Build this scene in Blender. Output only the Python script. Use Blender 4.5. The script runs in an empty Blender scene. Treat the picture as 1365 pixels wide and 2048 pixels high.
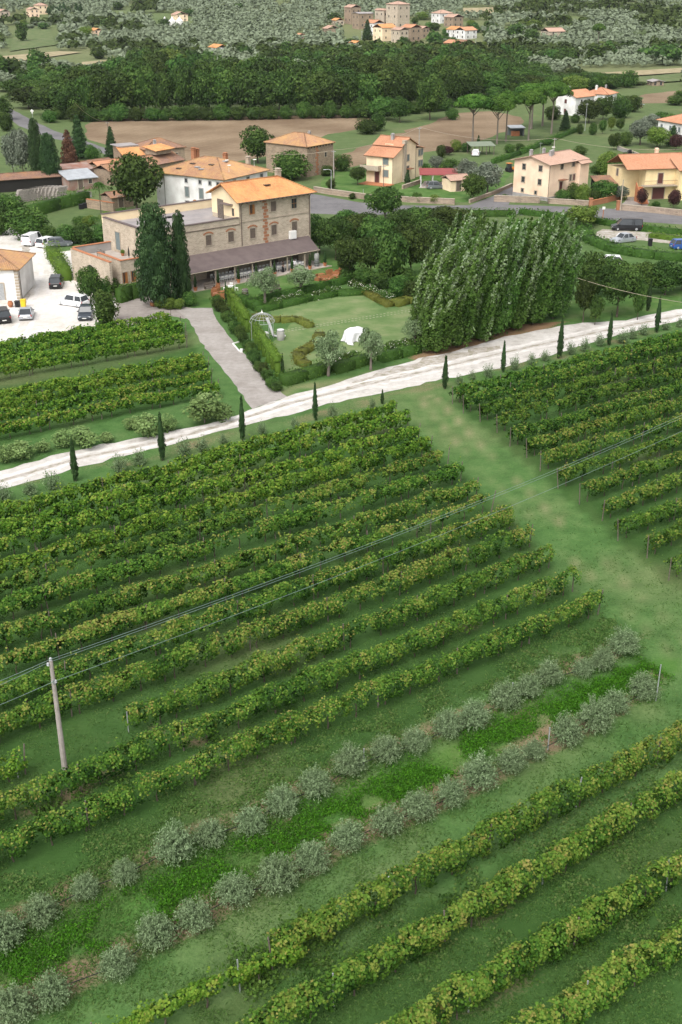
import bpy, math, random
import numpy as np
from mathutils import Vector, Matrix

scene = bpy.context.scene
COL = scene.collection
# ------------------------------------------------------------------ camera, sky, sun, exposure
F, TH, CX, CY, HC = 2275.6, math.radians(25.5), 682.5, 1024.0, 40.0
cam = bpy.data.cameras.new('camera'); camo = bpy.data.objects.new('camera', cam); COL.objects.link(camo)
camo.location = (0, 0, HC); camo.rotation_euler = (math.pi/2 - TH, 0, 0)
cam.lens = 40; cam.sensor_width = 36; cam.sensor_fit = 'AUTO'; cam.clip_start = .5; cam.clip_end = 6000
scene.camera = camo
SUN_EL, SUN_AZ = math.radians(54), math.radians(205)      # azimuth clockwise from +Y
world = bpy.data.worlds.new('World'); scene.world = world; world.use_nodes = True
nt = world.node_tree; nt.nodes.clear()
sky = nt.nodes.new('ShaderNodeTexSky'); sky.sky_type = 'NISHITA'; sky.sun_disc = False
sky.sun_elevation = SUN_EL; sky.sun_rotation = SUN_AZ; sky.air_density = 1.0; sky.dust_density = 4.0; sky.ozone_density = 1.0
hs = nt.nodes.new('ShaderNodeHueSaturation'); hs.inputs['Saturation'].default_value = .12
bg = nt.nodes.new('ShaderNodeBackground'); bg.inputs['Strength'].default_value = .15
wo = nt.nodes.new('ShaderNodeOutputWorld')
nt.links.new(sky.outputs[0], hs.inputs['Color']); nt.links.new(hs.outputs[0], bg.inputs[0]); nt.links.new(bg.outputs[0], wo.inputs[0])
sl = bpy.data.lights.new('sun', 'SUN'); so = bpy.data.objects.new('sun', sl); COL.objects.link(so)
sl.energy = .85; sl.angle = math.radians(40); sl.color = (1, .95, .87)
sd = Vector((math.sin(SUN_AZ)*math.cos(SUN_EL), math.cos(SUN_AZ)*math.cos(SUN_EL), math.sin(SUN_EL)))
so.rotation_euler = sd.to_track_quat('Z', 'Y').to_euler(); so.location = (-100, -80, 200)
scene.view_settings.view_transform = 'Standard'; scene.view_settings.look = 'None'
scene.view_settings.gamma = 1; scene.view_settings.exposure = .93; scene.view_settings.use_curve_mapping = False
scene.cycles.max_bounces = 6; scene.cycles.diffuse_bounces = 3; scene.cycles.transmission_bounces = 3
scene.cycles.transparent_max_bounces = 4; scene.cycles.volume_bounces = 0

# ------------------------------------------------------------------ geometry of the view: pixel -> place on the ground
cT, sT = math.cos(TH), math.sin(TH)
def hz(x, y):                                              # height of the land: flat valley, then the far hillside
    t = np.maximum(0, np.asarray(y, float) - 640 + 0.10*np.asarray(x, float))
    return 0.115*t*t/(t + 220.0) + .9*np.sin(np.asarray(x)/60.0)*np.clip(t/150, 0, 1)
def ray(px, py):
    dx = (px-CX)/F; dy = -(py-CY)/F
    return np.array([dx, cT + dy*sT, -sT + dy*cT])
def P(px, py, z=0.0):
    d = ray(px, py); t = (z-HC)/d[2]
    return np.array([d[0]*t, d[1]*t, z])
def G(px, py):
    d = ray(px, py)
    if d[2] < -.02:
        p = P(px, py)
        if hz(p[0], p[1]) < .02: return p
    t = 400.0
    while t < 2500:
        p = d*t
        if HC + p[2] <= hz(p[0], p[1]): break
        t += 2.0
    return np.array([p[0], p[1], float(hz(p[0], p[1]))])
def J(p):
    z = p[2]-HC; dep = p[1]*cT - z*sT; up = p[1]*sT + z*cT
    return CX + F*p[0]/dep, CY - F*up/dep
def SC(p):                                                 # photo pixels per metre at a point
    return F/(p[1]*cT - (p[2]-HC)*sT)
def HT(p, ty):                                             # height above p that reaches picture row ty
    lo, hi = -2.0, 80.0
    for _ in range(40):
        m = (lo+hi)/2
        if J((p[0], p[1], p[2]+m))[1] > ty: lo = m
        else: hi = m
    return lo

# ------------------------------------------------------------------ materials
MATS = {}
def ramp(nt, fac, cols, pos=None):
    r = nt.nodes.new('ShaderNodeValToRGB'); e = r.color_ramp.elements
    n = len(cols)
    pos = pos or [i/(n-1) for i in range(n)]
    e[0].position, e[0].color = pos[0], (*cols[0], 1); e[1].position, e[1].color = pos[-1], (*cols[-1], 1)
    for p, c in list(zip(pos, cols))[1:-1]:
        k = e.new(p); k.color = (*c, 1)
    nt.links.new(fac, r.inputs[0]); return r.outputs[0]
def newmat(name):
    m = bpy.data.materials.new(name); m.use_nodes = True
    b = m.node_tree.nodes['Principled BSDF']; MATS[name] = m
    return m, m.node_tree, b
def noise(nt, scale, detail=4, vec=None, rough=.55):
    n = nt.nodes.new('ShaderNodeTexNoise'); n.inputs['Scale'].default_value = scale; n.inputs['Detail'].default_value = detail
    n.inputs['Roughness'].default_value = rough
    if vec is not None: nt.links.new(vec, n.inputs['Vector'])
    return n.outputs['Fac']
def pos(nt): return nt.nodes.new('ShaderNodeNewGeometry').outputs['Position']
def objc(nt): return nt.nodes.new('ShaderNodeTexCoord').outputs['Object']
def math_(nt, op, a, b=None, clamp=False):
    n = nt.nodes.new('ShaderNodeMath'); n.operation = op; n.use_clamp = clamp
    for i, v in enumerate((a, b)):
        if v is None: continue
        if isinstance(v, (int, float)): n.inputs[i].default_value = v
        else: nt.links.new(v, n.inputs[i])
    return n.outputs[0]
def mix(nt, f, a, b, typ='MIX'):
    n = nt.nodes.new('ShaderNodeMix'); n.data_type = 'RGBA'; n.blend_type = typ
    for s, v in ((n.inputs[0], f), (n.inputs[6], a), (n.inputs[7], b)):
        if isinstance(v, tuple): s.default_value = (*v, 1) if len(v) == 3 else v
        elif isinstance(v, (int, float)): s.default_value = v
        else: nt.links.new(v, s)
    return n.outputs[2]
def attr(nt, name):
    a = nt.nodes.new('ShaderNodeAttribute'); a.attribute_name = name; return a
def bump(nt, b, h, strength=.5, dist=.05):
    n = nt.nodes.new('ShaderNodeBump'); n.inputs['Strength'].default_value = strength; n.inputs['Distance'].default_value = dist
    nt.links.new(h, n.inputs['Height']); nt.links.new(n.outputs[0], b.inputs['Normal'])
def plain(name, c, c2=None, scale=2.0, rough=.8, spec=.3, metal=0, bmp=0, obj=True, detail=5):
    m, nt, b = newmat(name)
    b.inputs['Roughness'].default_value = rough; b.inputs['Specular IOR Level'].default_value = spec; b.inputs['Metallic'].default_value = metal
    if c2 is None: c2 = tuple(x*.82 for x in c)
    v = objc(nt) if obj else pos(nt)
    n = noise(nt, scale, detail, v)
    nt.links.new(ramp(nt, n, [c, c2], [.35, .68]), b.inputs['Base Color'])
    if bmp: bump(nt, b, n, bmp, .05)
    return m
def leafmat(name, cols, trans=.22, var=.12, rough=.65, spec=.12):
    m, nt, b = newmat(name)
    t = attr(nt, 'tint').outputs['Fac']
    oi = nt.nodes.new('ShaderNodeObjectInfo').outputs['Random']
    c = ramp(nt, t, cols)
    h = nt.nodes.new('ShaderNodeHueSaturation')
    h.inputs['Saturation'].default_value = 1
    nt.links.new(math_(nt, 'ADD', math_(nt, 'MULTIPLY', oi, var*.22), .5-var*.11), h.inputs['Hue'])
    nt.links.new(math_(nt, 'ADD', math_(nt, 'MULTIPLY', oi, var*3), 1-var*1.5), h.inputs['Value'])
    nt.links.new(c, h.inputs['Color'])
    nt.links.new(h.outputs[0], b.inputs['Base Color'])
    b.inputs['Roughness'].default_value = rough; b.inputs['Specular IOR Level'].default_value = spec
    tr = nt.nodes.new('ShaderNodeBsdfTranslucent'); nt.links.new(h.outputs[0], tr.inputs[0])
    mx = nt.nodes.new('ShaderNodeMixShader'); mx.inputs[0].default_value = trans
    nt.links.new(b.outputs[0], mx.inputs[1]); nt.links.new(tr.outputs[0], mx.inputs[2])
    nt.links.new(mx.outputs[0], nt.nodes['Material Output'].inputs[0])
    return m
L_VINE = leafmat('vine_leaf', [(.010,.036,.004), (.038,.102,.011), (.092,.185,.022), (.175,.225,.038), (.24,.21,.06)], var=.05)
L_VINE_B = leafmat('vine_leaf_fresh', [(.013,.050,.004), (.056,.142,.011), (.115,.225,.022), (.21,.285,.04), (.24,.215,.06)], var=.05)
L_OLIVE = leafmat('olive_leaf', [(.08,.125,.05), (.165,.235,.115), (.28,.37,.205)], trans=.2, var=.03, spec=.1)
L_OLIVE_H = leafmat('hill_olive_leaf', [(.085,.11,.06), (.165,.20,.125), (.27,.315,.22)], trans=.15, var=.06)
L_OAK = leafmat('oak_leaf', [(.017,.035,.008), (.044,.080,.016), (.10,.155,.034)], var=.2)
L_BROAD = leafmat('broad_leaf', [(.022,.052,.011), (.058,.115,.022), (.12,.19,.042)], var=.16)
L_LIME = leafmat('light_leaf', [(.05,.09,.015), (.12,.18,.03), (.20,.25,.06)], var=.1)
L_CYP = leafmat('cypress_leaf', [(.013,.03,.01), (.032,.065,.02), (.06,.10,.035)], trans=.08, var=.1)
L_PINE = leafmat('pine_needles', [(.025,.065,.010), (.065,.145,.02), (.12,.21,.035)], trans=.12, var=.08)
L_POP = leafmat('poplar_leaf', [(.018,.042,.007), (.046,.102,.016), (.088,.165,.03), (.17,.25,.095), (.33,.40,.28)], trans=.2, var=.1)
L_HEDGE = leafmat('hedge_leaf', [(.022,.06,.010), (.06,.13,.02), (.11,.19,.035)], var=.06)
L_IVY = leafmat('ivy_leaf', [(.05,.10,.012), (.11,.19,.022), (.19,.27,.045)], var=.05)
L_MOSS = leafmat('clipped_leaf', [(.06,.075,.012), (.13,.14,.025), (.2,.2,.05)], trans=.1, var=.12)
L_DEAD = leafmat('dead_leaf', [(.05,.025,.015), (.12,.06,.035), (.2,.11,.07)], trans=.1, var=.05)
L_GREY = leafmat('eucalyptus_leaf', [(.06,.075,.05), (.14,.165,.12), (.24,.26,.2)], trans=.15, var=.08)
L_RED = leafmat('plum_leaf', [(.02,.01,.01), (.05,.02,.02), (.09,.04,.035)], trans=.15, var=.08)
L_WEED = leafmat('weed_leaf', [(.03,.09,.008), (.06,.2,.012), (.12,.3,.02)], trans=.3, var=.05)
L_GRASS = leafmat('grass_blade', [(.04,.095,.02), (.07,.155,.032), (.15,.2,.065)], trans=.25, var=.05)
L_SWARD = leafmat('sward_blade', [(.04,.092,.02), (.07,.14,.03), (.13,.19,.06)], trans=.2, var=.0)
L_FLOWER = leafmat('rose_petal', [(.5,.45,.38), (.7,.68,.6), (.8,.78,.74)], trans=.2, var=.0)
BARK = plain('bark', (.10,.08,.06), (.05,.04,.03), 4, .9)
BARK_G = plain('grey_bark', (.2,.17,.14), (.11,.09,.075), 4, .9)
WOODPOST = plain('weathered_wood', (.17,.14,.115), (.09,.07,.06), 5, .9)
METAL_G = plain('galvanised_metal', (.42,.43,.44), (.32,.33,.34), 6, .5, .5, .4)
CONCRETE = plain('concrete', (.36,.32,.29), (.27,.24,.215), 3, .9, bmp=.2)
WIRE = plain('cable_rubber', (.16,.22,.2), None, 3, .5)
BLACKP = plain('black_plastic', (.015,.015,.017), None, 3, .5)
DARK = plain('dark_opening', (.02,.018,.016), None, 3, .9)
GLASS = plain('window_glass', (.025,.03,.036), (.05,.055,.06), 1.2, .12, .6)
WHITE = plain('white_paint', (.78,.77,.74), (.66,.65,.62), 1.2, .7)
CREAM = plain('cream_plaster', (.80,.66,.44), (.72,.58,.38), .7, .9)
YELLOWP = plain('yellow_plaster', (.81,.66,.38), (.66,.51,.29), .5, .9)
PALEY = plain('pale_apricot_plaster', (.85,.69,.48), (.70,.54,.37), .45, .9)
PEACH = plain('peach_plaster', (.85,.65,.48), (.70,.50,.36), .45, .9)
GREYP = plain('grey_plaster', (.36,.34,.33), (.28,.27,.26), .6, .9)
WHITEP = plain('white_plaster', (.78,.77,.76), (.55,.53,.51), .4, .9)
STONE_TRIM = plain('pale_stone_trim', (.42,.36,.28), (.34,.28,.22), 3, .85)
BRICK_C = plain('red_brick', (.38,.17,.09), (.28,.13,.07), 5, .9)
TERRAC = plain('terracotta', (.42,.17,.08), (.34,.13,.06), 4, .8)
SHUT_B = plain('brown_shutter', (.15,.115,.09), (.11,.085,.07), 5, .7)
SHUT_G = plain('grey_green_shutter', (.17,.2,.2), (.13,.16,.16), 5, .7)
SHUT_R = plain('red_brown_shutter', (.11,.04,.035), None, 5, .7)
WOOD_O = plain('orange_wood', (.36,.15,.045), (.27,.11,.035), 6, .5)
WICKER = plain('wicker', (.32,.14,.06), (.22,.09,.035), 14, .7)
PORTICO = plain('brown_membrane', (.135,.105,.10), (.105,.08,.078), .8, .85)
PAVING = plain('terrace_paving', (.40,.35,.31), (.31,.27,.24), .9, .85)
FLATROOF = plain('flat_roof_felt', (.34,.31,.30), (.24,.22,.22), .35, .9)
TIN = plain('grey_corrugated_tin', (.36,.38,.40), (.28,.29,.31), .8, .55, .5)
RUST = plain('rusty_tin', (.25,.12,.085), (.3,.24,.21), .6, .8)
CLOTH = plain('white_cloth', (.66,.65,.66), (.56,.55,.57), 1.5, .85)
SKIN = plain('skin', (.5,.32,.24), None, 3, .6)
BLACKCLOTH = plain('black_cloth', (.012,.012,.014), None, 3, .8)
HAIR = plain('dark_hair', (.02,.014,.01), None, 3, .6)
REDMET = plain('red_canopy', (.27,.06,.055), (.22,.05,.05), 1, .7)
def paint(name, c, metal=.3): 
    m = plain(name, c, tuple(x*.95 for x in c), .5, .28, .6, metal); return m
RUBBER = plain('tyre_rubber', (.02,.02,.02), None, 5, .8)
LAMP_R = plain('tail_light', (.35,.02,.02), None, 3, .3)
LAMP_W = plain('head_light', (.7,.72,.75), None, 3, .2, .6)
CARGLASS = plain('car_glass', (.02,.025,.03), (.035,.04,.045), .6, .08, .7)

def stone(name, a, b, mortar, bw=.42, bh=.16, brick=.0):
    m, nt, bs = newmat(name)
    v = objc(nt); sp = nt.nodes.new('ShaderNodeSeparateXYZ'); nt.links.new(v, sp.inputs[0])
    cb = nt.nodes.new('ShaderNodeCombineXYZ')
    nt.links.new(math_(nt, 'ADD', sp.outputs[0], sp.outputs[1]), cb.inputs[0]); nt.links.new(sp.outputs[2], cb.inputs[1])
    wob = nt.nodes.new('ShaderNodeTexNoise'); wob.inputs['Scale'].default_value = 1.6; nt.links.new(v, wob.inputs['Vector'])
    vm = nt.nodes.new('ShaderNodeVectorMath'); vm.operation = 'MULTIPLY_ADD'
    nt.links.new(wob.outputs['Color'], vm.inputs[0]); vm.inputs[1].default_value = (.22, .22, 0); nt.links.new(cb.outputs[0], vm.inputs[2])
    br = nt.nodes.new('ShaderNodeTexBrick'); nt.links.new(vm.outputs[0], br.inputs['Vector'])
    br.inputs['Scale'].default_value = 1; br.inputs['Brick Width'].default_value = bw; br.inputs['Row Height'].default_value = bh
    br.inputs['Mortar Size'].default_value = .022; br.inputs['Mortar Smooth'].default_value = .4; br.inputs['Bias'].default_value = 0
    br.inputs['Color1'].default_value = (*a, 1); br.inputs['Color2'].default_value = (*b, 1); br.inputs['Mortar'].default_value = (*mortar, 1)
    n = noise(nt, .8, 5, v); n2 = noise(nt, 7, 3, v)
    c = mix(nt, .5, br.outputs['Color'], ramp(nt, n2, [(.35,.35,.35), (.72,.68,.64)]), 'OVERLAY')
    c = mix(nt, .55, c, ramp(nt, n, [(.6,.57,.52), (1.1,1.05,1.0)], [.3,.7]), 'MULTIPLY')
    nt.links.new(c, bs.inputs['Base Color']); bs.inputs['Roughness'].default_value = .92; bs.inputs['Specular IOR Level'].default_value = .15
    bump(nt, bs, br.outputs['Fac'], -.5, .04)
    return m
STONE = stone('stone_masonry', (.52,.455,.37), (.38,.325,.265), (.56,.50,.42))
STONE_D = stone('old_stone_masonry', (.34,.27,.20), (.22,.17,.13), (.36,.30,.24), .36, .18)
GARDENWALL = stone('garden_stone_wall', (.36,.29,.23), (.25,.2,.165), (.36,.31,.26), .5, .2)

def roofmat(name, cols, old=.5):
    m, nt, b = newmat(name)
    uv = nt.nodes.new('ShaderNodeUVMap').outputs[0]
    br = nt.nodes.new('ShaderNodeTexBrick'); nt.links.new(uv, br.inputs['Vector'])
    br.inputs['Scale'].default_value = 1; br.inputs['Brick Width'].default_value = .24; br.inputs['Row Height'].default_value = .38
    br.offset = 0; br.inputs['Mortar Size'].default_value = .012; br.inputs['Mortar'].default_value = (*[x*.55 for x in cols[1]], 1)
    br.inputs['Color1'].default_value = (*cols[0], 1); br.inputs['Color2'].default_value = (*cols[1], 1)
    v = pos(nt)
    n = noise(nt, .35, 6, v, .65); n2 = noise(nt, 1.7, 4, v)
    c = mix(nt, math_(nt, 'MULTIPLY', ramp(nt, n, [(0,0,0), (1,1,1)], [.42, .64]), old), br.outputs['Color'], cols[2])
    c = mix(nt, math_(nt, 'MULTIPLY', ramp(nt, n2, [(0,0,0), (1,1,1)], [.5, .75]), old*.7), c, cols[3])
    nt.links.new(c, b.inputs['Base Color']); b.inputs['Roughness'].default_value = .88; b.inputs['Specular IOR Level'].default_value = .2
    return m
ROOF_O = roofmat('orange_roof_tile', [(.56,.27,.115), (.45,.19,.08), (.58,.335,.135), (.40,.22,.14)], .6)
ROOF_M = roofmat('lichen_roof_tile', [(.42,.24,.135), (.33,.18,.11), (.47,.29,.12), (.25,.185,.15)], .75)
ROOF_R = roofmat('red_roof_tile', [(.50,.25,.145), (.42,.20,.115), (.48,.27,.17), (.36,.2,.14)], .45)
ROOF_P = roofmat('pale_brown_roof_tile', [(.44,.29,.22), (.37,.24,.18), (.42,.29,.23), (.32,.22,.18)], .5)
ROOF_D = roofmat('old_brown_roof_tile', [(.27,.16,.115), (.20,.12,.09), (.36,.19,.09), (.2,.16,.135)], .7)
# ------------------------------------------------------------------ mesh helpers
class MB:
    """collects quads / n-gons in numpy-friendly lists and links them as ONE mesh object"""
    def __init__(s): s.v = []; s.f = []; s.mi = []; s.uv = []; s.n = 0; s.hasuv = False
    def add(s, verts, faces, mi=0, uvs=None):
        s.v.extend([tuple(map(float, q)) for q in verts])
        for k, f in enumerate(faces):
            s.f.append(tuple(i + s.n for i in f)); s.mi.append(mi)
            s.uv.append(uvs[k] if uvs is not None else None)
        if uvs is not None: s.hasuv = True
        s.n += len(verts)
    def box(s, c, size, e=(1, 0, 0), n=(0, 1, 0), mi=0, taper=1.0):
        c = np.array(c, float); e = np.array(e, float); n = np.array(n, float); u = np.cross(e, n)
        V = []
        for k in (-1, 1):
            t = taper if k > 0 else 1
            for a, b in ((-1,-1), (1,-1), (1,1), (-1,1)):
                V.append(c + e*a*size[0]/2*t + n*b*size[1]/2*t + u*k*size[2]/2)
        s.add(V, [(3,2,1,0), (4,5,6,7), (0,1,5,4), (1,2,6,5), (2,3,7,6), (3,0,4,7)], mi)
    def bbox(s, lo, hi, mi=0):
        lo = np.array(lo, float); hi = np.array(hi, float); s.box((lo+hi)/2, hi-lo, mi=mi)
    def tube(s, pts, rad, seg=6, mi=0, cap=True):
        pts = [np.array(p, float) for p in pts]; n = len(pts)
        rad = [rad]*n if isinstance(rad, (int, float)) else rad
        V = []
        for i, p in enumerate(pts):
            d = pts[min(i+1, n-1)] - pts[max(i-1, 0)]; d = d/max(np.linalg.norm(d), 1e-9)
            a = np.cross(d, (0, 0, 1) if abs(d[2]) < .9 else (1, 0, 0)); a /= np.linalg.norm(a); b = np.cross(d, a)
            for k in range(seg):
                q = 2*math.pi*k/seg; V.append(p + rad[i]*(a*math.cos(q) + b*math.sin(q)))
        Fc = [(i*seg+k, i*seg+(k+1) % seg, (i+1)*seg+(k+1) % seg, (i+1)*seg+k) for i in range(n-1) for k in range(seg)]
        if cap: Fc += [tuple(range(seg))[::-1], tuple((n-1)*seg+k for k in range(seg))]
        s.add(V, Fc, mi)
    def lathe(s, prof, seg=12, c=(0, 0, 0), mi=0):
        V = []
        for r, z in prof:
            for k in range(seg):
                q = 2*math.pi*k/seg; V.append((c[0]+r*math.cos(q), c[1]+r*math.sin(q), c[2]+z))
        n = len(prof)
        Fc = [(i*seg+k, i*seg+(k+1) % seg, (i+1)*seg+(k+1) % seg, (i+1)*seg+k) for i in range(n-1) for k in range(seg)]
        Fc += [tuple(range(seg))[::-1], tuple((n-1)*seg+k for k in range(seg))]
        s.add(V, Fc, mi)
    def prism(s, poly, z0, z1, mi=0):
        n = len(poly); V = [(p[0], p[1], z0) for p in poly] + [(p[0], p[1], z1) for p in poly]
        s.add(V, [tuple(range(n))[::-1], tuple(range(n, 2*n))] + [(i, (i+1) % n, n+(i+1) % n, n+i) for i in range(n)], mi)
    def mesh(s, name, mats):
        me = bpy.data.meshes.new(name); me.from_pydata(s.v, [], s.f)
        for m in (mats if isinstance(mats, (list, tuple)) else [mats]): me.materials.append(m)
        me.polygons.foreach_set('material_index', s.mi)
        if s.hasuv:
            ul = me.uv_layers.new(name='UVMap'); fl = []
            for f, u in zip(s.f, s.uv):
                for k in range(len(f)): fl.extend(u[k] if u is not None else (0, 0))
            ul.data.foreach_set('uv', fl)
        me.update(); return me
    def build(s, name, mats, parent=None):
        return link(name, s.mesh(name, mats), parent)
def link(name, me, parent=None, loc=None, rz=0, sc=None):
    o = bpy.data.objects.new(name, me); COL.objects.link(o)
    if parent is not None: o.parent = parent
    if loc is not None: o.location = tuple(map(float, loc))
    if rz: o.rotation_euler = (0, 0, rz)
    if sc is not None: o.scale = sc
    return o
def tag(o, label=None, cat=None, group=None, kind=None):
    if label: o['label'] = label
    if cat: o['category'] = cat
    if group: o['group'] = group
    if kind: o['kind'] = kind
    return o
def thing(name, label, cat, loc=(0, 0, 0), rz=0, group=None):
    o = link(name, None, None, loc, rz); o.empty_display_size = .3
    return tag(o, label, cat, group)
def copy_tree(o, parent=None):
    c = o.copy(); COL.objects.link(c)
    if parent is not None: c.parent = parent
    for ch in KIDS.get(o.name, []): copy_tree(ch, c)
    return c
KIDS = {}
def reg(root):                                             # remember children once, so that copying stays fast
    KIDS[root.name] = list(root.children)
    for ch in root.children: reg(ch)
    return root

# ------------------------------------------------------------------ leaves
def unit(v): return v/np.maximum(np.linalg.norm(v, axis=-1, keepdims=True), 1e-9)
def leafquads(c, n, size, rng, asp=.7):
    N = len(c); n = unit(n); r = rng.normal(size=(N, 3)); u = unit(np.cross(n, r)); v = np.cross(n, u)
    size = np.broadcast_to(np.asarray(size, float), (N,))[:, None]
    V = np.stack([c+u*size*.5, c+v*size*.5*asp, c-u*size*.5, c-v*size*.5*asp], 1).reshape(-1, 3)
    return V
def leafmesh(name, mat, V, tint, extra=None):
    """quads V (4 per leaf), one tint per leaf; extra: (verts, faces, tint) of twigs or core"""
    nq = len(V)//4
    if extra is not None:
        ev, ef = np.asarray(extra[0], float), np.asarray(extra[1], int)
        V = np.concatenate([V, ev]); fi = np.concatenate([np.arange(nq*4), (ef + nq*4).ravel()])
        tint = np.concatenate([tint, np.full(len(ef), extra[2])]); nf = nq + len(ef)
    else: fi = np.arange(nq*4); nf = nq
    me = bpy.data.meshes.new(name)
    me.vertices.add(len(V)); me.vertices.foreach_set('co', V.astype(np.float32).ravel())
    me.loops.add(len(fi)); me.loops.foreach_set('vertex_index', fi.astype(np.int32))
    me.polygons.add(nf); me.polygons.foreach_set('loop_start', np.arange(0, nf*4, 4, dtype=np.int32))
    a = me.attributes.new('tint', 'FLOAT', 'FACE'); a.data.foreach_set('value', np.clip(tint, 0, 1).astype(np.float32))
    me.materials.append(mat); me.update(calc_edges=True)
    return me
def n1(rng, L, step):                                      # smooth 1-d noise in 0..1
    k = rng.random(int(L/step)+4)
    def f(t):
        t = np.asarray(t)/step; i = np.floor(t).astype(int); w = t-i; w = w*w*(3-2*w); i = np.clip(i, 0, len(k)-2)
        return k[i]*(1-w) + k[i+1]*w
    return f
def sph(rng, N): return unit(rng.normal(size=(N, 3)))
def crown(name, mat, clumps, N, leaf, seed, up=.35, core=None, tvar=.22, hang=0):
    rng = np.random.default_rng(seed)
    C = np.array([c[0] for c in clumps], float); R = np.array([c[1] for c in clumps], float)
    w = (R[:, 0]*R[:, 1]*R[:, 2])**(2/3); k = rng.choice(len(C), N, p=w/w.sum())
    d = sph(rng, N); flip = (d[:, 2] < -.35) & (rng.random(N) < .6); d[flip, 2] *= -1
    p = C[k] + d*R[k]*(.72 + .36*rng.random((N, 1)))
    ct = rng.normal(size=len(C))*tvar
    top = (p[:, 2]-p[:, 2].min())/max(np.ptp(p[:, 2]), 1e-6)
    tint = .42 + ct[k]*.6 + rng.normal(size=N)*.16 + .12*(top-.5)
    n = d + rng.normal(size=(N, 3))*.45 + np.array([0, 0, up])
    V = leafquads(p, n, leaf*(.65+.7*rng.random(N)), rng)
    ex = None
    if core:                                               # a leafy core keeps the crown from being see-through
        ex = [[], []]; b = 0
        for cc, rr in core:
            vs = []; fs = []
            for i in range(6):
                th = math.pi*i/5
                for j in range(8):
                    ph = 2*math.pi*j/8; q = .9 + .2*rng.random()
                    vs.append((cc[0]+rr[0]*q*math.sin(th)*math.cos(ph), cc[1]+rr[1]*q*math.sin(th)*math.sin(ph), cc[2]+rr[2]*q*math.cos(th)))
            for i in range(5):
                for j in range(8): fs.append((b+i*8+j, b+(i+1)*8+j, b+(i+1)*8+(j+1) % 8, b+i*8+(j+1) % 8))
            ex[0] += vs; ex[1] += fs; b += len(vs)
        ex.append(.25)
    return leafmesh(name, mat, V, tint, ex)
def trunkmesh(name, mat, h, r, limbs=4, seed=0, spread=.3, htop=None, lean=0):
    rng = random.Random(seed); m = MB()
    top = htop or h
    m.tube([(0, 0, -.02*h), (rng.uniform(-.1, .1)*r+lean*.2, 0, h*.35), (lean*.5+rng.uniform(-1, 1)*r*.5, rng.uniform(-1, 1)*r*.5, h*.7), (lean, 0, h)], [r*1.35, r, r*.8, r*.55], 7)
    for i in range(limbs):
        a = 2*math.pi*(i+rng.random()*.6)/limbs; z = h*(.72+.25*rng.random())
        m.tube([(lean*.7, 0, z), (lean*.7+math.cos(a)*spread*.5, math.sin(a)*spread*.5, z+(top-z)*.45+.02), (lean*.7+math.cos(a)*spread, math.sin(a)*spread, top)], [r*.5, r*.36, r*.15], 5)
    return m.mesh(name, mat)
PROTO = {}
def ellip_clumps(seed, n, cz, R, Hh, cr, flat=1.0, up=True, jitter=.15):
    """n clumps over an ellipsoid of half width R and half height Hh centred at cz"""
    rng = np.random.default_rng(seed); out = []
    for i in range(n):
        z = 1 - 2*(i+.5)/n; ph = i*2.39996 + rng.random()*.7; s = math.sqrt(max(0, 1-z*z))
        if not up and z < -.6: z = -.6
        k = (1-cr/R*.9)*(1+rng.normal()*jitter); q = cr*(.75+.5*rng.random())
        out.append(((R*k*s*math.cos(ph), R*k*s*math.sin(ph), cz+Hh*k*z), (q, q, q*flat*Hh/R)))
    return out
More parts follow.
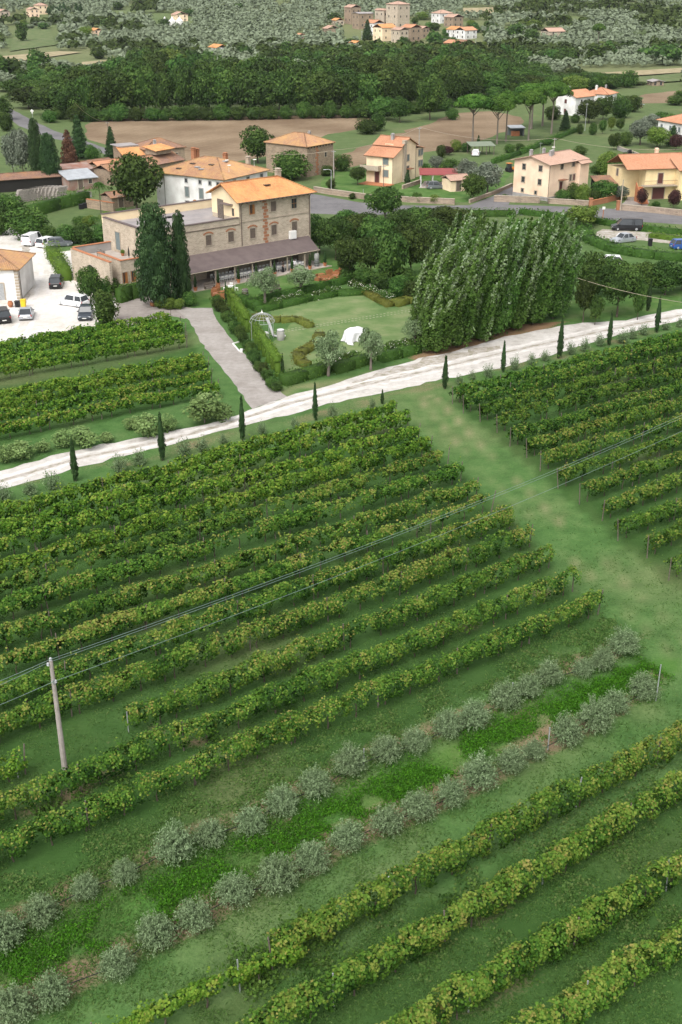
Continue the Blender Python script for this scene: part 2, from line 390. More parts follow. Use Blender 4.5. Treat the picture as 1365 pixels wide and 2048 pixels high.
def proto(kind):
    if kind in PROTO: return PROTO[kind]
    L = []
    def A(mat, clumps, N, leaf, core, tr=None, seed=0, up=.35, tvar=.22):
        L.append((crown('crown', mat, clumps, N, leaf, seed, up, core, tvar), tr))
    nv = 4
    for s in range(nv):
        if kind in ('oak', 'broad', 'lime', 'plum', 'grey', 'gardentree'):
            mat = dict(oak=L_OAK, broad=L_BROAD, lime=L_LIME, plum=L_RED, grey=L_GREY, gardentree=L_OAK)[kind]
            lo = .12 if kind != 'gardentree' else .25
            cz = (1+lo)/2; Hh = (1-lo)/2
            cl = ellip_clumps(10+s, 26, cz, .5, Hh, .19, .85)
            A(mat, cl, 5200 if kind == 'gardentree' else 3600, .05 if kind == 'gardentree' else .06, [((0, 0, cz), (.33, .33, Hh*.7))],
              trunkmesh('trunk', BARK, lo+.1, .022, 5, s, .2, .62), s)
        elif kind == 'bush':
            cl = ellip_clumps(30+s, 22, .45, .5, .55, .2, .9)
            A(L_BROAD, cl, 3000, .065, [((0, 0, .42), (.36, .36, .4))], None, s)
        elif kind == 'limebush':
            A(L_LIME, ellip_clumps(40+s, 22, .45, .5, .55, .2, .9), 2600, .065, [((0, 0, .42), (.35, .35, .38))], None, s)
        elif kind == 'darkbush':
            A(L_OAK, ellip_clumps(50+s, 22, .45, .5, .55, .2, .9), 3000, .065, [((0, 0, .42), (.36, .36, .4))], None, s)
        elif kind == 'fig':
            A(L_FIG, ellip_clumps(60+s, 20, .5, .5, .5, .2, .9, jitter=.25), 900, .1, None, trunkmesh('trunk', BARK_G, .3, .015, 5, s, .3, .6), s, .8)
        elif kind == 'hillolive':
            A(L_OLIVE_H, ellip_clumps(70+s, 9, .58, .5, .42, .26), 260, .2, [((0, 0, .52), (.36, .36, .34))], None, s)
        elif kind == 'farbush':
            A(L_BROAD, ellip_clumps(80+s, 10, .5, .5, .5, .26), 420, .16, [((0, 0, .48), (.37, .37, .4))], None, s)
        elif kind == 'fardark':
            A(L_OAK, ellip_clumps(90+s, 10, .5, .5, .5, .26), 420, .16, [((0, 0, .48), (.37, .37, .4))], None, s)
        elif kind == 'farcypress':
            A(L_CYP, [((0, 0, .15+.1*i), (.5*math.sin(math.pi*min(.95, .18+.085*i)), .5*math.sin(math.pi*min(.95, .18+.085*i)), .12)) for i in range(9)], 350, .2, [((0, 0, .5), (.3, .3, .44))], None, s)
        elif kind == 'cypress':                             # slim roadside cypress
            rng = np.random.default_rng(s); cl = []
            for i in range(34):
                z = .05+.9*i/33; r = .5*min(1, .55+1.5*z)*(1-max(0, z-.35)/.65)**.75*.62; a = i*2.4
                cl.append(((r*.6*math.cos(a), r*.6*math.sin(a), z), (max(.12, r*.85), max(.12, r*.85), .055)))
            A(L_CYP, cl, 1500, .085, [((0, 0, .45), (.3, .3, .42))], trunkmesh('trunk', BARK, .12, .06, 0, s), s, .1, .3)
        elif kind == 'widecypress':
            cl = []
            for i in range(60):
                z = .06+.9*((i+.5)/60); a = i*2.4; r = .5*min(1, .7+z)*(1-max(0, z-.45)/.6)**.6
                cl.append(((r*.75*math.cos(a), r*.75*math.sin(a), z), (.13, .13, .06)))
            A(L_CYP, cl, 9000, .035, [((0, 0, .42), (.36, .36, .42)), ((0, 0, .7), (.22, .22, .25))], trunkmesh('trunk', BARK, .12, .04, 0, s), s, .3, .35)
        elif kind in ('conifer', 'deadconifer'):
            cl = []
            for i in range(56):
                z = .05+.93*((i+.5)/56); a = i*2.4; r = .5*(1-z)**.8*.95+.02
                cl.append(((r*.72*math.cos(a), r*.72*math.sin(a), z-.02), (.05+r*.34, .05+r*.34, .045)))
            A(L_DEAD if kind[0] == 'd' else L_CYP, cl, 4200, .05, [((0, 0, .3), (.3, .3, .28)), ((0, 0, .55), (.17, .17, .3))], trunkmesh('trunk', BARK, .1, .035, 0, s), s, .2, .3)
        elif kind == 'pine':                                # umbrella pine, crown only in the upper part
            rng = np.random.default_rng(s); cl = []
            for i in range(34):
                rr = .43*math.sqrt((i+.5)/34); a = i*2.4+rng.random()*.4; z = .70 + .2*(1-(rr/.5)**2) + rng.normal()*.012
                cl.append(((rr*math.cos(a), rr*math.sin(a), z), (.11, .11, .055)))
            A(L_PINE, cl, 6500, .036, [((0, 0, .76), (.38, .38, .075))], trunkmesh('trunk', BARK_G, .66, .024, 7, s, .3, .78), s, .5, .25)
        elif kind == 'olive':                               # garden olive with a visible trunk
            A(L_OLIVE, ellip_clumps(100+s, 22, .66, .5, .34, .19, .9, jitter=.25), 3000, .055, None, trunkmesh('trunk', BARK_G, .36, .05, 5, s, .3, .72), s)
        elif kind == 'willow':
            cl = ellip_clumps(110+s, 26, .6, .5, .4, .18, .9)
            A(L_GREY, cl, 3400, .055, [((0, 0, .6), (.32, .32, .25))], trunkmesh('trunk', BARK, .35, .03, 5, s, .25, .65), s)
        elif kind == 'palm':
            rng = np.random.default_rng(s); pts = []; nn = []; sz = []
            for i in range(26):
                a = i*2.4; el = .9-1.5*i/26
                for j in range(26):
                    t = (j+1)/26; r = .5*t*math.cos(el*(1-.3*t)); z = .86+.14*t*math.sin(el) - .16*t*t
                    for sd in (-1, 1):
                        pts.append((r*math.cos(a)-sd*.03*math.sin(a)*(1-t*.5), r*math.sin(a)+sd*.03*math.cos(a)*(1-t*.5), z)); nn.append((0, 0, 1)); sz.append(.09)
            pts = np.array(pts); nn = np.array(nn, float)+rng.normal(size=pts.shape)*.3
            V = leafquads(pts, nn, np.array(sz), rng, .35)
            L.append((leafmesh('crown', L_BROAD, V, .4+rng.random(len(pts))*.4), trunkmesh('trunk', BARK, .87, .03, 0, s)))
    PROTO[kind] = L
    return L
L_FIG = leafmat('fig_leaf', [(.08,.13,.04), (.16,.24,.075), (.26,.36,.14)], trans=.25, var=.05)
TREE_NO = [0]
TREENAME = dict(oak='oak_tree', broad='broadleaf_tree', lime='yellow_green_tree', plum='plum_tree', grey='eucalyptus_tree', gardentree='garden_tree', bush='bush', limebush='bush', darkbush='bush',
    fig='fig_tree', hillolive='olive_tree', farbush='hill_tree', fardark='hill_tree', farcypress='cypress_tree', cypress='cypress_tree', widecypress='cypress_tree', conifer='conifer_tree', deadconifer='dead_conifer_tree',
    pine='umbrella_pine', olive='olive_tree', willow='pale_tree', palm='palm_tree')
TREECAT = dict(bush='bush', limebush='bush', darkbush='bush', fig='fig tree', hillolive='olive tree', pine='pine tree', palm='palm tree', olive='olive tree')
def plant(kind, p, w, h, label, group=None, cat=None, rz=None, name=None, z=None):
    L = proto(kind); i = TREE_NO[0]; TREE_NO[0] += 1
    me, tr = L[i % len(L)]
    rnd = random.Random(i*7+1)
    rz = rnd.random()*6.28 if rz is None else rz
    nm = name or TREENAME[kind]; cat = cat or TREECAT.get(kind, 'tree')
    if tr is None:
        o = link(nm, me, None, p, rz, (w, w*rnd.uniform(.9, 1.1), h)); return tag(o, label, cat, group)
    o = thing(nm, label, cat, p, rz, group); o.scale = (w, w*rnd.uniform(.92, 1.08), h)
    link('trunk', tr, o); link('crown', me, o)
    return o
def pxplant(kind, bx, by, ty, wpx, label, group=None, **k):
    """a plant that stands where picture point (bx, by) meets the ground, tall enough to reach row ty and wpx wide"""
    p = G(bx, by); s = SC(p); return plant(kind, p, wpx/s, HT(p, ty), label, group, **k)
# ------------------------------------------------------------------ the land
def vnoise(x, y, s, seed=0):
    rng = np.random.default_rng(seed); T = rng.random((64, 64)); x = np.asarray(x)/s; y = np.asarray(y)/s
    i = np.floor(x).astype(int); j = np.floor(y).astype(int); u = x-i; v = y-j; u = u*u*(3-2*u); v = v*v*(3-2*v)
    g = lambda a, b: T[a % 64, b % 64]
    return (g(i, j)*(1-u)+g(i+1, j)*u)*(1-v) + (g(i, j+1)*(1-u)+g(i+1, j+1)*u)*v
def segdist(X, Y, pts):
    d = np.full(X.shape, 1e9)
    for (a, b) in zip(pts[:-1], pts[1:]):
        ax, ay = a[0], a[1]; ex, ey = b[0]-ax, b[1]-ay; L = ex*ex+ey*ey
        t = np.clip(((X-ax)*ex + (Y-ay)*ey)/L, 0, 1); d = np.minimum(d, np.hypot(X-ax-t*ex, Y-ay-t*ey))
    return d
def gp(L): return [P(*q) for q in L]
OL_A = [(1247,1282),(1203,1312),(1160,1326),(1104,1343),(1057,1368),(1012,1388),(947,1425),(894,1447),(830,1475),(774,1495),(704,1522),(639,1562),(567,1593),(503,1632),(422,1658),(341,1692),(251,1738),(177,1764),(82,1815),(2,1856)]
OL_B = [(1289,1374),(1233,1399),(1186,1436),(1132,1461),(1068,1492),(1023,1517),(964,1548),(903,1582),(838,1610),(767,1637),(699,1668),(630,1712),(550,1756),(469,1781),(392,1824),(311,1867),(236,1922),(103,1969),(20,2005)]
ex = lambda L: [(L[0][0]+30, L[0][1]-14)] + L + [(L[-1][0]-160, L[-1][1]+80)]
xs = np.concatenate([np.arange(-1500, -120, 24), np.arange(-120, -44, 3), np.arange(-44, 70, .75), np.arange(70, 160, 3), np.arange(160, 1521, 24)])
ys = np.concatenate([np.arange(-60, 24, 6), np.arange(24, 150, .75), np.arange(150, 420, 3), np.arange(420, 620, 10), np.arange(620, 1900, 14)])
GX, GY = np.meshgrid(xs, ys)
GZ = hz(GX, GY)
_r = lambda a: (GX*math.cos(a)-GY*math.sin(a)+.7*vnoise(GX, GY, 3, 41), GX*math.sin(a)+GY*math.cos(a)+.7*vnoise(GX, GY, 3.3, 42))
N1 = .6*vnoise(*_r(.6), 2.3, 1)+.4*vnoise(*_r(1.3), 1.1, 6); N2 = .6*vnoise(*_r(.9), 1.0, 2)+.4*vnoise(*_r(.3), 2.7, 8); N3 = .6*vnoise(*_r(.4), 8, 3)+.4*vnoise(*_r(1.1), 3.7, 7)
soil = np.zeros(GX.shape); dry = np.zeros(GX.shape); lush = np.zeros(GX.shape)
def band(d, w, soft): return np.clip((w-d)/soft + .5, 0, 1)
dA = segdist(GX, GY, gp(ex(OL_A))); dB = segdist(GX, GY, gp(ex(OL_B)))
soil = np.maximum(soil, band(dA, .9, .8)*np.clip(N1*1.9-.35, 0, 1)*.8); soil = np.maximum(soil, band(dB, 1.15, .8)*np.clip(N1*2.0-.25, 0, 1)*.85)
mid = segdist(GX, GY, gp([(1330,1330),(1000,1470),(600,1660),(300,1800),(-100,1990)]))
lush = np.maximum(lush, band(mid, 1.0, .8)*np.clip(.2+N2, 0, 1)*.7)
soil = np.maximum(soil, band(mid, 1.7, 1)*np.clip(N1*2.2-1.1, 0, 1)*.8)
track = segdist(GX, GY, gp([(860,800),(930,880),(1020,970),(1130,1080),(1260,1200),(1420,1360)]))
for off in (.95,):
    t0_, t1_ = P(860,800), P(1260,1200); te = (t1_-t0_)[:2]/np.linalg.norm((t1_-t0_)[:2])
    al = (GX-t0_[0])*te[0]+(GY-t0_[1])*te[1]; ac = -(GX-t0_[0])*te[1]+(GY-t0_[1])*te[0]
    streak = .55*vnoise(al, ac, 5.5, 51)*1.0 + .45*vnoise(al*.35, ac*2.2, 1.3, 52)
    rut = np.abs(track-off); dry = np.maximum(dry, band(rut, .30, .55)*np.clip(streak*2.2-.75, 0, 1)*.85)
dry = np.maximum(dry, band(track, 4.0, 3)*np.clip(streak*2-.8, 0, 1)*.28)
bot = segdist(GX, GY, gp([(700,1950),(1365,1620)])); soil = np.maximum(soil, band(bot, 1.2, 1)*np.clip(N1*2.4-.95, 0, 1)*.8)
for q in ([(560,2048),(1365,1650)], [(850,2048),(1365,1800)], [(-50,1660),(500,1440),(1100,1180)], [(-50,1600),(600,1340)]):
    soil = np.maximum(soil, band(segdist(GX, GY, gp(q)), .8, 1)*np.clip(N1*2.4-1.05, 0, 1)*.75)
rside = segdist(GX, GY, gp([(0,985),(325,905),(490,862),(600,840),(700,815),(890,765),(1120,712),(1365,650)]))
soil = np.maximum(soil, band(rside, 1.3, 1.2)*np.clip(N1*1.3-.15, 0, 1)*.6)
dry = np.maximum(dry, band(segdist(GX, GY, gp([(560,790),(730,765),(860,728)])), 2.2, 1.5)*np.clip(N1*1.8-.5, 0, 1)*.8)
pop = segdist(GX, GY, gp([(850,712),(960,682),(1060,655),(1130,632)]))
litter = band(pop, 1.9, 1.6)*np.clip(.25+N2*1.2, 0, 1)
dry = np.maximum(dry, band(segdist(GX, GY, gp([(0,760),(200,725),(390,675)])), 2.6, 2)*.5*N3)
dry = np.maximum(dry, np.clip((GY-330)/200, 0, 1)*.45*(vnoise(GX, GY, 60, 5)))
dry = np.maximum(dry, np.clip((.6*vnoise(*_r(.7), 9, 9)+.4*vnoise(*_r(1.0), 3.1, 10))*2.6-1.55, 0, 1)*.4)
mead = np.clip((GY-150)/60, 0, 1)
vyd = segdist(GX, GY, gp([(-300,1330),(1000,1000)]))
def inpoly(X, Y, poly):
    r = np.zeros(X.shape, bool); n = len(poly)
    for i in range(n):
        (x1, y1), (x2, y2) = poly[i][:2], poly[(i+1) % n][:2]
        r ^= ((y1 > Y) != (y2 > Y)) & (X < (x2-x1)*(Y-y1)/((y2-y1) or 1e-9)+x1)
    return r
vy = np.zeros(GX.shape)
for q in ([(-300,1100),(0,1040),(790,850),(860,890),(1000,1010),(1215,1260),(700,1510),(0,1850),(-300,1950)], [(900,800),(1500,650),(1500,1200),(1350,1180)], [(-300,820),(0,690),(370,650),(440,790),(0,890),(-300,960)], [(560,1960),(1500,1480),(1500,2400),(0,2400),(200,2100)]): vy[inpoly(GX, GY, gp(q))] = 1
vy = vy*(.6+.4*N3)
nx, ny = len(xs), len(ys)
V = np.stack([GX, GY, GZ], -1).reshape(-1, 3)
I = np.arange(nx*ny).reshape(ny, nx); Q = np.stack([I[:-1, :-1], I[:-1, 1:], I[1:, 1:], I[1:, :-1]], -1).reshape(-1, 4)
def quadmesh(name, V, Q, mats, attrs=None):
    me = bpy.data.meshes.new(name); me.vertices.add(len(V)); me.vertices.foreach_set('co', np.asarray(V, np.float32).ravel())
    me.loops.add(Q.size); me.loops.foreach_set('vertex_index', Q.astype(np.int32).ravel())
    me.polygons.add(len(Q)); me.polygons.foreach_set('loop_start', np.arange(0, Q.size, 4, dtype=np.int32))
    for k, a in (attrs or {}).items():
        at = me.attributes.new(k, 'FLOAT', 'POINT'); at.data.foreach_set('value', np.asarray(a, np.float32).ravel())
    for m in mats: me.materials.append(m)
    me.update(calc_edges=True); return me
def groundmat():
    m, nt, b = newmat('grassland')
    v = pos(nt)
    big = noise(nt, .045, 4, v); med = noise(nt, .5, 5, v, .65); fine = noise(nt, 5.5, 4, v, .7)
    c = ramp(nt, med, [(.045,.105,.028), (.07,.148,.042), (.105,.185,.062)], [.28, .5, .72])
    c = mix(nt, math_(nt, 'MULTIPLY', ramp(nt, big, [(0,0,0), (1,1,1)], [.42, .62]), .35), c, (.10,.15,.06))
    c = mix(nt, .55, c, ramp(nt, fine, [(.45,.5,.42), (1.25,1.2,1.1)], [.25, .75]), 'MULTIPLY')
    vya = attr(nt, 'vineyard').outputs['Fac']; c = mix(nt, math_(nt, 'MULTIPLY', vya, .9), c, mix(nt, med, (.018,.050,.010), (.043,.096,.020)))  # vine-block grass: own deeper green, plus shade between rows painted into the colour
    mea = attr(nt, 'meadow').outputs['Fac']; c = mix(nt, math_(nt, 'MULTIPLY', mea, .6), c, mix(nt, med, (.06,.088,.035), (.15,.165,.075)))
    lush = attr(nt, 'lush').outputs['Fac']; c = mix(nt, lush, c, (.045,.14,.01))
    dry = attr(nt, 'dry').outputs['Fac']
    dm = math_(nt, 'MULTIPLY', dry, ramp(nt, fine, [(.35,.35,.35), (1,1,1)], [.3, .65]))
    c = mix(nt, dm, c, mix(nt, med, (.20,.18,.095), (.34,.28,.17)))
    soil = attr(nt, 'soil').outputs['Fac']
    sm = ramp(nt, math_(nt, 'ADD', soil, math_(nt, 'MULTIPLY', math_(nt, 'SUBTRACT', fine, .5), .9)), [(0,0,0), (1,1,1)], [.25, .7])
    c = mix(nt, sm, c, mix(nt, fine, (.14,.10,.058), (.28,.21,.135)))
    lit = attr(nt, 'litter').outputs['Fac']
    lm = ramp(nt, math_(nt, 'ADD', lit, math_(nt, 'MULTIPLY', math_(nt, 'SUBTRACT', fine, .5), 1.2)), [(0,0,0), (1,1,1)], [.35, .7])
    c = mix(nt, lm, c, mix(nt, fine, (.15,.09,.045), (.29,.19,.115)))
    nt.links.new(c, b.inputs['Base Color']); b.inputs['Roughness'].default_value = .95; b.inputs['Specular IOR Level'].default_value = .1
    bump(nt, b, fine, .6, .12)
    return m
GRASSM = groundmat()
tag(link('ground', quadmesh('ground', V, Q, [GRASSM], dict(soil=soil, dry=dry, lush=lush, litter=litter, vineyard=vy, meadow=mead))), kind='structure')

def ragged(pts, step=1.2, amp=.25, seed=0):
    rng = random.Random(seed); out = []
    n = len(pts)
    for i in range(n):
        a, b = np.array(pts[i][:2]), np.array(pts[(i+1) % n][:2]); L = np.hypot(*(b-a)); k = max(1, min(60, int(L/step)))
        for j in range(k):
            q = a+(b-a)*j/k; out.append((q[0]+rng.gauss(0, amp), q[1]+rng.gauss(0, amp)))
    return out
def sheet(name, px, mat, lift=.004, amp=.15, step=1.2, seed=0, world=None):
    pts = world if world is not None else gp(px)
    pts = ragged(pts, step, amp, seed) if amp else [(p[0], p[1]) for p in pts]
    m = MB(); m.add([(p[0], p[1], lift) for p in pts], [tuple(range(len(pts)))])
    o = m.build(name, mat); me = o.data
    if me.polygons[0].normal.z < 0: me.flip_normals()
    return tag(o, kind='structure')
def gravelmat(name, cols, s1=.35, edge=None):
    m, nt, b = newmat(name); v = pos(nt)
    n = noise(nt, s1, 6, v, .7); f = noise(nt, 9, 3, v, .7); m2 = noise(nt, 1.6, 4, v, .6)
    c = ramp(nt, n, cols, [.3, .45, .62][:len(cols)])
    c = mix(nt, .5, c, ramp(nt, f, [(.72,.7,.68), (1.1,1.1,1.1)], [.3, .7]), 'MULTIPLY')
    c = mix(nt, .5, c, ramp(nt, m2, [(.78,.76,.74), (1.08,1.08,1.08)], [.35, .65]), 'MULTIPLY')
    nt.links.new(c, b.inputs['Base Color']); b.inputs['Roughness'].default_value = .95; b.inputs['Specular IOR Level'].default_value = .1
    bump(nt, b, f, .4, .05); return m
GRAVEL_W = gravelmat('white_gravel', [(.34,.315,.285), (.50,.475,.445), (.58,.555,.53)])
GRAVEL_Y = gravelmat('white_yard_gravel', [(.44,.40,.34), (.60,.57,.53), (.66,.64,.615)], .12)
GRAVEL_G = gravelmat('grey_gravel', [(.25,.225,.205), (.31,.285,.265), (.36,.335,.315)])
GRAVEL_C = gravelmat('court_gravel', [(.22,.195,.18), (.27,.24,.22), (.31,.28,.255)])
GRAVEL_S = gravelmat('scattered_gravel', [(.2,.2,.11), (.33,.30,.25), (.48,.45,.42)], .9)
GRAVEL_R = gravelmat('rolled_gravel', [(.48,.45,.42), (.60,.575,.55), (.68,.655,.63)], .5)
ASPHALT = gravelmat('asphalt', [(.125,.12,.125), (.155,.15,.155), (.185,.18,.185)], .15)
PLOUGH = None
def ploughmat():
    m, nt, b = newmat('ploughed_earth'); v = pos(nt)
    n = noise(nt, .05, 5, v); f = noise(nt, 1.1, 5, v, .7)
    w = nt.nodes.new('ShaderNodeTexWave'); w.bands_direction = 'DIAGONAL'; w.inputs['Scale'].default_value = .22; w.inputs['Distortion'].default_value = 1.5; w.inputs['Detail'].default_value = 3
    nt.links.new(v, w.inputs['Vector'])
    c = ramp(nt, n, [(.175,.122,.078), (.225,.165,.108), (.28,.21,.14)], [.35, .5, .66])
    c = mix(nt, .5, c, ramp(nt, f, [(.65,.62,.6), (1.15,1.15,1.15)], [.3, .7]), 'MULTIPLY')
    c = mix(nt, .22, c, ramp(nt, w.outputs['Fac'], [(.6,.58,.55), (1.1,1.1,1.1)]), 'MULTIPLY')
    nt.links.new(c, b.inputs['Base Color']); b.inputs['Roughness'].default_value = .95; b.inputs['Specular IOR Level'].default_value = .1
    bump(nt, b, f, .8, .25); return m
PLOUGH = ploughmat()
def lawnmat(name, cols):
    m, nt, b = newmat(name); v = pos(nt)
    n = noise(nt, .3, 5, v, .6); f = noise(nt, 7, 3, v, .7)
    c = ramp(nt, n, cols, [.35, .5, .66]); c = mix(nt, .4, c, ramp(nt, f, [(.7,.72,.68), (1.15,1.12,1.1)], [.3, .7]), 'MULTIPLY')
    nt.links.new(c, b.inputs['Base Color']); b.inputs['Roughness'].default_value = .95; b.inputs['Specular IOR Level'].default_value = .1
    bump(nt, b, f, .4, .08); return m
LAWN = lawnmat('mown_lawn', [(.095,.158,.055), (.13,.19,.072), (.185,.22,.105)])
LAWN_G = lawnmat('green_lawn', [(.05,.11,.026), (.075,.145,.036), (.12,.175,.06)])
# gravel lane, drive, courts and yards
def strip(name, line, w, mat, lift, seed=0, amp=.12):
    pts = np.array(gp(line))[:, :2]; L_, R_ = [], []; rng = random.Random(seed)
    fine = np.concatenate([pts[i]+(pts[i+1]-pts[i])*np.linspace(0, 1, 12, endpoint=False)[:, None] for i in range(len(pts)-1)])
    for i in range(len(fine)):
        d = fine[min(i+1, len(fine)-1)]-fine[max(i-1, 0)]; d = d/np.hypot(*d); n = np.array([-d[1], d[0]])
        L_.append(fine[i]+n*(w*.5+rng.gauss(0, amp))); R_.append(fine[i]-n*(w*.5+rng.gauss(0, amp)))
    sheet(name, None, mat, lift, 0, world=L_+R_[::-1])
sheet('gravel_lane', [(-60,960),(0,943),(150,899),(330,867),(430,844),(500,822),(575,793),(640,776),(730,748),(840,716),(900,704),(1010,674),(1130,650),(1250,640),(1420,606),(1600,570),(1600,600),(1420,628),(1365,641),(1220,673),(1120,706),(1005,736),(890,757),(760,787),(700,799),(600,824),(485,852),(325,893),(150,937),(0,980),(-60,998)], GRAVEL_W, .012, .13)
sheet('gravel_verge', [(690,772),(760,746),(850,716),(1000,690),(1000,700),(850,735),(760,760),(690,780)], GRAVEL_S, .018, .25)
sheet('gravel_drive', [(345,613),(378,640),(402,684),(440,732),(480,782),(503,818),(575,794),(520,745),(472,690),(440,650),(424,616),(380,616)], GRAVEL_G, .008, .08)
sheet('courtyard', [(225,596),(285,586),(312,590),(350,612),(385,616),(372,638),(340,632),(290,642),(240,660),(225,640)], GRAVEL_C, .006, .1)
sheet('parking_yard', [(-80,468),(0,462),(28,452),(60,470),(100,488),(122,520),(140,560),(165,590),(190,630),(195,652),(120,664),(40,680),(-80,708)], GRAVEL_Y, .006, .2)
sheet('parking_yard', [(120,503),(150,500),(152,560),(232,600),(232,642),(196,645),(160,590),(135,552)], GRAVEL_Y, .009, .2)
sheet('road', [(570,380),(640,390),(720,405),(800,411),(907,411),(1000,409),(1100,412),(1200,416),(1365,427),(1500,440),(1500,466),(1365,449),(1170,437),(1000,428),(850,426),(720,431),(630,427),(560,425)], ASPHALT, .008, .03, 4)
sheet('side_street', [(938,411),(982,394),(1026,372),(1052,362),(1070,366),(1036,384),(1022,400),(1018,409)], ASPHALT, .012, .03, 4)
sheet('side_street', [(1228,418),(1250,404),(1262,385),(1290,385),(1300,404),(1290,421)], GRAVEL_C, .012, .03, 4)
sheet('distant_road', [(-20,205),(12,212),(60,238),(110,262),(180,285),(240,306),(250,335),(236,338),(215,310),(150,285),(100,276),(38,252),(8,225),(-20,215)], ASPHALT, .008, .1, 4)
sheet('ploughed_field', [(168,250),(210,238),(400,236),(560,232),(725,229),(748,244),(715,258),(660,268),(620,285),(560,308),(470,322),(400,325),(300,312),(235,300),(180,280)], PLOUGH, .010, .5, 4)
sheet('ploughed_field', [(640,330),(690,308),(759,279),(856,248),(909,227),(980,222),(1045,234),(1050,246),(1012,262),(961,280),(900,300),(845,305),(740,325),(680,340)], PLOUGH, .010, .5, 4)
sheet('ploughed_field', [(1280,190),(1365,180),(1480,170),(1480,196),(1365,205),(1285,207)], PLOUGH, .010, .5, 4)
sheet('lawn', [(590,640),(545,632),(540,610),(640,598),(728,589),(760,612),(790,616),(850,606),(860,690),(760,705),(700,722),(640,735),(575,745),(540,690)], LAWN, .006, .1, 2)
sheet('lawn', [(385,592),(640,540),(700,560),(640,585),(560,600),(440,615),(395,612)], LAWN_G, .004, .1, 2)
sheet('lawn', [(650,500),(850,470),(860,560),(700,560),(640,535)], LAWN_G, .003, .3, 2)
sheet('lawn', [(640,372),(660,340),(740,330),(920,330),(1020,345),(1000,390),(930,404),(800,407),(700,400)], LAWN_G, .004, .3, 3)
sheet('lawn', [(880,640),(900,600),(1160,600),(1365,570),(1365,612),(1250,634),(1120,646),(1050,650)], LAWN_G, .004, .3, 3)
sheet('gravel_clearing', [(1185,470),(1210,458),(1260,462),(1365,470),(1480,478),(1480,496),(1365,490),(1290,482),(1200,478)], GRAVEL_S, .010, .3, 2)
lane_ = [(-60,975),(0,962),(150,918),(330,881),(440,851),(580,806),(700,776),(850,742),(1000,706),(1120,680),(1230,656),(1365,629),(1480,607)]
strip('wheel_track', [(x, y-6) for x, y in lane_], .55, GRAVEL_R, .020, 1); strip('wheel_track', [(x, y+7) for x, y in lane_], .55, GRAVEL_R, .0225, 2)
strip('lane_crown', [(x, y+1) for x, y in lane_], .5, GRAVEL_S, .019, 3, .04)
strip('wheel_track', [(20,672),(70,600),(85,540),(45,470)], .6, GRAVEL_R, .013, 4); strip('wheel_track', [(48,672),(98,600),(104,540),(68,476)], .6, GRAVEL_R, .0145, 5)
strip('yard_dirt', [(42,612),(60,560),(50,520),(52,490)], 1.2, GRAVEL_S, .0165, 6, .12)
def drape(name, quad, mat, lift=.5, n=(16, 8)):
    (a, b, c, d) = [np.array(q, float) for q in quad]; V = []
    for j in range(n[1]+1):
        for i in range(n[0]+1):
            u, v = i/n[0], j/n[1]; q = (a*(1-u)+b*u)*(1-v) + (d*(1-u)+c*u)*v; p = G(*q); V.append((p[0], p[1], p[2]+lift))
    I = np.arange((n[0]+1)*(n[1]+1)).reshape(n[1]+1, n[0]+1); Q = np.stack([I[:-1,:-1], I[1:,:-1], I[1:,1:], I[:-1,1:]], -1).reshape(-1, 4)
    o = link(name, quadmesh(name, np.array(V), Q, [mat])); return tag(o, kind='structure')
DRYF = lawnmat('dry_meadow', [(.24,.21,.12), (.31,.26,.16), (.36,.31,.2)])
GREENF = lawnmat('green_meadow', [(.085,.125,.05), (.11,.145,.06), (.15,.165,.08)])
drape('dry_field', [(-40,118),(120,104),(165,106),(-40,136)], DRYF)
drape('green_field', [(30,62),(100,56),(112,92),(20,104)], GREENF)
drape('dry_field', [(165,126),(235,120),(230,138),(160,136)], DRYF)
drape('green_field', [(1180,166),(1365,148),(1365,164),(1180,176)], GREENF)
drape('dry_field', [(1130,152),(1365,138),(1365,147),(1140,162)], DRYF)
drape('dry_field', [(925,18),(995,16),(990,28),(930,30)], DRYF)
# ------------------------------------------------------------------ the vineyard
ORD20 = 'first second third fourth fifth sixth seventh eighth ninth tenth eleventh twelfth thirteenth fourteenth fifteenth sixteenth seventeenth eighteenth nineteenth twentieth'.split()
_U = ORD20
def ordw(n): return _U[n] if n < 20 else ('twenty-' if n < 29 else 'thirty-' if n < 39 else 'forty-')+_U[(n+1) % 10-1] if (n+1) % 10 else {30: 'thirtieth', 40: 'fortieth', 50: 'fiftieth'}[n+1]
ORD = 'first second third fourth fifth sixth seventh eighth ninth tenth eleventh twelfth thirteenth'.split()
mb = MB(); mb.tube([(0,0,-.1), (.02,.01,.7), (0,0,1.95)], [.045,.042,.038], 6); POST_ME = mb.mesh('post', WOODPOST)
mb = MB(); mb.box((0,0,.95), (.05,.05,2.1)); STEEL_ME = mb.mesh('post', METAL_G)
TRUNK_MES = []
for s in range(4):
    rr = random.Random(s); mb = MB(); mb.tube([(0,0,-.05), (rr.uniform(-.06,.06), rr.uniform(-.05,.05), .35), (rr.uniform(-.08,.08), 0, .75), (rr.uniform(-.15,.15), 0, 1.0)], [.05,.04,.035,.03], 5); TRUNK_MES.append(mb.mesh('trunk', BARK))
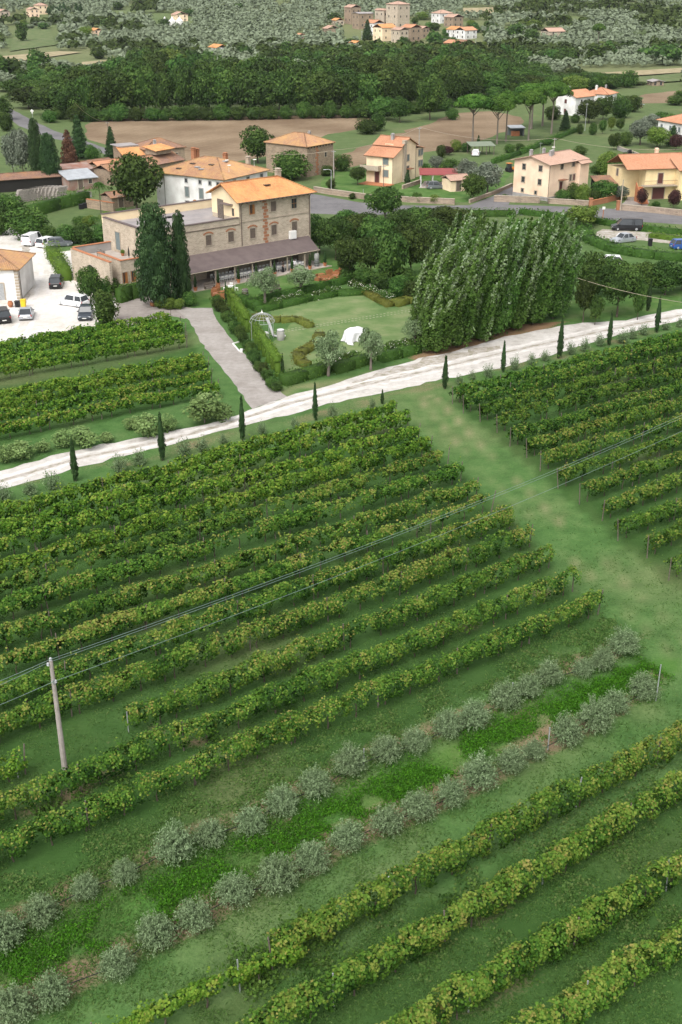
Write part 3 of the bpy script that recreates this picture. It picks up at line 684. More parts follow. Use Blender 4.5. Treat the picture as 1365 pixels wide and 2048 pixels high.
def vine_row(a, b, label, group, seed, per_m, leaf, mat, tb=.36, zc=1.12, hh=.80, wd=.60, brown=.0, thin=0.0, postgap=6.2, curve=0, steel=False):
    rng = np.random.default_rng(seed); rr = random.Random(seed)
    a = np.array(a[:2]); b = np.array(b[:2]); e = b-a; L = np.hypot(*e); ang = math.atan2(e[1], e[0])
    root = thing('vine_row', label, 'vine row', (a[0], a[1], 0), ang, group)
    N = int(L*per_m); t = rng.uniform(-.2, L+.15, N)
    nh, nw, nd, nt_, nb, nl = (n1(rng, L+3, s) for s in (1.3, 1.0, .8, 2.6, 4.5, 1.6))
    T = t+1
    K = int(L*17); kt = rng.uniform(-.1, L+.1, K); kp = rng.uniform(-.85, math.pi+.85, K); kr = 1-.35*rng.random(K)**1.4; ktint = rng.normal(size=K)*.15
    kok = rng.random(K) < (.80 + .4*nd(kt+1)) * (1-thin*(nb(kt+1) > .62))
    kt, kp, kr, ktint = kt[kok], kp[kok], kr[kok], ktint[kok]; N = int(N*.9); ki = rng.integers(0, len(kt), N)
    t = kt[ki] + rng.normal(size=N)*.15; T = np.clip(t+1, 0, L+2)
    phi = kp[ki] + rng.normal(size=N)*.32; r = kr[ki] * (1.04 - .4*rng.random(N)**1.8)
    H = hh*(.82+.36*nh(T)); W = wd*(.72+.5*nw(T))
    y = W*np.cos(phi)*r + (nl(T)-.5)*.25; z = zc + H*np.sin(phi)*r + (nh(T)-.5)*.25
    nrm = np.stack([rng.normal(size=N)*.35, np.cos(phi), np.sin(phi)*1.0+.35], 1) + rng.normal(size=(N, 3))*.38
    ns = int(L*5.0); st = rng.uniform(0, L, ns); k = 8      # shoots standing up and hanging out
    sh = (rng.random((ns, 1))**1.6*.85+.12)*np.linspace(.1, 1, k); sdir = rng.uniform(-.9, .9, (ns, 1)); along = rng.normal(size=(ns, 1))*.6
    sy = (nl(st+1)-.5)[:, None]*.35 + sdir*(.25 + sh*.8) + rng.normal(size=(ns, k))*.05
    sz = zc + (hh*.62*(.72+.56*nh(st+1)))[:, None]*(1-.5*np.abs(sdir)) + sh*(1.0-1.5*np.abs(sdir)) + rng.normal(size=(ns, k))*.05
    sx = st[:, None] + along*sh + rng.normal(size=(ns, k))*.05
    C = np.concatenate([np.stack([t, y, z], 1), np.stack([sx, sy, sz], -1).reshape(-1, 3)])
    NR = np.concatenate([nrm, rng.normal(size=(ns*k, 3))*.5+np.array([0, 0, .7])])
    C[:, 1] += curve*4*(C[:, 0]/L)*(1-C[:, 0]/L)
    C[:, 2] = np.maximum(C[:, 2], .12)
    TT = C[:, 0]+1
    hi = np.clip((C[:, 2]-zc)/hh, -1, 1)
    tint = tb + .16*(nt_(TT)-.5) + rng.normal(size=len(C))*.11 + .13*hi + np.concatenate([ktint[ki], np.repeat(rng.normal(size=ns)*.1, k)])  # height term paints sunlit tops lighter and shaded lower leaves darker
    br = (nb(TT) > .55-.25*brown)*(hi > -.1)*(rng.random(len(C)) < brown*(.2+.55*np.clip(hi, 0, 1)))
    tint = np.where(br, .72+.3*rng.random(len(C)), tint)
    ye = rng.random(len(C)) < .02+.10*nb(TT)*(nt_(TT) > .5); tint = np.where(ye, .62+.22*rng.random(len(C)), tint)
    V = leafquads(C, NR, leaf*(.65+.7*rng.random(len(C))), rng, .85)
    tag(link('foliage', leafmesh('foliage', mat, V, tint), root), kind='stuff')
    xg = np.arange(.0, L+.1, postgap)
    for i, x in enumerate(xg):
        yy = curve*4*(x/L)*(1-x/L); o = link('post', STEEL_ME if steel and i % 2 else POST_ME, root, (x+(.0 if i else -.25), yy, 0), rr.random()*3)
        o.rotation_euler = (rr.gauss(0, .03), rr.gauss(0, .03) - (.08 if i == 0 else 0), 0)
    x = .7
    while x < L:
        yy = curve*4*(x/L)*(1-x/L); link('trunk', TRUNK_MES[rr.randrange(4)], root, (x, yy, 0), rr.random()*6, (1, 1, rr.uniform(.85, 1.1))); x += rr.uniform(1.8, 2.6)
    return root
ZV = 1.2
def px_row(l, r, ext_l=0, ext_r=0):
    a, b = P(*l, ZV), P(*r, ZV); e = (b-a)/np.linalg.norm(b-a); return a-e*ext_l, b+e*ext_r
MID_ROWS = [((0,1026),(787,817)), ((0,1057),(813,834)), ((0,1090),(833,863)), ((0,1135),(857,888)), ((0,1172),(892,911)), ((0,1215),(918,940)), ((0,1273),(949,973)),
    ((0,1325),(980,999)), ((0,1388),(1016,1032)), ((0,1450),(1056,1068)), ((262,1436),(1095,1109)), ((0,1613),(1143,1156)), ((0,1695),(1194,1201))]
MB_BROWN = [.05,.1,.1,.15,.3,.35,.4,.8,.45,.6,.35,.2,.25]
for i, (l, r) in enumerate(MID_ROWS):
    a, b = px_row(l, r, 0 if i == 10 else 7, 0)
    vine_row(b, a, f'{ORD[i]} vine row below the white gravel lane in the large middle block', 'vine rows of the large middle block', 100+i, 370+i*16, .205-.0055*i, L_VINE if i > 3 else L_VINE_B,
             tb=.30 if i > 3 else .28, brown=MB_BROWN[i], thin=.75 if i in (4, 5, 7) else .25, hh=(.74 if i not in (4, 7) else .62)+(.12 if i > 7 else 0), wd=.56+(.08 if i > 7 else 0), zc=1.18)
a, b = px_row((-140,1600), (38,1517))
vine_row(b, a, 'short piece of vine row left of the concrete utility pole', None, 150, 420, .145, L_VINE_B, brown=.15)
RIGHT_ROWS = [((910,785),(1365,671)), ((932,803),(1365,684)), ((966,820),(1365,713)), ((1000,841),(1365,742)), ((1026,868),(1365,773)), ((1060,890),(1365,803)), ((1087,916),(1365,838)),
    ((1123,950),(1365,875)), ((1166,981),(1365,913)), ((1212,1013),(1365,957)), ((1244,1052),(1365,1008)), ((1302,1086),(1365,1054)), ((1346,1130),(1400,1105))]
for i, (l, r) in enumerate(RIGHT_ROWS):
    a, b = px_row(l, r, 0, 18)
    vine_row(a, b, f'{ORD[i]} vine row below the gravel lane in the block right of the grass track', 'vine rows right of the grass track', 200+i, 380, .20-.004*i, L_VINE,
             tb=.25 if i < 5 else .31, brown=.1 if i < 4 else .35, thin=.2, hh=.72)
LEFT_ROWS = [((0,693),(337,633)), ((0,709),(355,646)), ((0,727),(366,658)), ((0,744),(369,676)), ((0,795),(401,716)), ((0,814),(411,727)), ((0,834),(418,751)), ((0,860),(432,772))]
LN = ['topmost vine row beside the white parking yard', 'second vine row below the white parking yard', 'third vine row below the white parking yard', 'fourth vine row below the parking yard, above the wide grass strip',
      'first vine row below the wide grass strip left of the drive', 'second vine row below the wide grass strip left of the drive', 'third vine row below the wide grass strip left of the drive', 'lowest vine row left of the drive, above the fig trees']
for i, (l, r) in enumerate(LEFT_ROWS):
    a, b = px_row(l, r, 10, 0)
    vine_row(b, a, LN[i], 'vine rows left of the grey drive', 300+i, 300, .215, L_VINE_B, tb=.34 if i < 6 else .28, brown=[0,0,0,.0,.02,.05,.4,.5][i], thin=.05, hh=.66, wd=.46, curve=-.5)
BOT = [((200,2066),(615,1886),'young thin vine row below the lower olive row, left of a gap'), ((648,1846),(1365,1470),'vine row nearest below the two rows of small olives'),
       ((520,2062),(1365,1570),'second vine row from the small olive rows at the near edge'), ((800,2068),(1365,1728),'third vine row from the small olive rows at the near edge'), ((1040,2070),(1365,1878),'nearest vine row in the lower corner of the vineyard')]
for i, (l, r, lab) in enumerate(BOT):
    a, b = px_row(l, r, 2.5 if i else 0, 12 if i else 0)
    vine_row(a, b, lab, 'vine rows at the near edge', 400+i, 640 if i else 420, .145, L_VINE_B if i < 1 else L_VINE, tb=.42, brown=.16, thin=.3, hh=.92 if i else .45, wd=.66 if i else .32, zc=1.2 if i else 1.0, steel=True)
# two rows of small olive bushes with drip hoses and thin steel stakes
def olive_bushes():
    out = []
    for s in range(5):
        rng = np.random.default_rng(500+s); nb = 330; k = 28
        d = sph(rng, nb); d[:, 2] = np.abs(d[:, 2])*.9+.05; d = unit(d)
        L = .6+.5*rng.random(nb); t = np.linspace(.12, 1, k)
        c = np.array([0, 0, .45]) + d[:, None, :]*(L[:, None]*t)[:, :, None]*np.array([1, 1, 1.05])
        c[:, :, 2] -= .25*(np.hypot(d[:, 0], d[:, 1])[:, None]*t**2); c = c + rng.normal(size=c.shape)*.035
        tw = np.repeat(rng.normal(size=nb)*.12, k)
        C = c.reshape(-1, 3); C[:, 2] = np.maximum(C[:, 2], .05); n = np.repeat(d, k, 0)*.3 + rng.normal(size=C.shape)*.7 + np.array([0, 0, .4])
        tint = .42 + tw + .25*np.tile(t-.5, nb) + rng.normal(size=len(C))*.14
        V = leafquads(C, n, 0.095*(.7+.6*rng.random(len(C))), rng, .45)
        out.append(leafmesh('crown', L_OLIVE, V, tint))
    return out
OLB = olive_bushes()
mb = MB(); mb.tube([(0,0,-.05), (.03,0,.3), (0,.02,.8)], [.04,.032,.02], 5); OTR = mb.mesh('trunk', BARK_G)
for row, (pts, lab) in enumerate(((OL_A, 'upper'), (OL_B, 'lower'))):
    for i, q in enumerate(pts):
        p = P(q[0], q[1], .85); rr = random.Random(row*50+i)
        sc = rr.uniform(.98, 1.3) if (row, i) not in ((0, 16), (0, 17), (0, 2), (1, 4)) else .85
        o = thing('olive_bush', f'{ORD20[i]} small olive bush from the grass track end of the {lab} olive row', 'olive bush', (p[0]+rr.gauss(0,.1), p[1]+rr.gauss(0,.1), 0), rr.random()*6, 'small olives of the upper row' if row == 0 else 'small olives of the lower row')
        o.scale = (sc*.92, sc*.92, sc*rr.uniform(1.0, 1.25))
        link('crown', OLB[(i*3+row) % 5], o); link('trunk', OTR, o)
    hp = [P(*q) for q in [(1335,1335-0*row)] if row == 9] + [P(q[0], q[1]+26) for q in ex(pts)]
    m = MB(); m.tube([(p[0], p[1], .45+.05*math.sin(i*2)) for i, p in enumerate(hp)], .022, 5)
    tag(m.build('drip_hose', BLACKP), f'black drip hose strung along the {"upper" if row == 0 else "lower"} row of small olives', 'hose')
for bx, by, ty, lab in ((1312,1402,1330,'grey steel stake at the right end of the lower olive row'), (1096,1500,1456,'grey steel stake beside a gap in the lower olive row'), (728,1530,1498,'steel stake in the upper olive row, below the vines'), (1024,1392,1366,'steel stake near the right end of the upper olive row'), (258,1466,1424,'steel stake at the cut end of a vine row near the utility pole'), (37,1556,1530,'short steel stake left of the utility pole')):
    p = P(bx, by); h = HT(p, ty); m = MB(); m.box((0,0,h/2-.05), (.06,.045,h+.1)); m.box((0,0,h+.01), (.075,.06,.02)); o = m.build('stake', METAL_G); o.location = p
    tag(o, lab, 'stake', 'steel stakes')
# bright weeds and grass tufts (nobody could count them)
def tufts(name, pts, mat, blade, n, seed, spread=.18, tint=.5, hgt=.3, asp=.3):
    rng = np.random.default_rng(seed); K = len(pts)
    c = np.repeat(pts, n, 0) + np.concatenate([rng.normal(size=(K*n, 2))*spread, (rng.random((K*n, 1))**1.3*hgt)], 1)
    nr = rng.normal(size=(K*n, 3)) + np.array([0, -.3, .5])
    V = leafquads(c, nr, blade*(.6+.8*rng.random(K*n)), rng, asp)
    tn = tint + np.repeat(rng.normal(size=K)*.18, n) + rng.normal(size=K*n)*.12
    return tag(link(name, leafmesh(name, mat, V, tn)), kind='stuff')
def scatter(line, width, n, seed, noise_s=1.5, thr=.5):
    rng = np.random.default_rng(seed); pts = np.array(gp(line)); seg = np.linalg.norm(np.diff(pts, axis=0), axis=1); cs = np.concatenate([[0], np.cumsum(seg)])
    t = rng.uniform(0, cs[-1], n); i = np.clip(np.searchsorted(cs, t)-1, 0, len(seg)-1); f = (t-cs[i])/seg[i]
    q = pts[i]*(1-f[:, None]) + pts[i+1]*f[:, None]; d = (pts[i+1]-pts[i])/seg[i][:, None]
    off = rng.normal(size=n)*width*.5; q[:, 0] += -d[:, 1]*off; q[:, 1] += d[:, 0]*off; q[:, 2] = 0
    return q[vnoise(q[:, 0], q[:, 1], noise_s, seed) > thr]
tufts('weeds', scatter([(1310,1335),(1000,1478),(600,1668),(300,1812),(-80,1990)], 1.5, 6200, 1, 1.5, .27), L_WEED, .13, 12, 1, .13, .35, .30, .4)
tufts('rough_grass', np.concatenate([scatter(ex(OL_A), 2.4, 2600, 2, 1.5, .4), scatter(ex(OL_B), 2.2, 1800, 3, 1.5, .5), scatter([(620,1650),(300,1790),(-80,1960)], 2.6, 1500, 4, 1.3, .35)]), L_GRASS, .2, 7, 2, .16, .5, .25, .16)
tufts('clover', np.concatenate([scatter([(1250,1255),(900,1405),(500,1590),(0,1810)], 2.6, 4200, 5, 1.4, .45), scatter([(1365,1560),(1000,1760),(560,1990)], 2.2, 1800, 6, 1.2, .55), scatter([(1365,1660),(1000,1860),(700,2030)], 1.8, 1500, 7, 1.2, .55), scatter([(1365,1830),(1100,1990)], 2.0, 900, 8, 1.2, .5)]), L_GRASS, .13, 7, 3, .16, .55, .1, .8)
rng = np.random.default_rng(99); q = np.stack([rng.uniform(0, 1, 60000), rng.uniform(0, 1, 60000)], 1); q = np.stack([-60+1500*q[:, 0], 1010+1080*q[:, 1]**.85], 1)
q = np.array([P(a, b) for a, b in q[:26000]]); q = q[(vnoise(q[:, 0], q[:, 1], 1.7, 31)+.5*vnoise(q[:, 0], q[:, 1], .6, 32)) > .62]
tufts('meadow_grass', q, L_SWARD, .15, 6, 9, .2, .42, .07, .28)
tufts('row_grass', np.concatenate([scatter([(l[0]-40, l[1]+55), (r[0], r[1]+48)], 1.6, 700, 20+i, 1.5, .5) for i, (l, r) in enumerate(MID_ROWS[6:])]), L_GRASS, .17, 6, 4, .15, .4, .15, .2)
wq = np.concatenate([scatter([(470,1960),(560,1910),(640,1860)], 1.2, 90, 61, .8, .3), scatter([(690,1930),(1365,1590)], 1.1, 120, 62, 1.0, .62), scatter([(900,2000),(1365,1800)], 1.2, 110, 63, 1.0, .62), scatter([(60,1640),(700,1400)], 1.0, 60, 64, 1.0, .62)])
tufts('leafy_weeds', wq, L_HEDGE, .17, 34, 12, .26, .55, .42, .75)
# concrete utility pole and its cables
pp = P(130, 1537); hpole = HT(pp, 1322)
t = thing('utility_pole', 'tall concrete utility pole standing among the vine rows', 'utility pole', pp, .3)
m = MB(); m.tube([(0,0,-.1), (0,0,hpole)], [.17,.105], 10); m.build('shaft', CONCRETE, t)
insul = []
for x, z in ((.0, hpole+.12), (-.16, hpole-.12), (.10, hpole-1.25)):
    m = MB(); m.lathe([(.02,-.14),(.05,-.1),(.09,-.06),(.06,-.02),(.09,.03),(.05,.09),(.02,.11)], 10, (0,0,0)); o = m.build('insulator', METAL_G, t); o.location = (x, -.08 if z < hpole else 0, z)
    insul.append(z)
m = MB(); m.tube([(0,-.1,hpole-1.4),(0,-.13,hpole-1.1)], .05, 6); m.lathe([(.125,-.04),(.13,-.04),(.13,.04),(.125,.04)], 12, (0,0,hpole-1.25)); m.build('bracket', METAL_G, t)
def cable(name, a, b, sag, rad, label, mat=WIRE, n=24):
    pts = []
    for i in range(n+1):
        u = i/n; q = np.array(a)*(1-u)+np.array(b)*u; q[2] -= sag*4*u*(1-u); pts.append(q)
    m = MB(); m.tube(pts, rad, 5); return tag(m.build(name, mat), label, 'cable')
for k, (z, y1, y0, lab, dx) in enumerate(((hpole+.16, 824, 1352, 'topmost overhead cable running over the vines from the concrete pole', 0), (hpole-.05, 829, 1366, 'second overhead cable just under the topmost one over the vines', -.16), (hpole-1.2, 856, 1401, 'lowest overhead cable from the bracket on the concrete pole', .1))):
    a = np.array([pp[0]+dx, pp[1]-.1, z]); b = P(1365, y1, z*.9); d = b-a; b2 = a+d*1.12
    cable('cable', a, b2, .75, .014, lab)
    c = P(-160, y0+70, z*.95); cable('cable', a, c, .1, .014, lab.replace('running over the vines', 'running off to the near side').replace('just under the topmost one over the vines', 'on the near side of the concrete pole').replace('lowest overhead cable from', 'lowest overhead cable on the near side from'))
# ------------------------------------------------------------------ buildings
class House:
    """a building whose near eave corner C and right-hand eave corner R are given as picture points at height H above its ground"""
    def __init__(s, name, label, cat, C, R, H, z0=0.0, group=None, xy=None, ang=None, W=None):
        if xy is None:
            a, b = P(*C, H+z0), P(*R, H+z0); d = b[:2]-a[:2]; s.W = float(np.hypot(*d)); s.ang = math.atan2(d[1], d[0]); s.o = a[:2]
        else: s.o = np.array(xy[:2]); s.ang = ang; s.W = W
        s.H = H; s.z0 = z0
        s.root = thing(name, label, cat, (s.o[0], s.o[1], z0), s.ang, group)
        s.e = np.array([math.cos(s.ang), math.sin(s.ang)]); s.n = np.array([-s.e[1], s.e[0]])
    def _ray(s, px, py):
        q = []
        for z in (s.z0, s.z0+10):
            p = P(px, py, z)[:2]-s.o; q.append(np.array([p@s.e, p@s.n, z-s.z0]))
        return q
    def fp(s, px, py, y0=0):                                # picture point -> (x, z) on the front wall
        a, b = s._ray(px, py); t = (y0-a[1])/(b[1]-a[1]); q = a+(b-a)*t; return q[0], q[2]
    def lp(s, px, py, x0=0):                                # picture point -> (y, z) on the left wall
        a, b = s._ray(px, py); t = (x0-a[0])/(b[0]-a[0]); q = a+(b-a)*t; return q[1], q[2]
    def loc(s, px, py, z): p = P(px, py, z+s.z0)[:2]-s.o; return p@s.e, p@s.n
    def depth(s, px, py): return s.loc(px, py, s.H)[1]
    def wall(s, lo, hi, mat, name='wall', label=None):
        m = MB(); m.bbox(lo, hi); o = m.build(name, mat, s.root); return tag(o, label)
    def body(s, poly, z1, mat, z0=-.3, name='wall', label=None):
        m = MB(); m.prism(poly, z0, z1); return tag(m.build(name, mat, s.root), label)
    def face(s, side):
        return {'f': (np.array([0, 0, 0.]), np.array([1., 0, 0]), np.array([0, -1., 0])), 'l': (np.array([0, 0, 0.]), np.array([0, 1., 0]), np.array([-1., 0, 0])),
                'r': (np.array([s.W, 0, 0.]), np.array([0, 1., 0]), np.array([1., 0, 0]))}[side]
    def win(s, side, u, z, w, h, kind='pane', frame=STONE_TRIM, leaf=SHUT_B, off=0.0, name='window', fw=.13):
        o, e, n = s.face(side); c = o + e*u + n*off + np.array([0, 0, z])
        m = MB(); up = np.array([0, 0, 1.])
        for (du, dz, a, b) in ((-(w+fw)/2, 0, fw, h+2*fw), ((w+fw)/2, 0, fw, h+2*fw), (0, (h+fw)/2, w, fw), (0, -(h+fw)/2, w+.1, fw)):
            m.box(c + e*du + up*dz + n*.03, (a, .12, b), e, n)
        W = m.build(name, frame, s.root)
        if kind in ('pane', 'wood', 'bars'):
            m = MB(); m.box(c + n*.0, (w, .04, h), e, n); m.build('pane', GLASS, W)
            m = MB(); m.box(c + n*.03, (.05, .04, h), e, n)
            if kind == 'wood':
                m.box(c - e*w*.42 + n*.04, (.16*w, .05, h), e, n); m.box(c + e*w*.3 + n*.05, (.36*w, .05, h), e, n); m.box(c + n*.04 - up*(h/2-.06), (w, .05, .1), e, n); m.build('sash', WOOD_O, W)
            elif w > .55:
                m.box(c + n*.031, (w, .04, .05), e, n); m.build('sash', leaf, W)
        elif kind == 'shut':
            for k in (-1, 1):
                m = MB(); m.box(c + e*k*w*.25 + n*.015, (w*.49, .05, h), e, n)
                for j in range(5): m.box(c + e*k*w*.25 + n*.045 + up*(-h*.4+h*.2*j), (w*.4, .03, h*.09), e, n)
                m.build('shutter', leaf, W)
        elif kind == 'door':
            m = MB(); m.box(c + n*.01, (w, .06, h), e, n); m.box(c + n*.045, (w*.8, .03, h*.86), e, n); m.build('panel', leaf, W)
        return W
    def planes(s, name, planes, mat, thick=.14, rib=.24, amp=.035, label=None):
        """tiled roof: each plane = (a, b, L-R top offsets along the eave dx, cx, slope top height vector)"""
        m = MB()
        for (a, b, c, d) in planes:                        # eave a->b, top c above b, d above a
            a, b, c, d = [np.array(q, float) for q in (a, b, c, d)]
            L = np.linalg.norm(b-a); e = (b-a)/L; up = (d-a) - e*((d-a)@e); S = np.linalg.norm(up)
            if S < 1e-6: up = (c-b) - e*((c-b)@e); S = np.linalg.norm(up)
            up = up/S; n = np.cross(e, up); dx = (d-a)@e; cx = (c-a)@e
            n = n if n[2] > 0 else -n
            k = max(4, int(L/rib))*2; nz = 1
            V = []; UV = []
            for i in range(k+1):
                x = L*i/k; top = S
                if x < dx: top = S*x/dx
                if x > cx: top = min(top, S*(L-x)/max(L-cx, 1e-6))
                h = amp if i % 2 else -amp
                x0 = x
                V += [a+e*x+n*h, a+e*x+up*max(top, .001)+n*h]; UV += [(x, 0), (x, top)]
                if dx < 0 or cx > L: pass
            Fs = [(2*i, 2*i+2, 2*i+3, 2*i+1) for i in range(k)]
            m.add(V, Fs, 0, [[UV[j] for j in f] for f in Fs])
            lo = [q-n*thick for q in (a, b, c, d)]
            if np.linalg.norm(c-d) < 1e-6: lo = lo[:3]
            m.add(lo, [tuple(range(len(lo)))[::-1]])
            tri = len(lo) == 3
            top = [a, b, c] if tri else [a, b, c, d]
            nn = len(top)
            for i in range(nn):
                j = (i+1) % nn; m.add([top[i]-n*amp, top[j]-n*amp, lo[j], lo[i]], [(0, 1, 2, 3)])
        return tag(m.build(name, [mat], s.root), label)
    def ridge(s, pts, mat, r=.11):
        m = MB(); m.tube(pts, r, 6); return m.build('ridge_tile', mat, s.root)
    def hip(s, x0, y0, x1, y1, z, pitch, mat, over=.5, gl=False, gr=False, thick=.14):
        """hipped roof over a rectangle; gl / gr: gable instead of hip at the low-x / high-x end"""
        x0 -= over; y0 -= over; x1 += over; y1 += over; W, D = x1-x0, y1-y0; zb = z - over*pitch*.0
        if W >= D:
            h = D/2*pitch; ym = (y0+y1)/2; rx0 = x0 if gl else x0+D/2; rx1 = x1 if gr else x1-D/2
            A, B, C, Dd = (x0,y0,zb), (x1,y0,zb), (x1,y1,zb), (x0,y1,zb); R0, R1 = (rx0,ym,zb+h), (rx1,ym,zb+h)
            pl = [(A, B, R1, R0), (C, Dd, R0, R1)]
            if not gl: pl.append((Dd, A, R0, R0))
            if not gr: pl.append((B, C, R1, R1))
            s.planes('roof', pl, mat, thick)
            rp = [R0, R1]; s.ridge(rp, mat)
            if not gl: s.ridge([A, R0], mat); s.ridge([Dd, R0], mat)
            if not gr: s.ridge([B, R1], mat); s.ridge([C, R1], mat)
        else:
            h = W/2*pitch; xm = (x0+x1)/2; ry0 = y0 if gl else y0+W/2; ry1 = y1 if gr else y1-W/2
            A, B, C, Dd = (x0,y0,zb), (x1,y0,zb), (x1,y1,zb), (x0,y1,zb); R0, R1 = (xm,ry0,zb+h), (xm,ry1,zb+h)
            pl = [(B, C, R1, R0), (Dd, A, R0, R1)]
            if not gl: pl.append((A, B, R0, R0))
            if not gr: pl.append((C, Dd, R1, R1))
            s.planes('roof', pl, mat, thick); s.ridge([R0, R1], mat)
            if not gl: s.ridge([A, R0], mat); s.ridge([B, R0], mat)
            if not gr: s.ridge([Dd, R1], mat); s.ridge([C, R1], mat)
        return h
    def chimney(s, x, y, z, h, w=.55, mat=BRICK_C, cap=True):
        m = MB(); m.box((x, y, z+h/2), (w, w, h)); m.box((x, y, z+h+.04), (w*1.3, w*1.3, .1))
        if cap: m.box((x, y, z+h+.2), (w*.8, w*.8, .22)); m.box((x, y, z+h+.36), (w*1.2, w*1.2, .1), taper=.5)
        return m.build('chimney', mat, s.root)
    def pipe(s, pts, r=.05, name='drainpipe', mat=None):
        m = MB(); m.tube(pts, r, 6); return m.build(name, mat or SHUT_B, s.root)
    def dish(s, x, y, z, name='satellite_dish'):
        m = MB(); m.tube([(x, y, z-.1), (x, y, z+.9)], .03, 5); m.lathe([(.02, -.02), (.28, .05), (.36, .14), (.35, .15), (.25, .07), (.02, 0)], 10, (x, y-.1, z+.95)); return m.build(name, WHITE, s.root)

# the stone villa: three storeys, a lower flat-roofed wing, a terrace wing with stairs and a long portico
v = House('villa', 'large three-storey stone villa with orange tiled roof and flat-roofed wing', 'villa', (478,403), (621,383), 10.2)
v.W = 12.8; DV = 7.0
v.body([(0,0),(12.8,0),(12.8,DV),(0,DV)], 10.1, STONE, label='rough stone wall of the tall block')
m = MB(); gz = [(0,-.02,7.75),(0,DV,7.75),(0,DV,10.6),(0,3.5,12.1),(0,-.02,10.15)]; n = len(gz)
m.add([(-.06, q[1], q[2]) for q in gz] + [(-.003, q[1], q[2]) for q in gz], [tuple(range(n)), tuple(range(n, 2*n))[::-1]] + [(i, n+i, n+(i+1) % n, (i+1) % n) for i in range(n)])
tag(m.build('gable_wall', CREAM, v.root), 'cream plastered gable above the flat roof')
m = MB(); gz = [(.02,DV,10.0),(.02,DV-.02,10.6),(.02,3.5,12.1),(.02,.0,10.1)]; k = 4
m.add([(.001, q[1], q[2]) for q in gz] + [(.3, q[1], q[2]) for q in gz], [tuple(range(k)), tuple(range(k, 2*k))[::-1]] + [(i, k+i, k+(i+1) % k, (i+1) % k) for i in range(k)]); m.build('gable_core', CREAM, v.root)
x0, x1, ya, yb, zr, ym = -.75, 13.5, -.75, DV+.5, 12.35, 3.5
A, B, C, D = (x0,ya,10.15), (x1,ya,10.15), (x1,yb,10.55), (x0,yb,10.55); R0, R1 = (x0,ym,zr), (x1-4.1,ym,zr)
v.planes('roof', [(A, B, R1, R0), (C, D, R0, R1), (B, C, R1, R1)], ROOF_O, .16, .25, .045)
for q in ([R0, R1], [B, R1], [C, R1]): v.ridge(q, ROOF_O, .12)
for i in range(17):
    m = MB(); x = .2+i*.78; m.box((x, -.42, 9.98), (.12, .7, .13)); m.build('rafter', SHUT_B, v.root)
m = MB(); m.tube([(x0,ya-.08,10.1),(x1,ya-.08,10.1)], .07, 6); m.build('gutter', SHUT_B, v.root)
v.pipe([(.25,-.55,10.0),(.25,-.1,9.5),(.25,-.1,3.9)], .06); v.pipe([(12.55,-.55,10.0),(12.55,-.1,9.5),(12.55,-.1,3.9)], .06)
v.chimney(10.3, 4.6, 11.4, 1.5, .7, STONE_TRIM)
sk = MB(); sk.box((6.3, 2.0, 11.62), (1.0, .75, .12)); sk.build('skylight', GLASS, v.root)
for x, kind in ((2.2, 'wood'), (6.0, 'shut'), (9.75, 'pane')): v.win('f', x, 8.84, .95, 1.4, kind, leaf=SHUT_B if kind != 'pane' else WOOD_O)
for x in (-5.38, -1.59, 2.2, 6.0, 9.75):
    v.win('f', x, 5.45, .95, 1.42, 'shut')
    m = MB(); pts = []
    for i in range(7):
        q = math.pi*(.25+.5*i/6); m.box((x+math.cos(q)*1.0, -.02, 5.45+.35+math.sin(q)*.75), (.26, .09, .2)); 
    m.build('brick_arch', BRICK_C, v.root)
m = MB()
for i in range(14):
    z = 3.9+i*.45; m.box((4.55+.12*(-1)**i, -.012, z), (.55+.15*((i*7) % 3), .06, .36))
m.build('brick_strip', BRICK_C, v.root)
m = MB(); m.box((6.4, -.03, 7.25), (12.7, .1, .12)); m.build('string_course', STONE_TRIM, v.root)
m = MB(); m.box((9.2, -.3, 4.35), (1.1, .5, 1.15)); m.box((9.2, -.56, 4.35), (.9, .03, .9)); tag(m.build('air_conditioner', WHITE, v.root), 'white air conditioning box on the wall')
# flat wing
v.body([(-15,0),(-.002,0),(-.002,13),(-15,13)], 7.1, STONE, label='stone wall of the flat-roofed wing')
v.wall((.02,7.02,-.3), (5.5,13,7.1), STONE)
m = MB(); m.bbox((-14.7,.3,7.1), (-.06,12.7,7.14)); m.bbox((-.02,7.3,7.1), (5.2,12.7,7.141)); m.build('flat_roof', FLATROOF, v.root)
for lo, hi, mt in (((-15,0.001,7.1),(-.07,.3,7.9), STONE), ((-15,.3,7.1),(-14.7,12.7,7.9), STONE), ((-15,12.7,7.1),(5.5,13,8.3), CREAM), ((5.2,7.3,7.1),(5.5,12.7,7.9), STONE)):
    m = MB(); m.bbox(lo, hi); m.build('parapet', mt, v.root)
for lo, hi in (((-15.12,-.1,7.9),(-.07,.42,7.99)), ((-15.12,.42,7.9),(-14.6,12.6,7.99)), ((-15.12,12.6,8.3),(5.6,13.1,8.39))):
    m = MB(); m.bbox(lo, hi); m.build('coping', PORTICO, v.root)
for lo, hi in (((-14.7,.3,7.14),(-14.68,12.7,7.9)), ((-14.68,.3,7.14),(-.08,.32,7.9))):
    m = MB(); m.bbox(lo, hi); m.build('parapet_lining', CREAM, v.root)
m = MB(); m.box((-7.5, -.03, 7.0), (15, .1, .1)); m.build('string_course', SHUT_B, v.root)
m = MB(); m.bbox((-.16,3.9,7.14),(-.065,5.4,9.9)); tag(m.build('lattice_screen', WOODPOST, v.root), 'weathered wooden screen on the cream gable')
m = MB(); m.box((-.5, 2.6, 9.55), (.9, 2.3, .07)); m.build('door_canopy', PORTICO, v.root)
v.win('l', 1.4, 8.5, .6, 1.1, 'pane', off=.06, frame=CREAM)
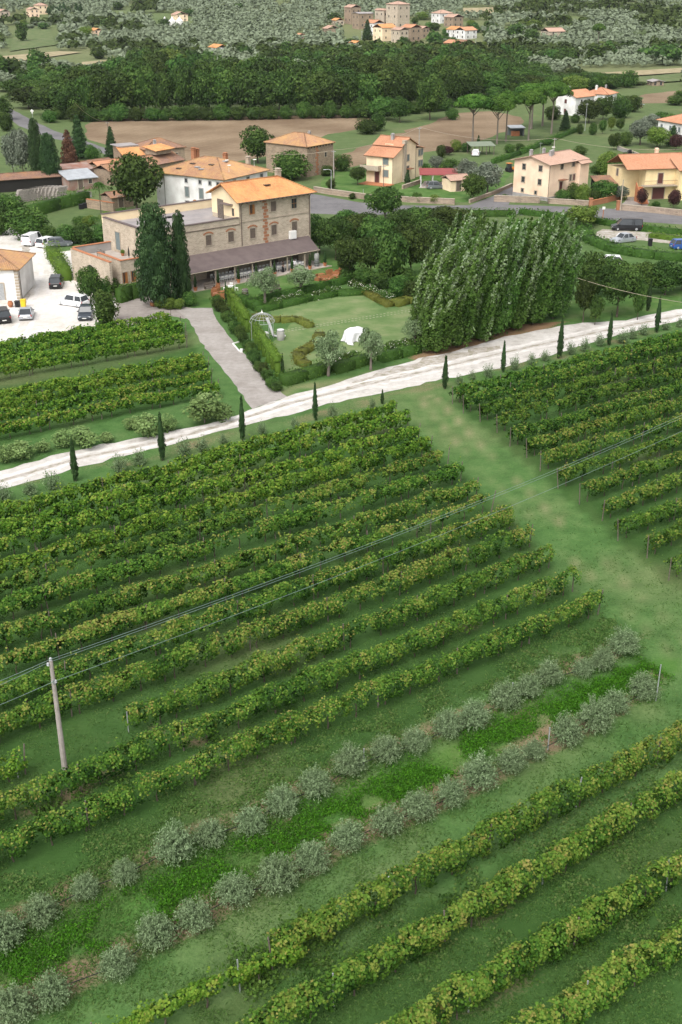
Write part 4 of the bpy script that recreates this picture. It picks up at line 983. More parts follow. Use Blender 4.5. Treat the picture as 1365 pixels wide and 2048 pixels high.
for i in range(3): m = MB(); m.box((-4-.9*i, 9.3+.2*i, 7.26), (.7, .5, .22)); m.build('roof_hatch', BLACKP, v.root)
o = v.win('l', 8.6, 5.2, 1.3, 2.5, 'door', off=15.0, leaf=SHUT_G, name='terrace_door')
# terrace wing
TX0, TX1, TD, TZ = -21.2, -15.02, 11.2, 3.5
v.wall((TX0+1.7,0,-.3),(TX1,TD,TZ), STONE, label='stone wall of the low terrace wing')
v.wall((TX0,0.0,-.3),(TX0+.35,TD,4.6), STONE, 'stair_wall'); 
for lo, hi in (((TX0+1.7,.002,TZ),(TX1,.32,4.55)), ((TX0+.36,TD-.35,-.3),(TX1,TD,4.7)), ((TX0+1.702,.33,TZ),(TX0+2.0,6.4,4.55))):
    m = MB(); m.bbox(lo, hi); m.build('parapet', STONE if lo[1] < 8 else GREYP, v.root)
for lo, hi in (((TX0+1.6,-.06,4.55),(TX1,.4,4.63)), ((TX0+.3,TD-.42,4.7),(TX1,TD+.07,4.78)), ((TX0+1.62,.41,4.552),(TX0+2.08,6.45,4.63)), ((TX0-.06,-.06,4.6),(TX0+.42,TD-.43,4.69))):
    m = MB(); m.bbox(lo, hi); m.build('coping', TERRAC, v.root)
m = MB(); m.bbox((TX0+2.0,.33,TZ),(TX1,TD-.36,TZ+.05)); m.build('terrace_floor', PAVING, v.root)
for i in range(20):
    m = MB(); z = TZ*(1-i/20); m.bbox((TX0+.36, 9.9-i*.48-.48, -.2),(TX0+1.69, 9.9-i*.48, z)); m.build('step', PAVING, v.root)
m = MB(); m.bbox((TX0+.36,9.9,-.2),(TX0+1.69,TD-.36,TZ)); m.build('landing', PAVING, v.root)
for x, z in ((-20.0, 2.2), (-17.7, 2.2)): v.win('f', x if x > -19 else -18.9, z, .8, 1.5, 'wood') if x > -19 else v.win('f', -19.0, z, .8, 1.5, 'wood')
m = MB(); m.box((TX0-.03, 5.4, 1.4), (.06, 1.8, 2.8)); 
for i in range(8):
    q = math.pi*i/8; q2 = math.pi*(i+1)/8
    m.add([(TX0-.06, 5.4+.9*math.cos(q), 2.8+.5*math.sin(q)), (TX0-.06, 5.4+.9*math.cos(q2), 2.8+.5*math.sin(q2)), (TX0-.06, 5.4, 2.8)], [(0, 1, 2)])
tag(m.build('archway', DARK, v.root), 'dark arched doorway under the stairs')
# portico
m = MB(); pr = [(-13.2,-4.5,2.42),(11.6,-3.6,2.42),(12.4,-.0,3.75),(-13.2,-.0,3.75)]
m.add(pr + [(a, b, c-.13) for a, b, c in pr], [(0,1,2,3), (7,6,5,4), (0,4,5,1), (1,5,6,2), (2,6,7,3), (3,7,4,0)]); tag(m.build('portico_roof', PORTICO, v.root), 'long brown membrane roof of the portico')
PX = [-10.7, -7.1, -3.8, -.7, 2.6, 5.65, 8.95, 11.4]
for x in PX:
    y = -4.3+(x+13)/24.4*.85
    m = MB(); m.box((x, y, 1.15), (.16, .16, 2.3)); m.box((x, y+.25, 2.15), (.1, .6, .1)); m.build('portico_post', STONE_TRIM, v.root)
m = MB(); m.tube([(-13.1,-4.35,2.24),(11.5,-3.5,2.24)], .09, 6); m.build('portico_beam', WOODPOST, v.root)
m = MB(); m.tube([(-13.3,-4.6,2.36),(11.7,-3.7,2.36)], .06, 6); m.build('portico_gutter', STONE_TRIM, v.root)
for x in (-9.5, -5.4, -1.6, 2.2, 6, 9.75): v.win('f', x, 1.15, 1.2, 2.2, 'door', leaf=SHUT_B, name='portico_door')
def vloc(x, y, z=0):                                        # villa coordinates -> world
    q = v.o + v.e*x + v.n*y; return np.array([q[0], q[1], z])
m = MB(); m.bbox((-15,-5.0,-.1),(12.6,-.02,.07)); o = m.build('terrace_paving', PAVING); o.location = (*v.o, 0); o.rotation_euler = (0, 0, v.ang); tag(o, kind='structure')
m = MB(); m.bbox((-15,-5.2,-.1),(12.8,-5.01,.1)); o = m.build('terrace_kerb', STONE_TRIM); o.location = (*v.o, 0); o.rotation_euler = (0, 0, v.ang); tag(o, kind='structure')

# the white house behind the villa
w = House('white_house', 'long white plastered house with orange tiled hip roof and skylights', 'house', (448,358), (541,337), 6.5)
dW = w.depth(358, 338); w.W = min(w.W, 13)
w.body([(0,0),(w.W,0),(w.W,dW),(0,dW)], 6.4, WHITEP)
w.wall((.5,dW+.003,-.3),(w.W-.5,dW+2.4,6.2), WHITEP)
w.hip(0, 0, w.W, dW+2.0, 6.4, .36, ROOF_M, .45)
for px, py in ((372,345), (400,351), (420,356), (436,360)): y, z = w.lp(px, py); w.win('l', y, 5.5, .5, .6, 'pane', GREYP)
for px in (374, 402.5): y, z = w.lp(px, 369); w.win('l', y, 3.5, .85, 1.7, 'shut', GREYP, SHUT_G)
for px in (375, 405): y, z = w.lp(px, 397); w.win('l', y, 1.2, .8, 1.3, 'pane', GREYP)
y, z = w.lp(391, 403)
m = MB(); m.box((-.03, y, .9), (.08, 1.2, 1.8))
for i in range(8):
    q = math.pi*i/8; q2 = math.pi*(i+1)/8; m.add([(-.07, y+.6*math.cos(q), 1.8+.5*math.sin(q)), (-.07, y+.6*math.cos(q2), 1.8+.5*math.sin(q2)), (-.07, y, 1.8)], [(0,1,2)])
tag(m.build('door', WOOD_O, w.root), 'arched orange wooden door')
for px, py in ((469,359), (496,353), (523,348)): x, z = w.fp(px, py); w.win('f', x, 5.5, .7, .8, 'pane', GREYP, SHUT_G)
for px in (470, 497): x, z = w.fp(px, 380); w.win('f', x, 3.3, .8, 1.3, 'shut', GREYP, SHUT_G)
w.pipe([(-.08,dW-.1,6.4),(-.08,dW-.1,0)]); w.pipe([(-.1,-.1,6.4),(-.1,-.1,0)])
for k, (fx, fy) in enumerate(((.12,.72),(.2,.5),(.28,.62),(.16,.42),(.3,.36),(.5,.3))):
    x, y = w.W*fx, (dW+2)*fy; zz = 6.4 + .36*(min(x+.45, y+.45)) + .08
    m = MB(); m.box((x, y, zz), (.75, 1.0, .12)); m.build('skylight', METAL_G if k % 2 else GLASS, w.root)
rz_ = 6.4 + .36*(w.W+.9)/2
for x, y in ((w.W*.55, dW*.9), (w.W*.62, dW*.9), (w.W*.8, dW*.55), (w.W*.98, dW*.3)): w.chimney(x, y, 6.4+.36*min(x, w.W-x)*.8, 1.7, .7, BRICK_C if x < w.W*.9 else STONE_TRIM)
for x, y in ((w.W*.2, .8), (w.W*.55, dW*.35), (w.W*.8, 1.0)): w.dish(x, y, 7.4)

# square stone farmhouse with hip roof
h = House('stone_house', 'square old stone farmhouse with weathered hip roof at the field edge', 'house', (614,293), (667,284), 6.3)
dS = h.depth(548, 281)
h.body([(0,0),(h.W,0),(h.W,dS),(0,dS)], 6.25, STONE_D); h.hip(0, 0, h.W, dS, 6.25, .42, ROOF_M, .35)
h.chimney(h.W*.72, dS*.4, 7.4, .7, .5, GREYP)
m = MB()
for i in range(12): m.box((h.W*.38+.15*(-1)**i, -.014, .3+i*.48), (.5+.2*((i*5) % 3), .05, .4))
m.build('brick_strip', BRICK_C, h.root)
for i in range(9): m = MB(); m.box((h.W*(i+.5)/9, -.02, 5.9), (.3, .06, .25)); m.build('vent_hole', DARK, h.root)
h.win('f', h.W*.7, 4.0, .7, .9, 'pane', STONE_TRIM)

# pale apricot house with stepped roof
h = House('apricot_house', 'pale apricot house with stepped red-tiled roofs and a corner balcony', 'house', (786,313), (843,299), 5.6)
dY = h.depth(734, 308); WY = h.W = 9.6
prof = [(0,-.3),(WY,-.3),(WY,7.0),(6.2,8.5),(3.4,7.3),(3.4,6.9),(0,5.6)]
m = MB(); n = len(prof); m.add([(x, 0, z) for x, z in prof] + [(x, dY, z) for x, z in prof], [tuple(range(n)), tuple(range(n, 2*n))[::-1]] + [(i, n+i, n+(i+1) % n, (i+1) % n) for i in range(n)]); m.build('wall', PALEY, h.root)
O = .45
h.planes('roof', [((-.5,dY+O,5.42),(-.5,-O,5.42),(3.3,-O,7.02),(3.3,dY+O,7.02))], ROOF_R)
h.planes('roof', [((2.9,dY+O,7.15),(2.9,-O,7.15),(6.2,-O,8.65),(6.2,dY+O,8.65)), ((WY+.5,-O,6.88),(WY+.5,dY+O,6.88),(6.2,dY+O,8.65),(6.2,-O,8.65))], ROOF_R)
h.ridge([(6.2,-O,8.68),(6.2,dY+O,8.68)], ROOF_R)
h.wall((WY+.003,.6,-.3),(WY+4.2,dY-1,5.9), PALEY); h.planes('roof', [((WY+4.6,.3,5.75),(WY+4.6,dY-.7,5.75),(WY+.02,dY-.7,6.75),(WY+.02,.3,6.75))], ROOF_R)
for px, py in ((772,322.5), (772,347)): y, z = h.lp(px, py); h.win('l', y, z, 1.2, 1.3, 'shut', STONE_TRIM, SHUT_G)
y, z = h.lp(755, 345); tag(h.win('l', y, 1.2, 1.0, 2.2, 'door', STONE_TRIM, SHUT_R, name='door'), 'dark red front door')
h.win('l', dY*.45, 7.03, 1.6, .7, 'pane', PALEY, off=-3.35)
for px, py in ((816.5,315.5), (844,305.5), (853,303), (844,327), (853,325), (816,338)):
    x, z = h.fp(px, py); h.win('f', min(x, WY+3.6), z, .85, 1.2, 'shut' if py < 335 else 'pane', STONE_TRIM, SHUT_G, off=0 if x < WY else -.6)
m = MB(); m.bbox((-1.3,dY-3.6,2.6),(.0-.003,dY+.8,2.75)); m.bbox((-1.32,dY-3.6,2.75),(-1.2,dY+.8,3.6)); m.bbox((-1.2,dY-3.6,2.75),(-.003,dY-3.48,3.6)); tag(m.build('balcony', STONE_TRIM, h.root), 'pale balcony with solid parapet')
m = MB(); m.bbox((4.0,-.45,.0),(4.9,-.003,7.6)); m.bbox((3.9,-.55,7.6),(5.0,.1,8.3)); m.build('chimney', STONE_TRIM, h.root)
h.chimney(5.2, dY*.5, 8.0, 1.0, .6, GREYP)
m = MB(); m.bbox((5.6,-1.0,2.35),(7.3,-.003,2.5)); m.build('door_canopy', ROOF_R, h.root)
h.pipe([(-.05,-.05,5.5),(-.05,-.05,0)]); h.pipe([(WY-.05,-.05,6.8),(WY-.05,-.05,0)])
m = MB(); m.bbox((-3,-.5,0),(0,dY,.15)); m.build('porch_step', TERRAC, h.root)

# peach house by the side street
h = House('peach_house', 'peach plastered three-storey house with low brown roof beside the road', 'house', (1101,328), (1172,316), 6.9)
dP = h.depth(1030, 318); WP = h.W
m = MB(); prof = [(-.3, 0), (6.85, 0), (7.9, dP/2), (6.85, dP), (-.3, dP)]
V = [(0, y, z) for z, y in prof] + [(WP, y, z) for z, y in prof]; n = 5
m.add(V, [tuple(range(n))[::-1], tuple(range(n, 2*n))] + [(i, (i+1) % n, n+(i+1) % n, n+i) for i in range(n)]); m.build('wall', PEACH, h.root)
O = .6; zt = 7.98; pe = 6.95-.17
h.planes('roof', [((-O,-O,pe),(WP+O,-O,pe),(WP+O,dP/2,zt),(-O,dP/2,zt)), ((WP+O,dP+O,pe),(-O,dP+O,pe),(-O,dP/2,zt),(WP+O,dP/2,zt))], ROOF_P)
h.ridge([(-O,dP/2,zt+.03),(WP+O,dP/2,zt+.03)], ROOF_P)
h.wall((WP*.74,-1.0,-.3),(WP-.05,-.003,6.3), PEACH); h.planes('roof', [((WP*.72,-1.5,6.25),(WP+.4,-1.5,6.25),(WP+.4,-.5,6.7),(WP*.72,-.5,6.7))], ROOF_P)
m = MB(); m.bbox((-.05,-.05,-.3),(WP*.73,-.004,.75)); m.bbox((-.05,-.05,-.3),(-.004,dP+.05,.75)); m.build('plinth', GREYP, h.root)
for px, py in ((1049,333), (1082,337), (1047,358.5), (1080,364), (1045.5,380), (1072,385)):
    y, z = h.lp(px, py); sm = py > 375; h.win('l', y, z, .75 if not sm else .55, 1.0 if not sm else .6, 'pane', STONE_TRIM, SHUT_B)
for px, py in ((1124.5,332), (1147.5,326)): x, z = h.fp(px, py); h.win('f', x, z, .8, 1.15, 'pane', STONE_TRIM)
x, z = h.fp(1143, 355); h.win('f', x-.3, z, .6, 1.1, 'shut', STONE_TRIM); h.win('f', x+.8, z, .6, 1.1, 'shut', STONE_TRIM, SHUT_R)
x, z = h.fp(1122, 366); h.win('f', x, 2.2, .9, 2.0, 'door', STONE_TRIM, SHUT_R, name='door')
m = MB(); m.bbox((x-.9,-1.1,3.6),(x+.9,-.003,3.72)); m.build('door_canopy', ROOF_R, h.root)
m = MB(); m.bbox((x-.9,-1.4,-.2),(x+1.2,-.06,1.2)); m.build('entrance_steps', PAVING, h.root)
for q in ((WP*.35,dP*.35), (WP*.45,dP*.4), (WP*.2,dP*.75), (WP*.5,dP*.7)): h.chimney(q[0], q[1], 7.4, .9, .5, GREYP)
h.dish(WP*.5, dP*.45, 8.0); h.pipe([(-.05,-.05,6.9),(-.05,-.05,0)])
m = MB(); m.tube([(WP*.3,dP*.6,7.5),(WP*.3,dP*.6,10)], .03, 5); m.box((WP*.3,dP*.6,9.8), (1.2,.04,.04)); m.build('aerial', METAL_G, h.root)

# yellow house at the right edge
h = House('yellow_house', 'yellow house with red-tiled roof, railed balcony and brown garage doors', 'house', (1294,337), (1390,334), 5.8)
dQ = 9.0; WQ = 15.0; h.W = WQ
h.body([(0,0),(WQ,0),(WQ,dQ),(0,dQ)], 5.75, YELLOWP); h.wall((-3.6,3.2,-.3),(-.003,dQ+1,5.2), YELLOWP)
h.hip(-3.6, 0, WQ, dQ, 5.75, .42, ROOF_R, .5, True, True)
h.planes('roof', [((5.5,-2.6,5.6),(10.5,-2.6,5.6),(10.5,2,7.3),(5.5,2,7.3))], ROOF_R); h.wall((6,-2,-.3),(10,-.003,5.5), YELLOWP)
for x in (3.0, 9.2): h.win('f', x, 3.9, 1.0, 1.9, 'shut', STONE_TRIM, SHUT_R, off=0 if x < 6 else 2.0)
h.win('l', 5.0, 4.5, .8, 1.2, 'shut', STONE_TRIM, SHUT_B, off=3.6); h.win('l', 4.6, 1.1, 1.1, 2.0, 'door', STONE_TRIM, SHUT_R, off=3.6, name='door')
for x in (2.9, 9.0): h.win('f', x, 1.1, 2.4, 2.1, 'door', STONE_TRIM, SHUT_R, off=0 if x < 6 else 2.0, name='garage_door')
m = MB(); m.bbox((-.8,-1.5,2.6),(5.98,-.003,2.76)); tag(m.build('balcony', STONE_TRIM, h.root), 'narrow balcony slab')
m = MB()
m.tube([(-.75,-1.45,3.7),(5.9,-1.45,3.7)], .03, 4)
for i in range(34): m.tube([(-.75+i*.2,-1.45,2.76),(-.75+i*.2,-1.45,3.7)], .015, 4, cap=False)
tag(m.build('railing', SHUT_R, h.root), kind='stuff')
for i in range(11):
    m = MB(); m.bbox((-2.2,-4.6+i*.32,-.1),(-1.0,-4.28+i*.32,2.65*(i+1)/11)); m.build('step', TERRAC, h.root)
m = MB(); m.add([(-2.35,-4.7,-.1),(-2.35,-1.0,-.1),(-2.35,-1.0,3.5),(-2.35,-4.7,.9),(-2.21,-4.7,-.1),(-2.21,-1.0,-.1),(-2.21,-1.0,3.5),(-2.21,-4.7,.9)], [(0,1,2,3),(7,6,5,4),(0,4,5,1),(1,5,6,2),(2,6,7,3),(3,7,4,0)]); m.build('stair_wall', TERRAC, h.root)
h.chimney(-1.5, 5, 7.0, 1.2, .6, BLACKP); h.chimney(4.0, 5, 7.2, 1.2, .6, PEACH)
h.wall((-7.5,5,-.3),(-3.62,5.25,2.6), YELLOWP); h.planes('roof', [((-7.8,4.0,2.4),(-3.62,4.0,2.4),(-3.62,8.5,3.4),(-7.8,8.5,3.4))], ROOF_D)
h.wall((-7.5,8.0,-.3),(-3.62,8.3,3.0), DARK)

# white houses behind the pines
h = House('white_house', 'white gabled house with red roof behind the tall umbrella pines', 'house', (1153,194), (1190,190), 5.4)
d2 = h.depth(1117, 200) if h.depth(1117, 200) > 4 else 7.5; d2 = min(d2, 8.5); W2 = h.W = min(h.W, 9.0)
m = MB(); prof = [(-.3,0),(5.3,0),(6.9,d2/2),(5.3,d2),(-.3,d2)]; V = [(0, y, z) for z, y in prof]+[(W2, y, z) for z, y in prof]; n = 5
m.add(V, [tuple(range(n))[::-1], tuple(range(n, 2*n))]+[(i, (i+1) % n, n+(i+1) % n, n+i) for i in range(n)]); m.build('wall', WHITEP, h.root)
h.planes('roof', [((-.5,-.5,5.25),(W2+.5,-.5,5.25),(W2+.5,d2/2,7.0),(-.5,d2/2,7.0)), ((W2+.5,d2+.5,5.25),(-.5,d2+.5,5.25),(-.5,d2/2,7.0),(W2+.5,d2/2,7.0))], ROOF_R)
for y, z in ((d2*.5,3.9), (d2*.5,1.2)): h.win('l', y, z, .9, 1.2, 'shut', WHITEP, SHUT_R)
for x in (W2*.3, W2*.7): h.win('f', x, 3.9, .9, 1.2, 'pane', WHITEP)
h.chimney(2, d2*.6, 6.4, 1.3, .6, GREYP)
h = House('white_house', 'smaller white house with red roof beside the gabled white house', 'house', (1217,189), (1247,182), 4.2)
W2 = h.W = 8; h.body([(0,0),(W2,0),(W2,8),(0,8)], 4.15, WHITEP); h.hip(0,0,W2,8,4.15,.4,ROOF_R,.4)
h.win('f', 2, 2.4, .9, 1.2, 'pane', WHITEP); h.win('f', 6, 2.4, .9, 1.2, 'pane', WHITEP); h.win('l', 3, 2.4, .9, 1.2, 'pane', WHITEP); h.chimney(2.5, 5, 5.2, 1.0, .6, WHITE); h.chimney(5.5, 3, 5.2, 1.0, .5, GREYP)
h = House('white_house', 'white house with low red hip roof at the right edge beyond the yellow house', 'house', (1318,239), (1400,253), 5.0)
W2 = h.W = 14; h.body([(0,0),(W2,0),(W2,9),(0,9)], 4.95, WHITEP); h.hip(0,0,W2,9,4.95,.36,ROOF_R,.5); h.chimney(5, 6, 6.2, 1.0, .7, TERRAC)
for x in (1.5, 5, 8.5): h.win('f', x, 3.4, .9, 1.2, 'shut', WHITEP, SHUT_G)
h = House('low_house', 'low pinkish house roof glimpsed behind the umbrella pines', 'house', (1010,172), (1060,163), 3.4)
W2 = h.W = 11; h.body([(0,0),(W2,0),(W2,6),(0,6)], 3.35, PEACH); h.hip(0,0,W2,6,3.35,.4,ROOF_P,.4, True, True); h.win('f', 3, 1.6, 1, 1.2, 'pane', WHITEP); h.win('f', 8, 1.6, 1, 1.2, 'pane', WHITEP)

# plaster house at the left edge of the yard
h = House('plaster_house', 'pale plaster house with brick quoins and old tile roof by the yard', 'house', (42,535), (44,505), 4.4)
q = P(42,600); h.root.location = (q[0], q[1], 0); h.root.rotation_euler = (0, 0, v.ang + math.pi/2*.0 + math.radians(52)); h.o = q[:2]; h.ang = v.ang+math.radians(52)
# local x runs back along the east wall, local y to the left along the front
h.e = np.array([math.cos(h.ang), math.sin(h.ang)]); h.n = np.array([-h.e[1], h.e[0]]); WL = h.W = 8.5
h.body([(0,0),(WL,0),(WL,9),(0,9)], 4.2, WHITEP); h.hip(0,0,WL,9,4.2,.38,ROOF_M,.45)
for i in range(10):
    m = MB(); s_ = .5 if i % 2 else .32; m.bbox((-.03,-.03,.1+i*.4),(s_,.0-.003,.42+i*.4)); m.bbox((-.03,-.002,.1+i*.4),(-.003,s_+.15*(i % 2 == 0),.42+i*.4)); m.build('quoin', STONE_TRIM, h.root)
h.win('l', 3.4, 3.0, .9, 1.3, 'shut', STONE_TRIM, SHUT_G); h.win('l', 2.8, 1.1, 1.5, 2.3, 'door', STONE_TRIM, METAL_G, name='door')
h.pipe([(.6,-.08,4.2),(.6,-.08,0)])

# stone farm buildings at the left
h = House('stone_farmhouse', 'old stone farmhouse with lichen-covered hip roof by the ploughed field', 'house', (292,299), (342,295), 5.2)
W2 = h.W = 9; h.body([(0,0),(W2,0),(W2,8),(0,8)], 5.1, STONE_D); h.hip(0,0,W2,8,5.1,.4,ROOF_D,.35); h.chimney(2.5,.8,5.6,1.0,.5,GREYP)
h.wall((-4.6,.6,-.3),(-.003,3.6,3.4), STONE_D); h.planes('roof', [((-5.1,.1,4.1),(-.01,.1,4.1),(-.01,4.2,5.6),(-5.1,4.2,5.6))], ROOF_O)
for x in (-4.5,-2.5): m = MB(); m.box((x,.4,3.75),(.3,.3,.7)); m.build('pillar', STONE_D, h.root)
m = MB(); m.bbox((-4.4,3.62,-.3),(-.01,7.8,5.6)); m.build('wall', STONE_D, h.root); m = MB(); m.bbox((-4.9,3.8,5.62),(-.02,8.2,5.75)); tag(m.build('flat_roof', FLATROOF, h.root), 'grey felt roof')
for x in (2, 4.5, 7): h.win('f', x, 3.6, .6, .8, 'pane', STONE_TRIM)
h = House('stone_barn', 'stone barn with brown tile roof between the tree and the white house', 'barn', (303,330), (346,322), 4.6)
W2 = h.W = 9.5; h.body([(0,0),(W2,0),(W2,6.5),(0,6.5)], 4.5, STONE_D); h.hip(0,0,W2,6.5,4.5,.4,ROOF_D,.4,True,True)
m = MB(); m.bbox((W2*.35,1.5,6),(W2*.8,4.5,6.9)); m.build('dormer_wall', STONE_D, h.root); h.planes('roof', [((W2*.3,1.1,6.85),(W2*.9,1.1,6.85),(W2*.9,5,7.5),(W2*.3,5,7.5))], ROOF_O)
h.win('f', 2.2, 2.6, .8, 1.2, 'shut', STONE_TRIM); h.win('f', 6.5, 2.6, .8, 1.0, 'pane', STONE_TRIM)
def shed(name, label, C, ang, W, D, H, wallm, roofm, pitch=.4, gl=True, gr=True, cat='outbuilding', z=0, mono=False, door=True):
    p = P(*C); hh = House(name, label, cat, None, None, H, z, None, p, math.radians(ang), W)
    hh.body([(0,0),(W,0),(W,D),(0,D)], H, wallm)
    if mono: hh.planes('roof', [((-.3,-.3,H),(W+.3,-.3,H),(W+.3,D+.3,H+pitch*D),(-.3,D+.3,H+pitch*D))], roofm)
    else: hh.hip(0, 0, W, D, H, pitch, roofm, .3, gl, gr)
    if door: hh.win('f', W*.4, 1.1, 1.0, 2.0, 'door', STONE_TRIM, SHUT_B, name='door'); hh.win('f', W*.75, 1.5, .7, .8, 'pane', STONE_TRIM)
    return hh
shed('farm_outbuilding', 'long low outbuilding with old brown tiles left of the big round tree', (222,372), 48, 8, 5, 3.0, STONE_D, ROOF_D, .35)
shed('farm_outbuilding', 'small stone outbuilding with red tiles in front of the long low one', (200,358), 42, 6, 4, 2.6, STONE_D, ROOF_R, .35)
shed('farm_outbuilding', 'stone lean-to with reddish roof beside the dead brown conifer', (176,352), 46, 7, 4, 2.2, STONE_D, ROOF_D, .3)
shed('farm_outbuilding', 'low tiled shed near the palm under the big round tree', (226,418), 40, 4.5, 4, 2.0, STONE_D, ROOF_D, .35)
shed('tin_shed', 'open shed with rusty and grey corrugated roof beside stacked bundles', (140,382), 34, 6, 5, 2.2, RUST, TIN, .22, mono=True, cat='shed')
shed('tin_shed', 'rusty roofed shed behind the grey corrugated one', (135,368), 34, 6, 4, 2.6, RUST, RUST, .2, mono=True, cat='shed')
shed('long_shed', 'long low shed with old tile roof at the left edge behind the stacked bundles', (-8,386), 24, 16, 5, 2.4, DARK, ROOF_D, .3, cat='shed', door=False)
# white church-like house and the hill village
def hut(px, py, wpx, hpx, ang, wallm, roofm, label, name='village_house', D=None, pitch=.4, gl=True, gr=True, nwin=2, floors=2, group=None, cat='house'):
    p = G(px, py); s = SC(p); W = wpx/s; H = hpx/s/.95; D = D or W*.8
    hh = House(name, label, cat, None, None, H, p[2], group, p, math.radians(ang), W)
    hh.body([(0,0),(W,0),(W,D),(0,D)], H, wallm, -2.0); hh.hip(0, 0, W, D, H, pitch, roofm, .4, gl, gr)
    for k in range(floors):
        for i in range(nwin):
            hh.win('f', W*(i+.5)/nwin, H*(k+.55)/floors, .9, 1.2, 'pane', wallm, SHUT_B); 
            if i < 2: hh.win('l', D*(i+.5)/2, H*(k+.55)/floors, .9, 1.2, 'pane', wallm, SHUT_B)
    return hh
VST = STONE_D
hut(795,60,32,44,38,STONE,ROOF_P,'tall square stone tower house, highest of the hill village','tower_house',11,.3,False,False,2,3)
hut(768,56,14,30,38,STONE,ROOF_P,'narrow stone wing left of the tall tower house',D=9,gl=False)
hut(703,50,22,30,30,VST,ROOF_P,'stone house with flat brown roof at the left end of the hill village',D=9)
hut(718,60,34,28,30,VST,FLATROOF,'long grey-roofed stone house in the hill village',D=8,pitch=.15)
hut(765,84,36,24,36,PALEY,ROOF_O,'pale village house with orange roof below the tower house',D=9)
hut(748,72,26,22,36,WHITEP,ROOF_R,'white village house with red roof left of the pale one',D=9)
hut(800,90,22,26,36,STONE,ROOF_P,'stone village house beside the dark round tree',D=8)
hut(822,86,26,26,36,STONE_D,ROOF_R,'stone village house with red roof, lower end of the village',D=9)
hut(845,78,18,18,36,STONE_D,ROOF_P,'small stone house at the right end of the hill village',D=8)
hut(880,48,32,18,34,WHITEP,ROOF_P,'white house with pale hip roof uphill right of the tower house',D=9,gl=False,gr=False)
hut(906,56,26,18,34,STONE_D,ROOF_P,'stone house beside the white hip-roofed house',D=9)
hut(912,76,26,14,34,WHITEP,ROOF_O,'white house with orange roof among trees right of the village',D=9)
hut(930,80,34,16,40,WHITEP,ROOF_R,'long white house with red roof right of the village',D=8)
hut(905,105,26,16,36,BRICK_C,ROOF_R,'small brick building below the village houses',D=7)
hut(930,100,24,12,36,STONE_D,ROOF_D,'open-sided stone shed below the village houses',D=7,floors=1)
hut(712,100,16,12,36,TERRAC,ROOF_O,'small terracotta-coloured hut below the village',D=6,floors=1)
hut(1098,78,38,12,24,STONE,ROOF_P,'long stone house with brown roof alone among the olive trees',D=9)
hut(78,30,20,16,30,PALEY,ROOF_P,'yellow farmhouse on the hill at the far left',D=10,gl=False,gr=False)
hut(62,36,18,14,30,PEACH,ROOF_P,'peach wing of the yellow hill farmhouse',D=9)
hut(2,42,20,16,30,STONE,ROOF_P,'stone farm building at the far left edge of the hill',D=9)
hut(352,44,26,12,26,PALEY,ROOF_P,'isolated pale house among olives above the white tents',D=9)
hut(434,107,26,10,34,WHITEP,ROOF_O,'white house with orange roof just above the dark wood',D=9)
hut(290,128,14,12,34,PALEY,ROOF_O,'small cream house half hidden above the dark wood',D=8)
hut(190,74,18,11,34,PEACH,ROOF_O,'peach house among pale trees on the left hillside',D=8)
hut(655,68,26,9,22,STONE_D,ROOF_P,'long low stone barn left of the hill village',D=8,floors=1)
hut(672,52,18,9,22,STONE,ROOF_O,'stone house with orange roof up left of the village',D=8,floors=1)
hut(600,78,10,7,22,RUST,ROOF_R,'small red shed on the hill left of the village',D=6,floors=1,nwin=1)
hut(1305,172,24,8,10,STONE_D,FLATROOF,'low grey shed in the fenced plot at the right',D=5,floors=1,pitch=.2)
hut(1270,216,18,6,20,STONE_D,TIN,'small shed with green-grey roof right of the white houses',D=5,floors=1,nwin=1,pitch=.2)
tent = G(340,52); st_ = SC(tent)
for i in range(3):
    m = MB(); w_ = 14/st_; m.lathe([(w_*.55,0),(w_*.55,2.6),(w_*.58,2.7),(w_*.2,4.2),(.1,5.6)], 10); o = m.build('party_tent', WHITE); o.location = (tent[0]+i*w_*1.0-3, tent[1]+i*1.5, tent[2]); tag(o, ['left of three white peaked tents among the far olives','middle of three white peaked tents among the far olives','right of three white peaked tents among the far olives'][i], 'tent', 'white tents on the hill')
# carport, shelters
def shelter(name, label, C, ang, W, D, H, mat, posts=WHITE, slope=.0, cat='carport', n=4):
    p = P(*C); t = thing(name, label, cat, p, math.radians(ang))
    m = MB(); R_ = [(-.3,-.3,H),(W+.3,-.3,H),(W+.3,D+.3,H+slope*D),(-.3,D+.3,H+slope*D)]; m.add(R_+[(a,b,c-.12) for a,b,c in R_], [(0,1,2,3),(7,6,5,4),(0,4,5,1),(1,5,6,2),(2,6,7,3),(3,7,4,0)]); m.build('roof', mat, t)
    for x in np.linspace(0, W, n):
        for y in (0, D): m = MB(); m.box((x, y, (H-.1)/2), (.14,.14,H-.1)); m.build('post', posts, t)
    return t
shelter('carport', 'red-roofed open carport on white posts in the garden', (842,374), -2, 7.2, 5.2, 2.5, REDMET, WHITE, .08)
sheet('carport_floor', [(838,376),(905,378),(915,366),(850,362)], PAVING, .012, 0)
shed('garden_hut', 'small cream hut with tile roof attached right of the red carport', (902,384), 22, 4.2, 4, 2.2, PALEY, ROOF_P, .35, cat='hut')
shelter('carport', 'grey-green lean-to carport behind the garden trees', (943,311), 8, 5.5, 4, 2.2, plain('green_roof_sheet', (.2,.23,.17), (.15,.18,.13)), WOODPOST, .1)
t = shelter('field_shelter', 'small open shelter with pale tin roof under the umbrella pines', (1022,273), 10, 3.6, 3, 2.2, TIN, WOODPOST, .1, 'shelter', 2)
m = MB(); m.bbox((0,2.8,0),(3.6,2.9,2.2)); m.bbox((3.5,0,0),(3.6,2.8,2.2)); m.build('wall', SHUT_G, t)
